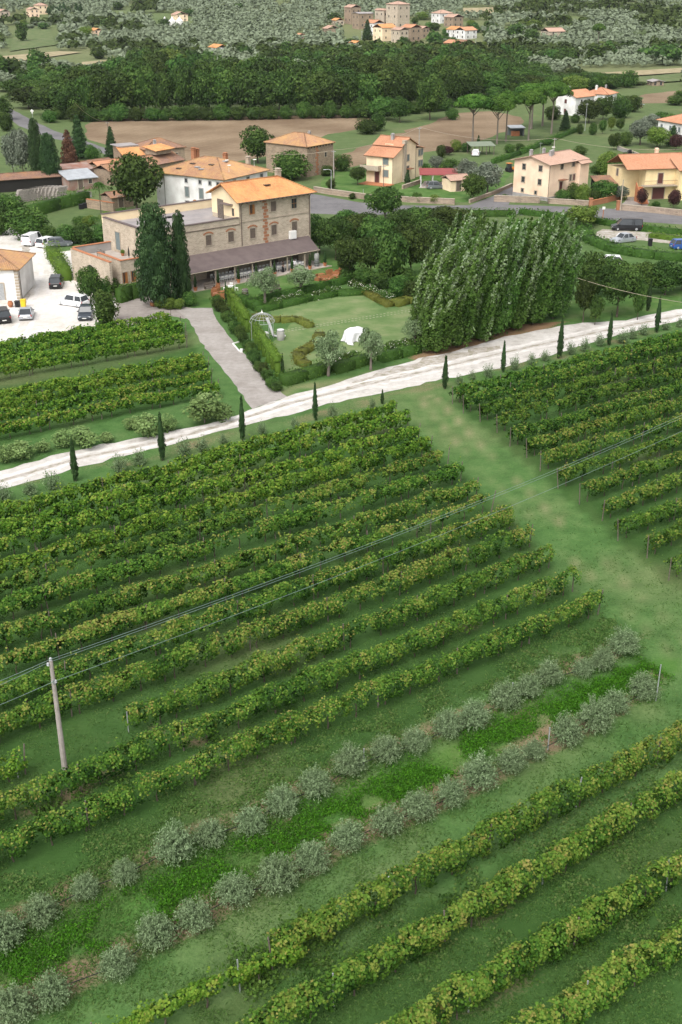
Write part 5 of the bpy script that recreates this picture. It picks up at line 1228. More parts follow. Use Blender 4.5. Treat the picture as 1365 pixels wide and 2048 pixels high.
m = MB(); m.bbox((.6,.6,0),(2.6,2.2,1.2)); m.build('hay_bale', TERRAC, t)
# ------------------------------------------------------------------ trees, hedges and shrubs
def hedge(name, label, px, width, height, mat, leaf=.28, dens=1.0, group=None, seed=0, cat='hedge', world=None, round_=.0, z0=0.0):
    pts = np.array(world if world is not None else gp(px), float)[:, :2]; rng = np.random.default_rng(seed+7)
    seg = np.linalg.norm(np.diff(pts, axis=0), axis=1); cs = np.concatenate([[0], np.cumsum(seg)]); L = cs[-1]
    per = (2*height+width); N = int(L*per*dens*5.2/(leaf*leaf*8)); N = min(N, 14000)
    t = rng.uniform(-width*.3, L+width*.3, N); i = np.clip(np.searchsorted(cs, t)-1, 0, len(seg)-1); f = (t-cs[i])/seg[i]
    d = (pts[i+1]-pts[i])/seg[i][:, None]; c = pts[i] + d*(f*seg[i])[:, None]; nn = np.stack([-d[:, 1], d[:, 0]], 1)
    nz, nw = n1(rng, L+4, 1.1), n1(rng, L+4, .9)
    a = rng.uniform(0, per, N); h = height*(.86+.28*nz(t+1)); w = width*(.84+.3*nw(t+1))
    side = np.where(a < height, -1, np.where(a > height+width, 1, 0)); u = np.where(side == -1, a, np.where(side == 1, per-a, 0))
    y = np.where(side == 0, (a-height)/width-.5, side*.5)*w; z = np.where(side == 0, 1, u/height)*h
    y = y*(1-round_*np.clip(z/np.maximum(h, .01)-.4, 0, 1)); z = z*(1-round_*.8*(np.abs(y)/(w*.5+1e-6))**2*(side == 0))
    jit = rng.normal(size=(N, 3))*leaf*.28
    C = np.stack([c[:, 0]+nn[:, 0]*y, c[:, 1]+nn[:, 1]*y, z0+z], 1) + jit; C[:, 2] = np.maximum(C[:, 2], z0+.03)
    nr = np.stack([nn[:, 0]*side, nn[:, 1]*side, (side == 0)*1.0+.3], 1) + rng.normal(size=(N, 3))*.45
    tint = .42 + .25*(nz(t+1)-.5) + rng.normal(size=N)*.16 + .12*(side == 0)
    o0 = pts.mean(0); C[:, :2] -= o0
    V = leafquads(C, nr, leaf*(.65+.7*rng.random(N)), rng)
    ev, ef = [], []                                        # inner twigs so that one cannot look through
    for k in range(len(pts)-1):
        dd = (pts[k+1]-pts[k])/seg[k]; q = np.array([-dd[1], dd[0]])*width*.36; b = len(ev)
        for p_ in (pts[k]-o0, pts[k+1]-o0):
            for s_ in (-1, 1):
                for zz in (0, height*.8): ev.append((p_[0]+q[0]*s_, p_[1]+q[1]*s_, z0+zz))
        ef += [(b, b+4, b+5, b+1), (b+2, b+3, b+7, b+6), (b+1, b+5, b+7, b+3), (b, b+1, b+3, b+2), (b+4, b+6, b+7, b+5)]
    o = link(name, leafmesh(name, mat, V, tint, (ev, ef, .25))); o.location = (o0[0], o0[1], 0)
    return tag(o, label, cat, group)
# hillside behind: olive groves, scrub, scattered dark trees
def fill_hill():
    rng = np.random.default_rng(77); pts = []
    for y in np.arange(455, 1030, 6.2):
        hw = .33*y+25
        for x in np.arange(-hw, hw, 6.2):
            pts.append((x+rng.normal()*.8, y+rng.normal()*.8))
    P_ = np.array(pts); Z = hz(P_[:, 0], P_[:, 1]); px = np.empty((len(P_), 2))
    for i, (q, z) in enumerate(zip(P_, Z)): px[i] = J((q[0], q[1], z))
    vis = (px[:, 1] > -22) & (px[:, 1] < 175) & (px[:, 0] > -40) & (px[:, 0] < 1405)
    def inq(c, r): return (np.abs(px[:, 0]-c[0]) < r[0]) & (np.abs(px[:, 1]-c[1]) < r[1])
    free = np.ones(len(P_), bool)
    for c, r in (((775,70),(92,30)),((905,75),(70,32)),((70,78),(52,26)),((60,120),(125,17)),((198,130),(42,12)),((1098,72),(26,10)),((345,42),(40,16)),((352,38),(20,10)),((432,102),(20,10)),((80,28),(30,12)),((60,35),(30,10)),((10,40),(24,9)),
                 ((190,70),(16,9)),((290,124),(14,9)),((1260,165),(110,14)),((655,66),(20,8)),((672,50),(14,7)),((600,75),(9,6)),((960,23),(35,8)),((1250,148),(120,12)),((1300,170),(60,20)),((1320,185),(60,18)),((1230,190),(140,12))):
        free &= ~inq(c, r)
    n = vnoise(P_[:, 0], P_[:, 1], 70, 12); n2 = vnoise(P_[:, 0], P_[:, 1], 22, 13); n3 = vnoise(P_[:, 0], P_[:, 1], 130, 14)
    path = np.abs(np.sin(P_[:, 1]/27.0 + P_[:, 0]/150.0)) < .11           # terraces between the groves
    woody = ((n > .78) | ((px[:, 0] > 960) & (px[:, 1] < 62) & (n2 > .52)) | ((px[:, 1] > 96) & (n2 > .55)) | ((px[:, 0] < 300) & (px[:, 1] > 45) & (n2 > .6)))
    keep = vis & free
    ol = keep & ~woody & ~path & (n2 > .12)
    wd = keep & woody & (rng.random(len(P_)) < .42)
    return P_, Z, px, ol, wd
HP, HZ, HPX, HOL, HWD = fill_hill()
idx = np.where(HOL)[0]; idx = idx[np.argsort(HP[idx, 1])]
near, rest = idx[:300], idx[300:]
rr = random.Random(5)
for i in near:
    plant('hillolive', (HP[i, 0], HP[i, 1], HZ[i]-.2), rr.uniform(4.6, 6.2), rr.uniform(4.0, 5.4), 'silvery olive tree in the groves on the far hillside', 'olive trees on the far hillside')
def far_trees(name, ids, mat, seed, w, h, K=30, tb=.42):
    rng = np.random.default_rng(seed); n = len(ids); d = sph(rng, n*K); d[:, 2] = np.abs(d[:, 2])*1.1-.15
    W = rng.uniform(w[0], w[1], n); H = rng.uniform(h[0], h[1], n)
    c = np.repeat(np.stack([HP[ids, 0], HP[ids, 1], HZ[ids]+H*.42], 1), K, 0)
    R = np.repeat(np.stack([W*.5, W*.5, H*.55], 1), K, 0)
    V = leafquads(c+d*R*(.75+.3*rng.random((n*K, 1))), d+rng.normal(size=d.shape)*.3+np.array([0, 0, .3]), np.repeat(W, K)*.36*(.7+.6*rng.random(n*K)), rng, .8)
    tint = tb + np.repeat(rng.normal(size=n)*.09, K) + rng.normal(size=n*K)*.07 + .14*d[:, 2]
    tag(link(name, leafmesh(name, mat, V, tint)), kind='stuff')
far_trees('olive_grove', rest, L_OLIVE_H, 3, (4.4, 6.2), (3.8, 5.2), 26)
wi = np.where(HWD)[0]; wi = wi[np.argsort(HP[wi, 1])]
for k, i in enumerate(wi[:230]):
    kind = ('fardark', 'farbush', 'farbush', 'fardark', 'fardark')[rr.randrange(5)]; hgt = rr.uniform(5, 9)
    plant(kind, (HP[i, 0], HP[i, 1], HZ[i]-.3), rr.uniform(6, 10), hgt, 'bushy green tree scattered between the far olive groves', 'green trees on the far hillside')
far_trees('far_scrub', wi[230:], L_OAK, 4, (5, 9), (4, 8), 34, .45)
for bx, by, ty, wpx, kind, lab in ((238,20,3,24,'fardark','round dark tree high on the hill at the left'),(478,22,5,24,'fardark','round dark tree high on the hill near the middle'),(378,32,18,26,'fardark','dark tree beside the isolated pale house'),(668,46,26,28,'fardark','round dark tree uphill left of the village'),
        (1067,60,38,34,'limebush','bright yellow-green tree uphill right of the village'),(1030,80,44,36,'fardark','big dark tree right of the village'),(1062,90,52,34,'farbush','bushy tree under the bright yellow-green tree'),(735,80,38,24,'conifer','dark conifer in front of the hill village'),(806,104,72,32,'fardark','dark round tree below the village houses'),
        (870,92,60,40,'farbush','broad green tree at the right end of the hill village'),(925,110,86,13,'farcypress','small dark cypress beside the brick building'),(758,106,82,26,'limebush','yellow-green bush below the hill village'),(845,40,22,28,'limebush','pale yellowish tree beside the village church house'),(745,24,10,20,'fardark','dark tree above the grey-roofed village house'),
        (1195,100,44,30,'pine','lone pine on a tall trunk among the far olives'),(345,140,93,66,'limebush','broad bright green tree rising above the dark wood'),(390,130,98,34,'fardark','dark tree beside the broad bright one above the wood'),(455,100,85,22,'limebush','light green tree beside the white hill house'),
        (172,76,52,30,'limebush','pale yellow tree on the left hillside'),(45,84,46,26,'fardark','tall dark tree at the left edge of the hill'),(330,56,36,24,'fardark','dark tree left of the white tents'),(215,56,36,26,'fardark','dark trees clump beside the farmhouse cypresses'),(155,52,32,22,'fardark','dark tree in front of the farm cypresses'),(35,42,28,22,'fardark','dark bush beside the far farm'),(1255,100,80,50,'fardark','dark clump of trees at the far right'),(1330,130,84,70,'fardark','large dark tree at the right edge of the hill'),(1290,120,92,46,'farbush','green tree beside the large dark one at right')):
    pxplant(kind, bx, by, ty, wpx, lab)
for k, (bx, by, ty) in enumerate(((98,30,15),(104,30,12),(110,30,10),(116,31,14),(123,30,9),(130,30,6),(138,31,14),(155,32,8),(163,33,10),(265,62,48),(276,62,46),(186,54,37),(135,38,20))):
    pxplant('farcypress', bx, by, ty, 9, 'dark narrow cypress by the yellow hill farmhouse', 'cypresses by the hill farm')
rr = random.Random(31); VH = [J(tuple(o.location)) for o in COL.objects if o.type == 'EMPTY' and o.get('category') in ('house',) and o.location.y > 450]
nvt = 0
while nvt < 70:
    qx, qy = (rr.uniform(685, 985), rr.uniform(48, 118)) if nvt < 55 else (rr.uniform(20, 130), rr.uniform(38, 62))
    if any(-16 < qx-hx < 34 and -8 < qy-hy < 13 for hx, hy in VH): nvt += .05; continue
    pxplant(rr.choice(['farbush', 'fardark', 'farbush', 'hillolive', 'limebush']), qx, qy, qy-rr.uniform(9, 17), rr.uniform(13, 24), 'bushy tree between the houses of the hill village' if nvt < 55 else 'bushy tree below the far hill farm', 'trees round the hill village' if nvt < 55 else 'trees by the far hill farm'); nvt += 1
# the dark wood behind the ploughed fields
rr = random.Random(11); WOOD = []
def topline(x): return float(np.interp(x, [20, 60, 120, 200, 280, 380, 470, 560, 640, 760, 880, 960, 1050, 1130, 1200, 1290], [165, 145, 140, 120, 110, 106, 112, 114, 118, 112, 112, 114, 128, 136, 140, 152]))
def botline(x): return float(np.interp(x, [20, 90, 140, 500, 720, 800, 900, 1000, 1060, 1150, 1290], [205, 228, 238, 234, 230, 226, 214, 196, 186, 178, 168]))
for row, (off, th) in enumerate(((-26, 0), (-13, 10), (0, 24))):
    x = 30 + row*14; nt_w = 0
    while x < 1285:
        b = botline(x); tp = topline(x); f = 1 if x < 880 else .62
        by = b + off*f; ty = tp + th*f + rr.uniform(-7, 9)
        pxplant(rr.choice(['oak', 'oak', 'broad', 'oak', 'broad', 'oak']), x, by, ty, rr.uniform(56, 84)*(1 if x < 900 else .82), f'tall dark tree, {ordw(nt_w)} from the left in the {("back", "middle", "front")[row]} row of the wood', 'trees of the dark wood'); nt_w += 1
        x += rr.uniform(32, 46)
x = 120; nt_w = 0
while x < 1270:
    b = botline(x); pxplant(rr.choice(['bush', 'bush', 'darkbush']), x, b+5, b-rr.uniform(18, 34), rr.uniform(30, 46), f'{ordw(nt_w)} bush from the left along the near edge of the dark wood', 'bushes along the edge of the wood'); nt_w += 1; x += rr.uniform(24, 36)
for bx, by, ty, wpx, kind, lab in ((860,240,148,64,'broad','tall brownish tree standing out from the wood at the field corner'),(735,268,235,50,'darkbush','dark shrubs at the corner between the two ploughed fields'),(765,240,192,60,'broad','green tree at the near edge of the wood'),(800,245,195,50,'oak','dark green tree beside the brownish tall one'),
        (725,235,200,56,'bush','light green bush at the wood edge right of the first field'),(755,262,222,36,'darkbush','dark bush at the end of the grass strip'),(905,240,215,26,'bush','small tree at the end of the second field'),(1105,240,210,34,'darkbush','dark bush under the pines by the gabled house')):
    pxplant(kind, bx, by, ty, wpx, lab)
# left farm
for a in ((79,360,236,32,'widecypress','tall dark cypress left of the broad green one at the old farm'),(105,374,266,46,'widecypress','broad green cypress in front of the stacked bundles'),(142,352,258,48,'deadconifer','dead conifer with rusty brown foliage at the old farm'),
        (161,318,228,42,'conifer','dark conifer behind the dead brown one by the road'),(225,318,252,32,'conifer','grey-green conifer beside the farm road'),(186,320,288,34,'bush','bush between the conifer and the farm roofs'),(48,352,254,52,'grey','pale eucalyptus tree left of the tall cypress'),(28,348,268,40,'grey','thin pale eucalyptus at the left edge'),
        (203,430,356,28,'palm','palm tree on a tall thin trunk beside the round tree'),(192,476,428,24,'palm','lower palm tree in the vegetable garden'),(275,424,303,106,'oak','big round dense tree between the farm and the white house'),(60,478,416,84,'bush','large round bush left of the long clipped hedge'),(22,452,386,70,'broad','bronze-green tree at the left edge above the yard'),
        (2,470,400,56,'darkbush','dark shrub at the left frame edge above the yard'),(98,482,450,40,'bush','shrub behind the parked white van'),(136,486,448,44,'bush','shrub above the parked grey car'),(168,486,446,50,'darkbush','shrub beside the terrace wing wall'),(204,484,446,50,'bush','grey-green shrub above the terrace wing'),(236,478,440,44,'bush','shrub by the corner of the flat wing'),
        (215,446,420,30,'limebush','yellow-green plants in the vegetable garden'),(180,452,430,30,'limebush','small light bush in the vegetable garden'),(246,440,414,34,'bush','bush below the big round tree'),(160,448,432,34,'bush','low bush at the end of the vegetable garden'),(14,262,222,34,'darkbush','dark tree beside the distant road'),(100,245,220,36,'bush','bush beside the distant road bend'),(6,240,190,40,'darkbush','dark tree at the left edge by the distant road'),
        (70,310,285,36,'bush','bush between the distant road and the eucalyptus')):
    pxplant(a[4], a[0], a[1], a[2], a[3], a[5])
hedge('clipped_hedge', 'long dark clipped hedge below the stacked bundles', [(62,434),(118,418),(176,404)], 2.0, 2.5, L_HEDGE, .3, .7)
hedge('hedge', 'loose light green hedge between the yard and the stairs', [(104,512),(118,534),(134,562)], 2.2, 2.0, L_IVY, .26)
hedge('hedge', 'dark hedge under the small windows of the terrace wing', [(238,606),(262,598),(290,590)], 1.4, 2.4, L_HEDGE, .24)
for a in ((212,648,580,58,'bush','big dense bush between the yard and the grey courtyard'),(182,606,532,50,'broad','tall light bush by the corner of the terrace wing'),(203,600,556,40,'bush','bush between the tall light bush and the hedge'),(225,590,552,34,'darkbush','dark bush left of the terrace wing windows'),
        (318,612,406,92,'widecypress','huge broad old cypress in front of the flat wing'),(366,606,422,38,'widecypress','tall narrow cypress touching the huge broad one'),(352,594,528,17,'cypress','small dark cypress at the foot of the big cypresses'),(373,602,548,26,'darkbush','low dark shrub at the foot of the narrow cypress'),
        (322,616,594,28,'limebush','yellow-green shrub nearest the courtyard under the big cypress'),(340,618,594,30,'limebush','yellow-green shrub in the middle under the big cypresses'),(358,618,596,26,'limebush','golden shrub below the narrow cypress'),(380,612,582,32,'bush','grey-green shrub at the lawn end of the cypress bed'),(312,606,588,22,'limebush','small golden shrub left of the big cypress trunk'),(332,602,575,30,'darkbush','dark low shrub against the trunk of the huge cypress')):
    pxplant(a[4], a[0], a[1], a[2], a[3], a[5])
# houses' gardens
for a in ((516,326,255,72,'oak','round dark tree left of the square stone farmhouse'),(582,360,300,78,'bush','big bushy tree in front of the stone farmhouse'),(684,342,308,40,'bush','small tree right of the stone farmhouse'),(655,352,330,28,'bush','bush by the stone farmhouse corner'),(716,370,334,38,'gardentree','small round tree on the lawn left of the apricot house'),
        (663,378,357,22,'darkbush','round clipped bush by the roadside wall'),(815,372,340,17,'cypress','small dark cypress at the apricot house door'),(848,350,326,28,'bush','round bush at the corner of the apricot house'),(874,344,312,34,'willow','pale grey bushy tree right of the apricot house'),(900,350,316,46,'bush','dense shrub behind the red carport'),(882,316,288,20,'darkbush','dark clipped shrub at the field edge'),
        (896,310,292,26,'plum','dark red plum shrub at the field edge'),(913,304,278,24,'limebush','bright yellow-green shrub beside the plum'),(932,304,284,22,'darkbush','dark shrub beside the yellow-green one'),(957,292,270,10,'cypress','tiny dark cypress behind the lean-to carport'),(933,372,318,46,'willow','pale feathery tree behind the small cream hut'),(975,388,324,62,'willow','pale windblown tree beside the side street'),(946,400,346,50,'broad','light green tree in front of the cream hut'),
        (770,440,374,76,'broad','large leafy tree on the near side of the road'),(705,398,386,16,'darkbush','small bush by the garden wall'),(765,404,378,24,'darkbush','dark shrub by the garden wall left of the carport'),(835,404,384,24,'bush','low bush on the lawn behind the wall'),(870,406,388,26,'limebush','light shrub behind the garden wall'),(800,402,384,22,'bush','bush between the big leafy tree and the wall'),(736,400,386,18,'bush','low round shrub on the lawn of the apricot house'),
        (1125,404,378,34,'bush','round bush left before the peach house entrance'),(1148,398,366,34,'bush','bush against the peach house wall'),(1166,404,366,32,'limebush','light bush in front of the peach house'),(1206,402,360,50,'broad','large round light bush right of the peach house'),(1240,400,370,38,'grey','grey-leaved shrub by the yellow house drive'),(1190,404,378,24,'darkbush','dark bush behind the low front wall'),
        (1216,362,302,48,'lime','yellow-green tree behind the peach house'),(1244,376,306,58,'oak','dark tree between the peach and the yellow house'),(1196,356,326,36,'broad','tree at the back corner of the peach house'),(1262,368,326,36,'broad','green tree left of the yellow house'),(1312,414,402,20,'darkbush','dark ball-shaped bush in front of the yellow house'),(1283,412,378,24,'plum','small red-leaved tree before the yellow house balcony'),(1347,418,378,28,'plum','red-leaved tree near the garage doors'),
        (1130,262,220,26,'conifer','small dark conifer on the lawn by the lane'),(1178,246,198,50,'oak','dark tree in front of the gabled white house'),(1206,240,192,44,'oak','dark tree between the two white houses'),(1240,236,190,44,'darkbush','dark tree in front of the smaller white house'),(1264,224,188,38,'darkbush','dark bush right of the smaller white house'),(1160,268,246,14,'darkbush','small round bush at the end of the hedge'),(1150,246,226,22,'bush','light bush in front of the gabled house'),
        (1250,292,262,28,'bush','young tree by the garden lane'),(1280,290,238,50,'willow','pale feathery trees above the garden lane'),(1300,270,228,50,'grey','tall grey-green reeds above the garden lane'),(1326,262,224,50,'broad','green tree left of the far white house'),(1314,296,252,52,'lime','bright yellow-green tree beside the garden lane'),(1344,292,250,32,'conifer','dark conifer before the far white house'),(1352,300,268,28,'plum','dark red shrub before the far white house'),(1228,300,266,26,'oak','dark tree beside the garden lane'),
        (1205,268,238,18,'broad','small fruit tree in the orchard beyond the lane'),(1222,262,234,18,'lime','second small fruit tree in the orchard beyond the lane'),(1186,270,244,18,'bush','orchard shrub beyond the lane'),(1240,262,236,20,'broad','orchard tree nearest the reeds'),(1350,210,190,40,'bush','bush by the right field edge'),(1362,196,180,26,'bush','bush at the right frame edge by the field'),(1225,345,320,22,'darkbush','shrub under the yellow-green tree'),(1160,310,290,26,'bush','bush behind the peach house roof'),(1095,290,276,26,'bush','bush by the hedge end'),
        (1020,306,288,24,'bush','light bush by the long green hedge'),(1040,302,286,22,'darkbush','dark bush beside the long green hedge'),(1165,452,412,72,'lime','pale yellow-green tree by the road beyond the poplars'),(1010,400,388,22,'darkbush','dark shrub at the corner of the side street'),
        (1085,180,150,46,'broad','green tree behind the umbrella pines'),(1150,186,150,56,'lime','light green tree behind the gabled white house'),(1215,178,148,46,'broad','bushy tree behind the smaller white house')):
    pxplant(a[4], a[0], a[1], a[2], a[3], a[5])
for k, a in enumerate(((945,291,182,80),(994,288,190,72),(1012,283,176,62),(1057,281,174,68),(1063,258,162,78),(1085,252,160,72),(1103,268,158,74))):
    pxplant('pine', *a, ['umbrella pine standing leftmost of the group','umbrella pine second from the left with the lower crown','thin-trunked umbrella pine behind the tin shelter','umbrella pine just right of the tin shelter','umbrella pine at the back of the group','umbrella pine left of the gabled white house','umbrella pine nearest the gabled white house'][k], 'umbrella pines')
hedge('hedge', 'long thin green hedge climbing to the umbrella pines', [(985,328),(1040,310),(1100,284),(1152,264)], 1.0, 1.3, L_HEDGE, .3)
# planted garden below the road
GTL = ['garden tree at the right end of the portico', 'garden tree behind the stacked barrels', 'garden tree between the villa corner and the road', 'garden tree in the middle of the back row by the road', 'garden tree with its trunk on the wicker lounge lawn edge', 'second garden tree from the lounge lawn', 'third garden tree from the lounge lawn, above the golden mound', 'large garden tree just left of the poplars', 'garden tree before the big leafy roadside tree', 'tall garden tree below the apricot house wall', 'broad garden tree behind the top of the left poplars', 'garden tree hidden behind the poplar tops', 'small garden tree near the villa roof corner', 'small garden tree below the roadside wall', 'darker garden tree touching the leftmost poplar']
for k, a in enumerate(((640,505,432,56),(672,520,430,74),(712,508,432,78),(752,515,432,78),(700,556,474,66),(742,562,470,72),(782,572,466,76),(822,556,446,84),(800,500,420,70),(845,480,412,84),(895,486,414,100),(935,480,424,70),(690,470,420,60),(730,474,424,60),(862,530,440,80))):
    pxplant('gardentree' if k % 3 else 'broad', *a, GTL[k], 'trees of the villa garden')
pxplant('lime', 838, 462, 416, 40, 'pale yellowish shrub among the dark garden trees')
for k, a in enumerate(((700,556,534,44),(730,566,534,50),(764,580,542,54),(800,594,550,56),(828,600,560,46),(812,570,536,44),(690,536,518,36),(780,556,528,44),(842,616,580,36))):
    pxplant('bush' if k % 2 else 'darkbush', *a, f'{ordw(k)} low shrub in the border under the garden trees, counted from the villa', 'shrubs under the garden trees')
for a in ((530,606,538,60,'olive olive tree'),(602,588,534,54,''),(657,752,670,58,''),(742,740,654,50,''),(830,694,636,46,'')):
    lab = {530:'old olive tree on the lawn nearest the wine barrel',602:'old olive tree on the lawn by the wicker chairs',657:'olive tree between the two left clipped hedges beside the lane',742:'olive tree behind the draped white cloth',830:'olive tree at the foot of the poplars'}[a[0]]
    pxplant('olive', *a[:4], lab)
for a in ((1234,634,522,88,'gardentree','large round tree with a pale trunk beside the lane'),(1182,592,500,64,'bush','bushy tree right of the poplars'),(1166,645,556,46,'gardentree','thin young tree between the poplars and the round tree'),(1292,588,522,62,'broad','tree behind the round one beside the lane'),(1330,590,522,78,'oak','dark bushy tree at the right beside the lane'),(1274,568,526,56,'darkbush','dark bush behind the round tree'),(1364,580,530,60,'broad','bushy tree at the right frame edge'),(1212,560,510,50,'darkbush','dark shrub left of the round tree'),(1190,650,590,30,'broad','sapling on the grass beside the lane'),
        (1296,622,556,13,'cypress','slim cypress in the grass beyond the lane'),(1275,640,560,30,'broad','slender young tree beside the slim cypress')):
    pxplant(a[4], a[0], a[1], a[2], a[3], a[5])
hedge('hedge', 'clipped hedge along the road above the black van', [(1040,428),(1110,436),(1180,444),(1260,458),(1365,470),(1480,484)], 1.6, 1.1, L_HEDGE, .28)
hedge('hedge', 'curved clipped hedge round the gravel car park', [(1168,462),(1176,482),(1215,500),(1260,510),(1310,517),(1365,521),(1480,524)], 2.6, 1.3, L_HEDGE, .28)
hedge('hedge', 'low planted bank between the road hedge and the car park', [(1300,474),(1365,482),(1440,490)], 2.2, .8, L_IVY, .26)
hedge('hedge', 'green hedge along the road left of the poplars', [(800,432),(860,432),(940,432),(1030,432)], 2.2, 1.2, L_HEDGE, .28)
# poplars blown by the wind
def poplar_mesh(seed):
    """a poplar about 5.2 m wide and 13 m tall, built at full size and then brought to unit size"""
    rng = np.random.default_rng(seed); Wd, Ht = 5.2, 13.0; C = []; NR = []; TT = []
    nb = 135
    for i in range(nb):
        u = (i+.5)/nb; z0 = .1 + (Ht-3.0)*u; a = i*2.4+rng.random()*.8; hz_ = z0/Ht
        r0 = 2.15*min(1, .72+1.2*hz_)*(1-.86*max(0, hz_-.42)/.58)*(.7+.35*rng.random()); L = rng.uniform(2.2, 3.9); k = 92
        lx_ = 1.4*hz_**1.8
        t = rng.random(k)**.8; dirv = unit(np.array([math.cos(a)*.20+.12+.42*hz_, math.sin(a)*.20+.08, 1.05]))
        base = np.array([r0*math.cos(a)*.86+lx_, r0*math.sin(a)*.86+lx_*.2, z0]); w = .34*np.clip(1.08-t, .06, 1)**.8*np.clip(.35+2*t, 0, 1)
        c = base + dirv*(t*L)[:, None] + rng.normal(size=(k, 3))*w[:, None]*np.array([.9, .9, .6])
        C.append(c); NR.append(np.array([math.cos(a), math.sin(a), .5]) + rng.normal(size=(k, 3))*.55)
        bt = rng.normal()*.10; zz = c[:, 2]/Ht
        sil = (rng.random(k) < .8)*(t > .3)*(bt*4 + .9*(hz_-.62) + .12*rng.normal() > 0)
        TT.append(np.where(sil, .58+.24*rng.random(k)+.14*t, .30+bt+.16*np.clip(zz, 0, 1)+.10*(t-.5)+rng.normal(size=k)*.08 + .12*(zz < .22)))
    C = np.concatenate(C); NR = np.concatenate(NR); TT = np.concatenate(TT); C[:, 2] = np.maximum(C[:, 2], .08)
    V = leafquads(C, NR, .27*(.6+.8*rng.random(len(C))), rng, .7)
    ev, ef = [], []; rings = 8
    for i in range(rings):
        zz = .4+(Ht-3)*i/(rings-1); h_ = zz/Ht; r = 1.2*(1-.92*max(0, h_-.4)/.52)*min(1, .5+2*h_); le = 1.4*h_**1.8
        for j in range(8): q = j*math.pi/4; g_ = r*(.85+.3*rng.random()); ev.append((g_*math.cos(q)+le, g_*math.sin(q)+le*.2, zz))
    for i in range(rings-1):
        for j in range(8): ef.append((i*8+j, i*8+(j+1) % 8, (i+1)*8+(j+1) % 8, (i+1)*8+j))
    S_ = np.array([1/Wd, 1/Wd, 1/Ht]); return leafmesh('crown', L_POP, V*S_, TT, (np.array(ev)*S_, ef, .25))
POPM = [poplar_mesh(900+i) for i in range(5)]
mb = MB(); mb.tube([(0,0,-.02),(.02,0,.3),(.1,.02,.7)], [.03,.022,.01], 6); POPT = mb.mesh('trunk', BARK)
pa, pb = P(884,708)[:2], P(1112,640)[:2]
e_ = (pb-pa)/np.linalg.norm(pb-pa); n_ = np.array([-e_[1], e_[0]])
Lp = np.linalg.norm(pb-pa); k = 0
for row, (cnt, off) in enumerate(((7, 0), (5, 2.8), (4, 5.6))):
    for i in range(cnt):
        f = (i+.0)/(cnt-1)*Lp if row == 0 else (.6+(i)/(cnt-1)*(Lp-.6) if row == 1 else Lp*.35+(i)/(cnt-1)*Lp*.62)
        rr = random.Random(k+60); q = pa+e_*(f+rr.gauss(0,.3))+n_*(off+.6+rr.gauss(0,.25))
        hgt = np.interp(f/Lp, [0, .3, .6, 1], [11.6, 13.3, 14.2, 13.6])*rr.uniform(.84, 1.07)
        lab = f'{ORD[i]} wind-blown poplar from the left in the {("front", "middle", "back")[row]} row beside the lane'
        if row == 0 and i == 0: lab = 'leftmost poplar with dense foliage down to the ground'
        if row == 0 and i == cnt-1: lab = 'rightmost front poplar, nearest the round tree'
        t = thing('poplar_tree', lab, 'poplar', (q[0], q[1], 0), rr.uniform(-.35, .35), 'wind-blown poplars'); wd_ = rr.uniform(4.7, 5.5)
        t.scale = (wd_, wd_, hgt); link('trunk', POPT, t); link('crown', POPM[k % 5], t); k += 1
# beside the lane: slim cypresses and young shrubs
CL = ['first roadside cypress from the left, in front of the fig trees','second roadside cypress from the left','third roadside cypress from the left, before the drive mouth','roadside cypress below the drive mouth','stunted half-dry cypress at the head of the grass track','roadside cypress at the top corner of the right vine block','second roadside cypress right of the grass track','third roadside cypress right of the grass track, the tallest there','fourth roadside cypress right of the grass track','last roadside cypress towards the right edge']
for k, a in enumerate(((152,962,876,20),(326,921,824,20),(486,881,792,18),(631,841,764,15),(765,808,779,10),(890,778,710,16),(1006,745,681,14),(1119,717,636,17),(1218,691,622,14),(1313,665,592,15))):
    pxplant('cypress', *a, CL[k], 'cypresses along the gravel lane')
for k, a in enumerate(((566,752,706,9),(453,606,562,8))):
    pxplant('cypress', *a, ['thin yellowish cypress at the lower end of the ivy arcade','thin cypress at the upper end of the ivy arcade'][k])
def shrub_mesh(seed):
    rng = np.random.default_rng(seed); nb = 90; k = 14; d = sph(rng, nb); d[:, 2] = np.abs(d[:, 2])+.25; d = unit(d); t = np.linspace(.15, 1, k)
    c = d[:, None, :]*((.6+.4*rng.random(nb))[:, None]*t)[:, :, None]*np.array([.5, .5, 1.0]) + rng.normal(size=(nb, k, 3))*.03
    C = c.reshape(-1, 3); C[:, 2] = np.maximum(C[:, 2], .03)
    V = leafquads(C, np.repeat(d, k, 0)*.3+rng.normal(size=C.shape)*.7, .085*(.6+.8*rng.random(len(C))), rng, .4)
    return leafmesh('young_olive', L_OLIVE, V, .4+rng.normal(size=len(C))*.2)
SHM = [shrub_mesh(i) for i in range(3)]
for k, (bx, by, ty, w_) in enumerate(((8,1004,956,36),(60,988,960,34),(105,978,934,38),(240,944,903,38),(280,930,893,38),(370,912,870,34),(405,902,866,30),(447,886,864,24),(524,868,838,22),(590,857,828,18),(665,836,801,24),(745,818,790,16),(918,768,744,18),(945,760,737,18),(977,755,723,26),(1030,740,704,22),(1063,730,702,22),(1090,722,696,22),(1142,709,678,22),(1170,702,671,26),(1200,692,663,24),(1245,686,653,28),(1265,678,650,22),(1287,670,643,24),(1332,660,638,20),(1358,654,632,18))):
    p = P(bx, by); s_ = SC(p)*.9; o = link('young_olive', SHM[k % 3], None, p, k*1.3, (w_/s_*1.15, w_/s_*1.15, HT(p, ty)))
    tag(o, f'{ordw(k)} young grey-green olive shrub from the left along the gravel lane', 'shrub', 'young olives along the gravel lane')
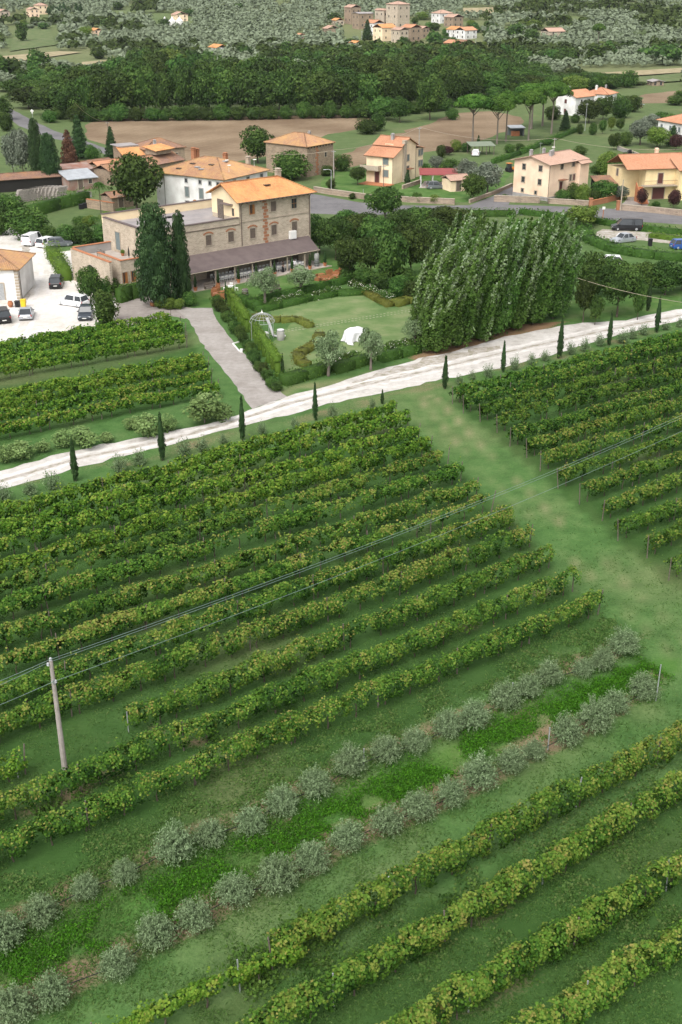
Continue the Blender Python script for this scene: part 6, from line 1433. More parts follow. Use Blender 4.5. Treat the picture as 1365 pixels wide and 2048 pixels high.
FIGL = ['big pale fig tree at the corner of lane and drive','smaller fig bush touching the big pale one','fig tree beside the second roadside cypress','light fig bush left of the second cypress','sprawling fig tree above the first roadside cypress','fig bush left of the sprawling fig tree','fig tree at the left edge above the lane','low fig shrub at the left frame edge','small fig shrub between the left fig trees','small fig bush above the second cypress','spindly fig shrub right of the first cypress']
for k, a in enumerate(((410,846,782,84),(446,842,806,46),(298,874,822,58),(338,862,830,40),(168,894,852,62),(126,894,862,44),(44,918,878,58),(10,926,892,38),(88,904,880,34),(266,858,834,34),(214,884,862,32))):
    pxplant('fig', *a, FIGL[k], 'fig trees above the lane')
# garden round the lawn
hedge('box_hedge', 'leftmost bright clipped hedge beside the lane', [(566,770),(610,758),(652,744)], 2.0, 1.3, L_HEDGE, .2)
hedge('box_hedge', 'middle bright clipped hedge beside the lane', [(670,746),(704,736),(738,724)], 1.8, 1.2, L_HEDGE, .2)
hedge('box_hedge', 'right bright clipped hedge beside the lane', [(760,724),(800,714),(838,704)], 1.6, 1.2, L_HEDGE, .2)
hedge('low_hedge', 'low olive-green clipped hedge along the upper lawn edge', [(512,624),(560,614),(620,600),(672,590),(728,588)], 2.2, .8, L_HEDGE, .2, .7, None, 3, 'hedge', None, .3)
hedge('low_hedge', 'low clipped hedge at the right corner of the lawn', [(732,588),(756,602),(782,614)], 1.6, .7, L_MOSS, .2, .7, None, 4, 'hedge', None, .3)
hedge('golden_hedge', 'golden clipped mound at the right end of the lawn hedge', [(788,612),(812,606),(838,600)], 2.4, .9, L_MOSS, .2, .7, None, 5, 'hedge', None, .4)
hedge('golden_hedge', 'curved golden clipped hedge on the far side of the aisle', [(512,634),(536,642),(562,644),(596,642),(622,656)], 1.5, .7, L_MOSS, .2, .7, None, 6, 'hedge', None, .4)
hedge('golden_hedge', 'curved golden clipped hedge on the near side of the aisle', [(640,672),(634,690),(612,704),(596,712),(600,728),(616,734)], 1.7, .7, L_MOSS, .2, .7, None, 7, 'hedge', None, .4)
hedge('hedge', 'bright green bushy hedge behind the ivy arcade', [(478,604),(500,612),(518,620)], 2.0, 1.3, L_HEDGE, .22)
hedge('hedge', 'low green border hedge along the villa lawn', [(520,606),(560,596),(610,586),(660,574),(700,564)], 1.2, 1.1, L_HEDGE, .22)
def arcade(label, a, b, n, seed):
    a, b = P(*a), P(*b); t = thing('ivy_arcade', label, 'arcade', a); L = np.linalg.norm(b-a); d = (b-a)/L
    for i in range(n+1):
        c = d*L*i/n; o = hedge('ivy_column', None, None, .75, 2.0, L_IVY, .2, 1.2, None, seed+i, None, [(c-d*.3)[:2], (c+d*.3)[:2]]); o.parent = t
    o = hedge('ivy_top', None, None, 1.0, .75, L_IVY, .2, 1.2, None, seed+50, None, [(d*-.4)[:2], (d*(L+.4))[:2]], .3, 1.75); o.parent = t
arcade('ivy-covered arcade, upper part beside the gazebo', (460,612), (494,664), 5, 1)
arcade('ivy-covered arcade, lower part beside the gazebo', (506,676), (556,752), 6, 20)
rr = random.Random(4)
for k in range(17):
    f = k/16; bx = 436+f*114+rr.uniform(-3, 3); by = 612+f*172+rr.uniform(-3, 3)
    pxplant('darkbush' if k % 3 else 'bush', bx, by, by-rr.uniform(18, 27), rr.uniform(24, 32), f'{ordw(k)} low shrub from the villa end in the border beside the drive', 'shrubs along the drive')
def rose(bx, by, w_, label, grp):
    p = P(bx, by); me = proto('bush')[rr.randrange(4)][0]; t = thing('rose_bush', label, 'rose bush', p, rr.random()*6, grp); s_ = rr.uniform(.9, 1.3)
    o = link('foliage', me, t); o.scale = (s_*1.3, s_*1.3, s_*.95); rng = np.random.default_rng(int(bx*7+by)); c = sph(rng, 46); c[:, 2] = np.abs(c[:, 2]); c = c*np.array([.68, .68, .98])*s_
    tag(link('flowers', leafmesh('flowers', L_FLOWER, leafquads(c, c+rng.normal(size=c.shape)*.3, .13, rng, .9), rng.random(46)), t), kind='stuff')
for bx, by in [(552+i*8, 612-i*2.4+rr.uniform(-3, 3)) for i in range(7)] + [(632+i*9, 598-i*2.6) for i in range(6)]: rose(bx, by, 0, 'white flowering rose bush between the villa lawn and the ceremony lawn', 'rose bushes behind the low hedge')
for bx, by in [(706+i*8.5, 572+i*3.6+rr.uniform(-3, 3)) for i in range(10)]: rose(bx, by, 0, 'white flowering rose bush near the golden mound below the trees', 'rose bushes near the golden mound')
for bx, by in [(668+i*10, 730-i*2.6) for i in range(5)] + [(758+i*11, 708-i*2.6) for i in range(7)]: rose(bx, by, 0, 'small white flowering rose bush behind the clipped hedges by the lane', 'rose bushes behind the clipped hedges')
# ------------------------------------------------------------------ walls, street furniture, vehicles, garden furniture, people
def gwall(name, label, px, h, w_=.35, mat=GARDENWALL, cap=None):
    pts = gp(px); o0 = pts[0]; t = thing(name, label, 'wall', o0)
    for a, b in zip(pts[:-1], pts[1:]):
        d = b-a; L = np.linalg.norm(d); d = d/L; n = np.array([-d[1], d[0], 0]); m = MB(); m.box((a+b)/2-o0+np.array([0, 0, h/2-.1]), (L+w_*.9, w_, h+.2), d, n); m.build('wall_section', mat, t)
        m = MB(); m.box((a+b)/2-o0+np.array([0, 0, h+.045]), (L+w_*.9, w_+.1, .08), d, n); m.build('coping', cap or STONE_TRIM, t)
gwall('garden_wall', 'long low stone wall along the road below the apricot house', [(630,384),(660,389),(740,400),(820,405),(908,409)], 1.0)
gwall('garden_wall', 'stone retaining wall in front of the peach house', [(990,403),(1040,405),(1078,406)], 1.1)
gwall('garden_wall', 'low stone wall between the peach house gate and the drive', [(1098,407),(1150,410),(1178,412)], .9)
gwall('brick_wall', 'orange brick wall curving up the drive of the yellow house', [(1181,412),(1215,405),(1238,398)], .9, .3, BRICK_C, TERRAC)
gwall('garden_wall', 'stone wall along the road in front of the yellow house', [(1240,420),(1300,425),(1365,432),(1480,444)], 1.0)
gwall('garden_wall', 'low wall along the side street beside the windblown tree', [(940,406),(985,390),(1024,373)], .6, .3)
gwall('garden_wall', 'low wall beside the red carport', [(806,378),(825,372),(842,366)], .7, .3)
gwall('garden_wall', 'pale wall along the garden lane above the yellow house', [(1236,300),(1275,314),(1302,330)], .9, .3, GREYP)
for k, (bx, by) in enumerate(((1181,415),(1236,420))):
    p = P(bx, by); m = MB(); m.box((0,0,.8),(.6,.6,1.6)); m.box((0,0,1.65),(.75,.75,.12)); o = m.build('gate_pillar', BRICK_C); o.location = p; tag(o, ['orange brick gate pillar at the left of the drive','orange brick gate pillar below the street lamp'][k], 'gate pillar')
p = P(1088,408); t = thing('garden_gate', 'small dark metal gate in the wall of the peach house', 'gate', p, .05)
for i in range(8): m = MB(); m.box((-.95+i*.27,0,.55),(.05,.05,1.1)); m.build('bar', SHUT_B, t)
m = MB(); m.box((0,.03,.95),(2.1,.05,.06)); m.box((0,.03,.2),(2.1,.05,.06)); m.build('rail', SHUT_B, t)
def lamp(bx, by, ty, label, name='street_lamp', arm=1.0, ang=0, mat=METAL_G, rad=.07):
    p = P(bx, by); h = HT(p, ty); t = thing(name, label, 'street lamp', p, ang); m = MB(); m.tube([(0,0,-.1),(0,0,h)], [rad*1.3, rad*.8], 8); m.build('post', mat, t)
    if arm: m = MB(); m.tube([(0,0,h-.05),(-arm*.5,0,h+.12),(-arm,0,h+.1)], .04, 6); m.build('arm', mat, t); m = MB(); m.box((-arm-.25,0,h+.08),(.6,.22,.1), taper=.8); m.build('lamp_head', mat, t)
lamp(1241,421,359,'pale street lamp at the drive of the yellow house', arm=0, mat=STONE_TRIM, rad=.1)
lamp(663,388,340,'curved grey street lamp in front of the stone farmhouse')
lamp(727,395,378,'small garden lamp by the roadside wall', 'garden_lamp', 0, rad=.05)
def pole(bx, by, ty, label, mat=CONCRETE, rad=.14):
    p = G(bx, by); h = HT(p, ty); t = thing('utility_pole', label, 'utility pole', p); m = MB(); m.tube([(0,0,-.1),(0,0,h)], [rad, rad*.7], 8); m.build('shaft', mat, t); m = MB(); m.box((0,0,h-.3),(.9,.08,.1)); m.build('crossarm', METAL_G, t); return np.array([p[0], p[1], p[2]+h])
q1 = pole(668,372,300,'concrete pole between the stone farmhouse and the lawn'); q2 = pole(838,312,254,'concrete pole behind the apricot house'); q3 = pole(767,392,330,'thin brown pole in front of the apricot house', WOODPOST, .08)
q4 = pole(219,292,243,'thin pole beside the grey-green conifer', WOODPOST, .1); q5 = pole(1106,330,276,'grey pole behind the peach house'); q6 = pole(1170,262,206,'thin pole by the orchard lane', METAL_G, .08); q7 = pole(724,96,62,'far pole in front of the hill village', METAL_G, .12); q8 = pole(951,108,72,'far pole among the bushes below the village', METAL_G, .12)
cable('cable', q1, q2, 1.0, .03, 'pale overhead cable from the farmhouse pole to the apricot house', STONE_TRIM); cable('cable', q2, q5, 1.5, .03, 'pale overhead cable from the apricot house to the peach house', STONE_TRIM)
cable('cable', q5, P(1400,296,6), 1.2, .03, 'pale overhead cable from the peach house to the right edge', STONE_TRIM); cable('cable', q4, P(150,206,14), 1.0, .03, 'pale overhead cable from the thin pole into the wood', STONE_TRIM); cable('cable', q1, P(540,306,6), .5, .03, 'pale overhead cable from the farmhouse pole to the round tree', STONE_TRIM)
cable('cable', P(1155,556,5.5), P(1420,612,6), .4, .024, 'white cable stretched in front of the round tree beside the lane', STONE_TRIM)
t = thing('signpost', 'reddish signpost beside the road hedge', 'signpost', P(1205,447)); hh_ = HT(P(1205,447),413); m = MB(); m.tube([(0,0,-.1),(0,0,hh_)], .07, 6); m.build('post', TERRAC, t); m = MB(); m.box((0,-.08,hh_-.25),(.5,.04,.45)); m.build('panel', WHITE, t)
t = thing('road_sign', 'small white cross-shaped sign at the bend of the distant road', 'road sign', P(66,236)); m = MB(); m.tube([(0,0,-.1),(0,0,1.6)], .05, 6); m.build('post', METAL_G, t); m = MB(); m.box((0,-.05,1.9),(.35,.06,1.2)); m.box((0,-.05,2.0),(1.0,.061,.35)); m.build('panel', WHITE, t)
for k, (bx, by, h_, mt, lab) in enumerate(((1300,492,1.1,BLACKP,'black litter bin in the gravel car park'),(48,614,.95,plain('yellow_plastic', (.75,.5,.03)),'yellow wheelie bin by the plaster house corner'),(36,614,.75,BLACKP,'black bin beside the yellow one'))):
    t = thing('waste_bin', lab, 'bin', P(bx, by)); m = MB(); m.box((0,0,h_*.5),(.55,.5,h_), taper=1.12); m.build('tub', mt, t); m = MB(); m.box((0,0,h_+.04),(.66,.6,.08)); m.build('lid', mt, t)
t = thing('urn', 'terracotta urn beside the grey garage door', 'urn', P(22,614)); m = MB(); m.lathe([(.2,0),(.38,.35),(.35,.6),(.22,.72),(.28,.8)], 12); m.build('jar', TERRAC, t); m = MB(); m.lathe([(.24,.7),(.2,.78)], 12); m.build('soil', BARK, t)

# vehicles: side profile lofted over the width, cabin narrower than the body
def car(bx, by, ang, L, W, H, color, label, kind='hatch'):
    p = P(bx, by); t = thing('parked_van' if kind == 'van' else 'parked_car', label, 'van' if kind == 'van' else 'car', p, math.radians(ang), 'parked cars and vans')
    f = dict(hatch=(.30,.42,.88,.97), sedan=(.32,.45,.74,.88), wagon=(.30,.40,.93,.985), suv=(.27,.38,.93,.985), van=(.16,.27,.985,.995), coupe=(.34,.5,.74,.93), minivan=(.17,.32,.97,.99))[kind]
    bh = .58 if kind not in ('van', 'minivan') else .52; g = .2                       # belt height share, ground clearance
    zb = H*bh; lx = lambda u: (0.5-u)*L                                              # front at +x
    def loft(secs, name, mt):
        m = MB(); V = []
        for (x, z0, z1, w0, w1) in secs:
            for y, z in ((-w0, z0), (-w0*1.0, z0+(z1-z0)*.45), (-w1, z1-.04), (-w1*.86, z1), (w1*.86, z1), (w1, z1-.04), (w0, z0+(z1-z0)*.45), (w0, z0)): V.append((x, y/2, z))
        n = len(secs); F_ = [(i*8+k, i*8+(k+1) % 8, (i+1)*8+(k+1) % 8, (i+1)*8+k) for i in range(n-1) for k in range(8)]; F_ += [tuple(range(8))[::-1], tuple((n-1)*8+k for k in range(8))]
        m.add(V, F_); return m.build(name, mt, t)
    hood = zb*.9
    loft([(lx(0), g+.1, hood*.72, W*.78, W*.72), (lx(.03), g, hood*.86, W*.92, W*.86), (lx(.10), g-.04, hood*.95, W, W*.92), (lx(f[0]), g-.04, zb, W, W*.94), (lx(.6), g-.04, zb*1.02, W, W*.95), (lx(.94), g-.02, zb*1.02 if f[3] > .9 else zb*.98, W*.98, W*.92), (lx(.985), g+.05, zb*.96, W*.93, W*.86), (lx(1), g+.12, zb*.85, W*.84, W*.8)], 'body', color)
    m = MB(); b0 = W*.92; t0 = W*.74                                                   # glass-house: dark glass prism with roof and pillars
    V = []
    for (x, z, w_) in ((lx(f[0]), zb*.985, b0), (lx(f[1]), H-.03, t0), (lx(f[2]), H-.03, t0), (lx(f[3]), zb*.985, b0*.97)):
        V += [(x, -w_/2, z), (x, w_/2, z)]
    m.add(V, [(0,1,3,2),(2,3,5,4),(4,5,7,6),(0,2,4,6),(1,7,5,3)]); m.build('windows', CARGLASS, t)
    m = MB(); r0 = f[1]-.015; r1 = f[2]+.01
    m.add([(lx(r0),-t0*.5,H-.035),(lx(r0),t0*.5,H-.035),(lx(r1),t0*.5,H-.035),(lx(r1),-t0*.5,H-.035),(lx(r0+.06),-t0*.42,H+.02),(lx(r0+.06),t0*.42,H+.02),(lx(r1-.05),t0*.42,H+.02),(lx(r1-.05),-t0*.42,H+.02)], [(4,7,6,5),(0,1,5,4)[::-1],(1,2,6,5)[::-1],(2,3,7,6)[::-1],(3,0,4,7)[::-1]]); m.build('roof', color, t)
    m = MB()
    for s_ in (-1, 1):
        for (ua, ub) in (((f[0], zb), (f[1], H-.03)), ((f[3], zb), (f[2], H-.03)), ((.5*(f[1]+f[2])+.02, zb), (.5*(f[1]+f[2])+.02, H-.03))) + ((((.72, zb), (.72, H-.03)),) if kind in ('wagon', 'suv', 'van', 'minivan') else ()):
            m.tube([(lx(ua[0]), s_*b0*.5, ua[1]), (lx(ub[0]), s_*t0*.5, ub[1])], .045, 5)
        if kind == 'van': m.add([(lx(.42), s_*(b0*.5+.015), zb*.98), (lx(.985), s_*(b0*.49+.015), zb*.98), (lx(.98), s_*(t0*.5+.015), H-.04), (lx(.42), s_*(t0*.5+.015), H-.04)], [(0,1,2,3)])
    if kind == 'van': m.add([(lx(1.0), -b0*.47, zb*.98), (lx(1.0), b0*.47, zb*.98), (lx(.995), t0*.46, H-.28), (lx(.995), -t0*.46, H-.28)], [(0,1,2,3)])
    tag(m.build('pillars', color, t), kind='stuff')
    for u in (.19, .80):
        for s_ in (-1, 1):
            r = .31 if H < 1.6 else .34; m = MB(); V = []; w_ = m
            for k in range(2):
                for i in range(14): q = 2*math.pi*i/14; V.append((lx(u)+r*math.cos(q), s_*(W/2-.02-.18*k), r+r*math.sin(q)))
            m.add(V, [(i, (i+1) % 14, 14+(i+1) % 14, 14+i) for i in range(14)]+[tuple(range(14)), tuple(range(14, 28))[::-1]]); wh = m.build('wheel', RUBBER, t)
            m = MB(); V = [(lx(u)+r*.62*math.cos(2*math.pi*i/12), s_*(W/2-.005), r+r*.62*math.sin(2*math.pi*i/12)) for i in range(12)]; m.add(V+[(lx(u), s_*(W/2+.02), r)], [(i, (i+1) % 12, 12) for i in range(12)]); m.build('rim', METAL_G, wh)
    for s_ in (-1, 1):
        m = MB(); m.box((lx(.022), s_*W*.34, hood*.72), (.12,.32,.14)); m.build('headlight', LAMP_W, t)
        m = MB(); m.box((lx(.985), s_*W*.40, zb*.86), (.08,.2,.26)); m.build('tail_light', LAMP_R, t)
        m = MB(); m.box((lx(f[0]+.06), s_*(W*.5+.06), zb+.05), (.12,.18,.12)); m.build('mirror', color, t)
    m = MB(); m.box((lx(1.0)-.002, 0, g+.32), (.02,.5,.12)); m.build('number_plate', WHITE, t)
    m = MB(); m.box((lx(0)+.0, 0, g+.22), (.03,.5,.11)); m.build('number_plate', WHITE, t)
    return t
CW = paint('white_car_paint', (.75,.75,.76), 0); CB = paint('black_car_paint', (.012,.012,.014)); CS = paint('silver_car_paint', (.45,.47,.5), .5); CG = paint('grey_car_paint', (.2,.215,.23), .5); CD = paint('dark_blue_grey_car_paint', (.05,.06,.075), .4); CBL = paint('blue_car_paint', (.03,.1,.35))
car(67,488,74,4.4,1.82,1.85,CW,'white panel van parked uppermost in the white yard','van'); car(97,492,62,4.2,1.78,1.5,CW,'white hatchback parked between the van and the grey car','suv'); car(120,492,18,4.0,1.7,1.42,CG,'grey car parked behind the light green hedge','hatch')
car(114,572,98,4.2,1.78,1.6,CB,'black hatchback parked alone in the middle of the yard','suv'); car(147,610,152,4.3,1.74,1.5,CW,'white estate car parked beside the dark grey one','wagon'); car(173,634,-84,4.3,1.78,1.5,CD,'dark grey car facing the vine rows beside the dense bush','sedan')
car(54,634,100,4.0,1.76,1.35,CS,'silver coupe parked before the plaster house','coupe'); car(6,640,112,4.4,1.85,1.65,CB,'dark car cut by the left frame edge','suv')
car(1253,460,176,5.1,1.95,1.95,CB,'black minivan in the gravel car park by the road','minivan'); car(1246,484,205,4.3,1.76,1.42,CS,'silver saloon below the black minivan','sedan'); car(1366,497,10,4.0,1.7,1.5,CBL,'blue car cut by the right frame edge'); car(1216,530,170,4.2,1.75,1.45,CW,'white car half hidden behind the trees right of the poplars')
car(872,377,10,4.0,1.7,1.45,CG,'grey car under the red carport'); car(1248,381,100,4.1,1.75,1.5,CS,'silver car beside the yellow house'); car(952,311,80,3.9,1.7,1.45,CW,'white car under the grey-green lean-to')
# small orange tractor at the corner of the peach house
t = thing('mini_tractor', 'small orange tractor behind the peach house corner', 'tractor', P(1022,344), .4)
OR = plain('orange_paint', (.6,.2,.03), None, 2, .4); m = MB(); m.box((.6,0,.8),(1.3,.6,.5)); m.build('bonnet', OR, t); m = MB(); m.box((-.5,0,1.35),(.9,.95,1.0), taper=.85); m.build('cab', GLASS, t); m = MB(); m.box((-.5,0,1.9),(1.1,1.1,.1)); m.build('roof', OR, t)
for x, r in ((.95,.35),(-.55,.55)):
    for s_ in (-1, 1):
        m = MB(); V = [(x+r*math.cos(2*math.pi*i/12), s_*(.45+.25*k), r+r*math.sin(2*math.pi*i/12)) for k in range(2) for i in range(12)]; m.add(V, [(i,(i+1)%12,12+(i+1)%12,12+i) for i in range(12)]+[tuple(range(12))[::-1], tuple(range(12,24))]); m.build('wheel', RUBBER, t)

# stacks of old bundles at the farm
GREYB = plain('weathered_bundle', (.30,.27,.24), (.2,.175,.155), 3, .95)
for k in range(11):
    f = k/10; bx, by = 48+f*78, 404-f*6 - 3*math.sin(f*3); p = P(bx, by); t = thing('bundle_stack', f'{ordw(k)} stack of weathered grey bundles from the left at the old farm', 'stack', p, .9+rr.uniform(-.1,.1), 'stacked grey bundles')
    for j in range(7):
        z = .2+j*.33; x = .03*(j-2)**2 - .4 + rr.uniform(-.05,.05); m = MB(); m.box((x,0,z),(2.3+rr.uniform(-.2,.2),.9,.3), taper=.9); m.build('bundle', GREYB, t)
for k, (bx, by) in enumerate(((162,392),(170,394),(177,394))):
    t = thing('crate', ['grey crate left in the row before the tin shed','grey crate in the middle before the tin shed','pale crate at the right before the tin shed'][k], 'crate', P(bx, by), .6); m = MB(); m.box((0,0,.45),(1.1,1.0,.9)); m.build('box', GREYB if k < 2 else GREYP, t); m = MB(); m.box((0,0,.95),(1.2,1.1,.08)); m.build('lid', WOODPOST, t)
for k, (bx, by) in enumerate(((163,418),(170,416),(176,414))): 
    t = thing('compost_bin', ['black compost bin leftmost at the end of the clipped hedge','black compost bin in the middle at the end of the clipped hedge','black compost bin rightmost at the end of the clipped hedge'][k], 'bin', P(bx, by), .5); m = MB(); m.box((0,0,.4),(.75,.75,.8), taper=.9); m.build('tub', BLACKP, t); m = MB(); m.box((0,0,.84),(.7,.7,.08)); m.build('lid', BLACKP, t)
gwall('old_wall', 'old stone wall between the palm and the compost bins', [(177,416),(205,420),(228,424)], 1.6, .4, STONE_D, TERRAC)

# portico: long table, chairs, people, pots
def vt(name, label, cat, x, y, z=.07, rz=0, group=None):
    q = vloc(x, y, z); return thing(name, label, cat, q, v.ang+rz, group)
TL = 15.6; tb = vt('long_table', 'very long banquet table with white cloth under the portico', 'table', 1.3, -2.45)
m = MB(); m.box((0,0,.72),(TL,.95,.05)); m.build('tabletop', WOODPOST, tb)
m = MB(); m.box((0,0,.755),(TL+.1,1.02,.012)); m.box((0,-.515,.6),(TL+.1,.01,.3)); m.box((0,.515,.6),(TL+.1,.01,.3)); m.build('tablecloth', CLOTH, tb)
for i in range(8):
    for s_ in (-1, 1): m = MB(); m.box((-TL/2+.2+i*(TL-.4)/7, s_*.4, .35),(.07,.07,.7)); m.build('leg', WOODPOST, tb)
def chair0():
    t = vt('white_chair', 'white chair on the outer side of the long banquet table', 'chair', 0, -3.3, .07, 0, 'chairs along the outer side of the long table')
    m = MB(); m.box((0,0,.45),(.42,.42,.05)); m.build('seat', WHITE, t); m = MB(); m.box((0,-.2,.82),(.42,.035,.26)); 
    m.build('backrest', WHITE, t)
    for a in (-1, 1):
        m = MB(); m.tube([(a*.18,-.19,0),(a*.18,-.2,.95)], .022, 5); m.build('leg', WHITE, t); m = MB(); m.tube([(a*.18,.18,0),(a*.18,.18,.45)], .022, 5); m.build('leg', WHITE, t)
    return t
c0 = reg(chair0()); nC = 24
for s_ in (0, 1):
    for i in range(nC):
        c = c0 if (s_ == 0 and i == 0) else copy_tree(c0)
        q = vloc(1.3-TL/2+.35+i*(TL-.7)/(nC-1), -2.45-.72 if s_ == 0 else -2.45+.72, .07); c.location = q; c.rotation_euler = (0,0,v.ang + (math.pi if s_ else 0)); 
        if s_: c['label'] = 'white chair on the wall side of the long banquet table'; c['group'] = 'chairs along the wall side of the long table'
        if s_ == 0 and i == 99: c['label'] = 'first white chair at the cypress end of the long banquet table'
        if s_ == 0 and i == nC-1: c['label'] = 'last white chair at the barrel end of the long banquet table'
c0['label'] = 'first white chair at the cypress end of the long banquet table'
def pot(x, y, h_, label):
    t = vt('potted_cypress', label, 'potted plant', x, y, .07, 0, 'potted cypresses along the portico'); m = MB(); m.lathe([(.2,0),(.27,.42),(.31,.45),(.31,.5),(.26,.5),(.24,.45)], 12); m.build('pot', TERRAC, t)
    o = link('crown', proto('cypress')[0][0], t); o.location = (0,0,.42); o.scale = (.62,.62,h_)
for k, x in enumerate((-10.9,-7.15,-3.75,-.65,2.55,5.7,8.95)):
    pot(x, -4.75, 1.8, ['first','second','third','fourth','fifth','sixth','seventh'][k]+' potted cypress along the portico counted from the big cypresses')
pot(11.9, -4.6, 1.9, 'potted cypress beyond the stacked barrels')
def barrel(loc, rz, label, h_=.95, r=.34, mat=WOODPOST, white=False, name='barrel'):
    t = thing(name, label, 'barrel', loc, rz); m = MB(); m.lathe([(r*.8,0),(r*.95,h_*.22),(r,h_*.5),(r*.95,h_*.78),(r*.8,h_)], 14); m.build('staves', mat, t)
    for zz in (.08,.3,.7,.92): m = MB(); m.lathe([(r*(.84+.155*math.sin(math.pi*zz))+.006, zz*h_-.03),(r*(.84+.155*math.sin(math.pi*zz))+.006, zz*h_+.03)], 14); m.build('hoop', METAL_G, t)
    if white: m = MB(); m.lathe([(r*.9,h_+.002),(r*.9,h_+.04),(.01,h_+.05)], 14); m.build('lid', CLOTH, t)
    return t
barrel(vloc(10.9,-3.9,.07), 0, 'lower dark barrel standing at the right end of the portico', 1.0, .42, plain('green_barrel', (.09,.1,.085)))
barrel(vloc(10.9,-3.9,1.08), 0, 'pale barrel stacked on the dark one at the portico end', .85, .38, plain('pale_barrel', (.33,.33,.3)))
barrel(P(491,592), 0, 'weathered barrel on the lawn left of the olive trees', 1.0, .45)
barrel(P(562,680), 0, 'barrel with a white top beside the gazebo', 1.25, .48, plain('grey_barrel', (.42,.4,.37)), True)
# people under the portico
def person(px, h_, label, top, bottom, skirt, pose, rz):
    bm_me = bpy.data.meshes.new('body'); J_ = {}; Vx = []; E_ = []; R_ = []
    def node(k, c, r, par=None):
        J_[k] = len(Vx); Vx.append(c); R_.append(r)
        if par is not None: E_.append((J_[par], J_[k]))
    node('pel', (0,0,.93), .135); node('wai', (0,0,1.1), .115, 'pel'); node('che', (0,0,1.32), .14, 'wai'); node('nec', (0,.0,1.47), .055, 'che'); node('hd0', (0,-.01,1.55), .075, 'nec'); node('hd1', (0,-.01,1.66), .095, 'hd0'); node('hd2', (0,0,1.73), .06, 'hd1')
    for s_, n in ((-1,'l'),(1,'r')):
        node('hip'+n, (s_*.09,0,.86), .095, 'pel'); node('kne'+n, (s_*.10,-.02-.04*(s_ > 0),.48), .065, 'hip'+n); node('ank'+n, (s_*.11,.02,.09), .042, 'kne'+n); node('toe'+n, (s_*.12,-.13,.04), .035, 'ank'+n)
        node('sho'+n, (s_*.18,0,1.38), .06, 'che'); e = pose[0 if s_ < 0 else 1]; node('elb'+n, (s_*.25, e[0], 1.10), .043, 'sho'+n); node('wri'+n, (s_*.24, e[1], e[2]), .033, 'elb'+n)
        node('hnd'+n, (s_*.24, e[1]-.05, e[2]-.07), .036, 'wri'+n)
        for f in range(4): node('f%d'%f+n, (s_*.24+(f-1.5)*.022, e[1]-.09, e[2]-.155+.008*abs(f-1.4)), .0095, 'hnd'+n)
        node('th'+n, (s_*.19, e[1]-.09, e[2]-.10), .011, 'hnd'+n)
    sc = h_/1.79
    bm_me.from_pydata([tuple(c*sc for c in q) for q in Vx], E_, []); ob = bpy.data.objects.new('body', bm_me); COL.objects.link(ob)
    sk_ = ob.modifiers.new('skin', 'SKIN'); 
    for i, d in enumerate(bm_me.skin_vertices[0].data): d.radius = (R_[i]*sc*(1.25 if i in (2,) else 1), R_[i]*sc*(.8 if i in (0,1,2) else 1)); d.use_root = (i == 0)
    ss = ob.modifiers.new('sub', 'SUBSURF'); ss.levels = ss.render_levels = 1
    dg = bpy.context.evaluated_depsgraph_get(); me = bpy.data.meshes.new_from_object(ob.evaluated_get(dg)); bpy.data.objects.remove(ob); me.name = 'body'
    me.materials.clear()
    for mt in (SKIN, top, bottom, BLACKP): me.materials.append(mt)
    for f in me.polygons:
        x, y, z = f.center/sc; f.material_index = 0 if z > 1.45 or (abs(x) > .19 and z < (1.0 if not skirt else 1.2) and z > .6) else (1 if z > .98 else (3 if z < .09 else 2)); f.use_smooth = True
    t = thing('person', label, 'person', px, rz); link('body', me, t)
    m = MB(); m.lathe([(.02,1.50),(.095,1.54),(.112,1.62),(.11,1.7),(.075,1.765),(.01,1.785)], 12, (0,.018,0)); m.v = [(a*sc, b*sc, c*sc) for a, b, c in m.v]; m.build('hair', HAIR, t)
    for s_ in (-1, 1):
        m = MB(); m.box((s_*.035*sc,-.102*sc,1.65*sc),(.022,.012,.012)); m.build('eye', BLACKP, t); m = MB(); m.box((s_*.098*sc,-.01*sc,1.63*sc),(.02,.035,.055)); m.build('ear', SKIN, t)
    m = MB(); m.box((0,-.112*sc,1.615*sc),(.022,.03,.04)); m.build('nose', SKIN, t); m = MB(); m.box((0,-.1*sc,1.57*sc),(.045,.012,.01)); m.build('mouth', SHUT_R, t)
    if skirt: m = MB(); m.lathe([(.30,.06),(.27,.4),(.2,.8),(.15,1.0),(.14,1.06)], 16); m.v = [(a*sc, b*sc*.8, c*sc) for a, b, c in m.v]; m.build('skirt', bottom, t)
    return t
person(vloc(4.75,-3.75,.07), 1.68, 'woman in a long black dress standing beside the banquet table', BLACKCLOTH, BLACKCLOTH, True, ((-.05,-.2,.98),(-.04,-.12,.9)), v.ang+.4)
person(vloc(6.65,-4.1,.07), 1.76, 'person in a white shirt and grey trousers before the banquet table', CLOTH, GREYP, False, ((-.06,-.22,1.0),(-.08,-.25,1.02)), v.ang-.6)
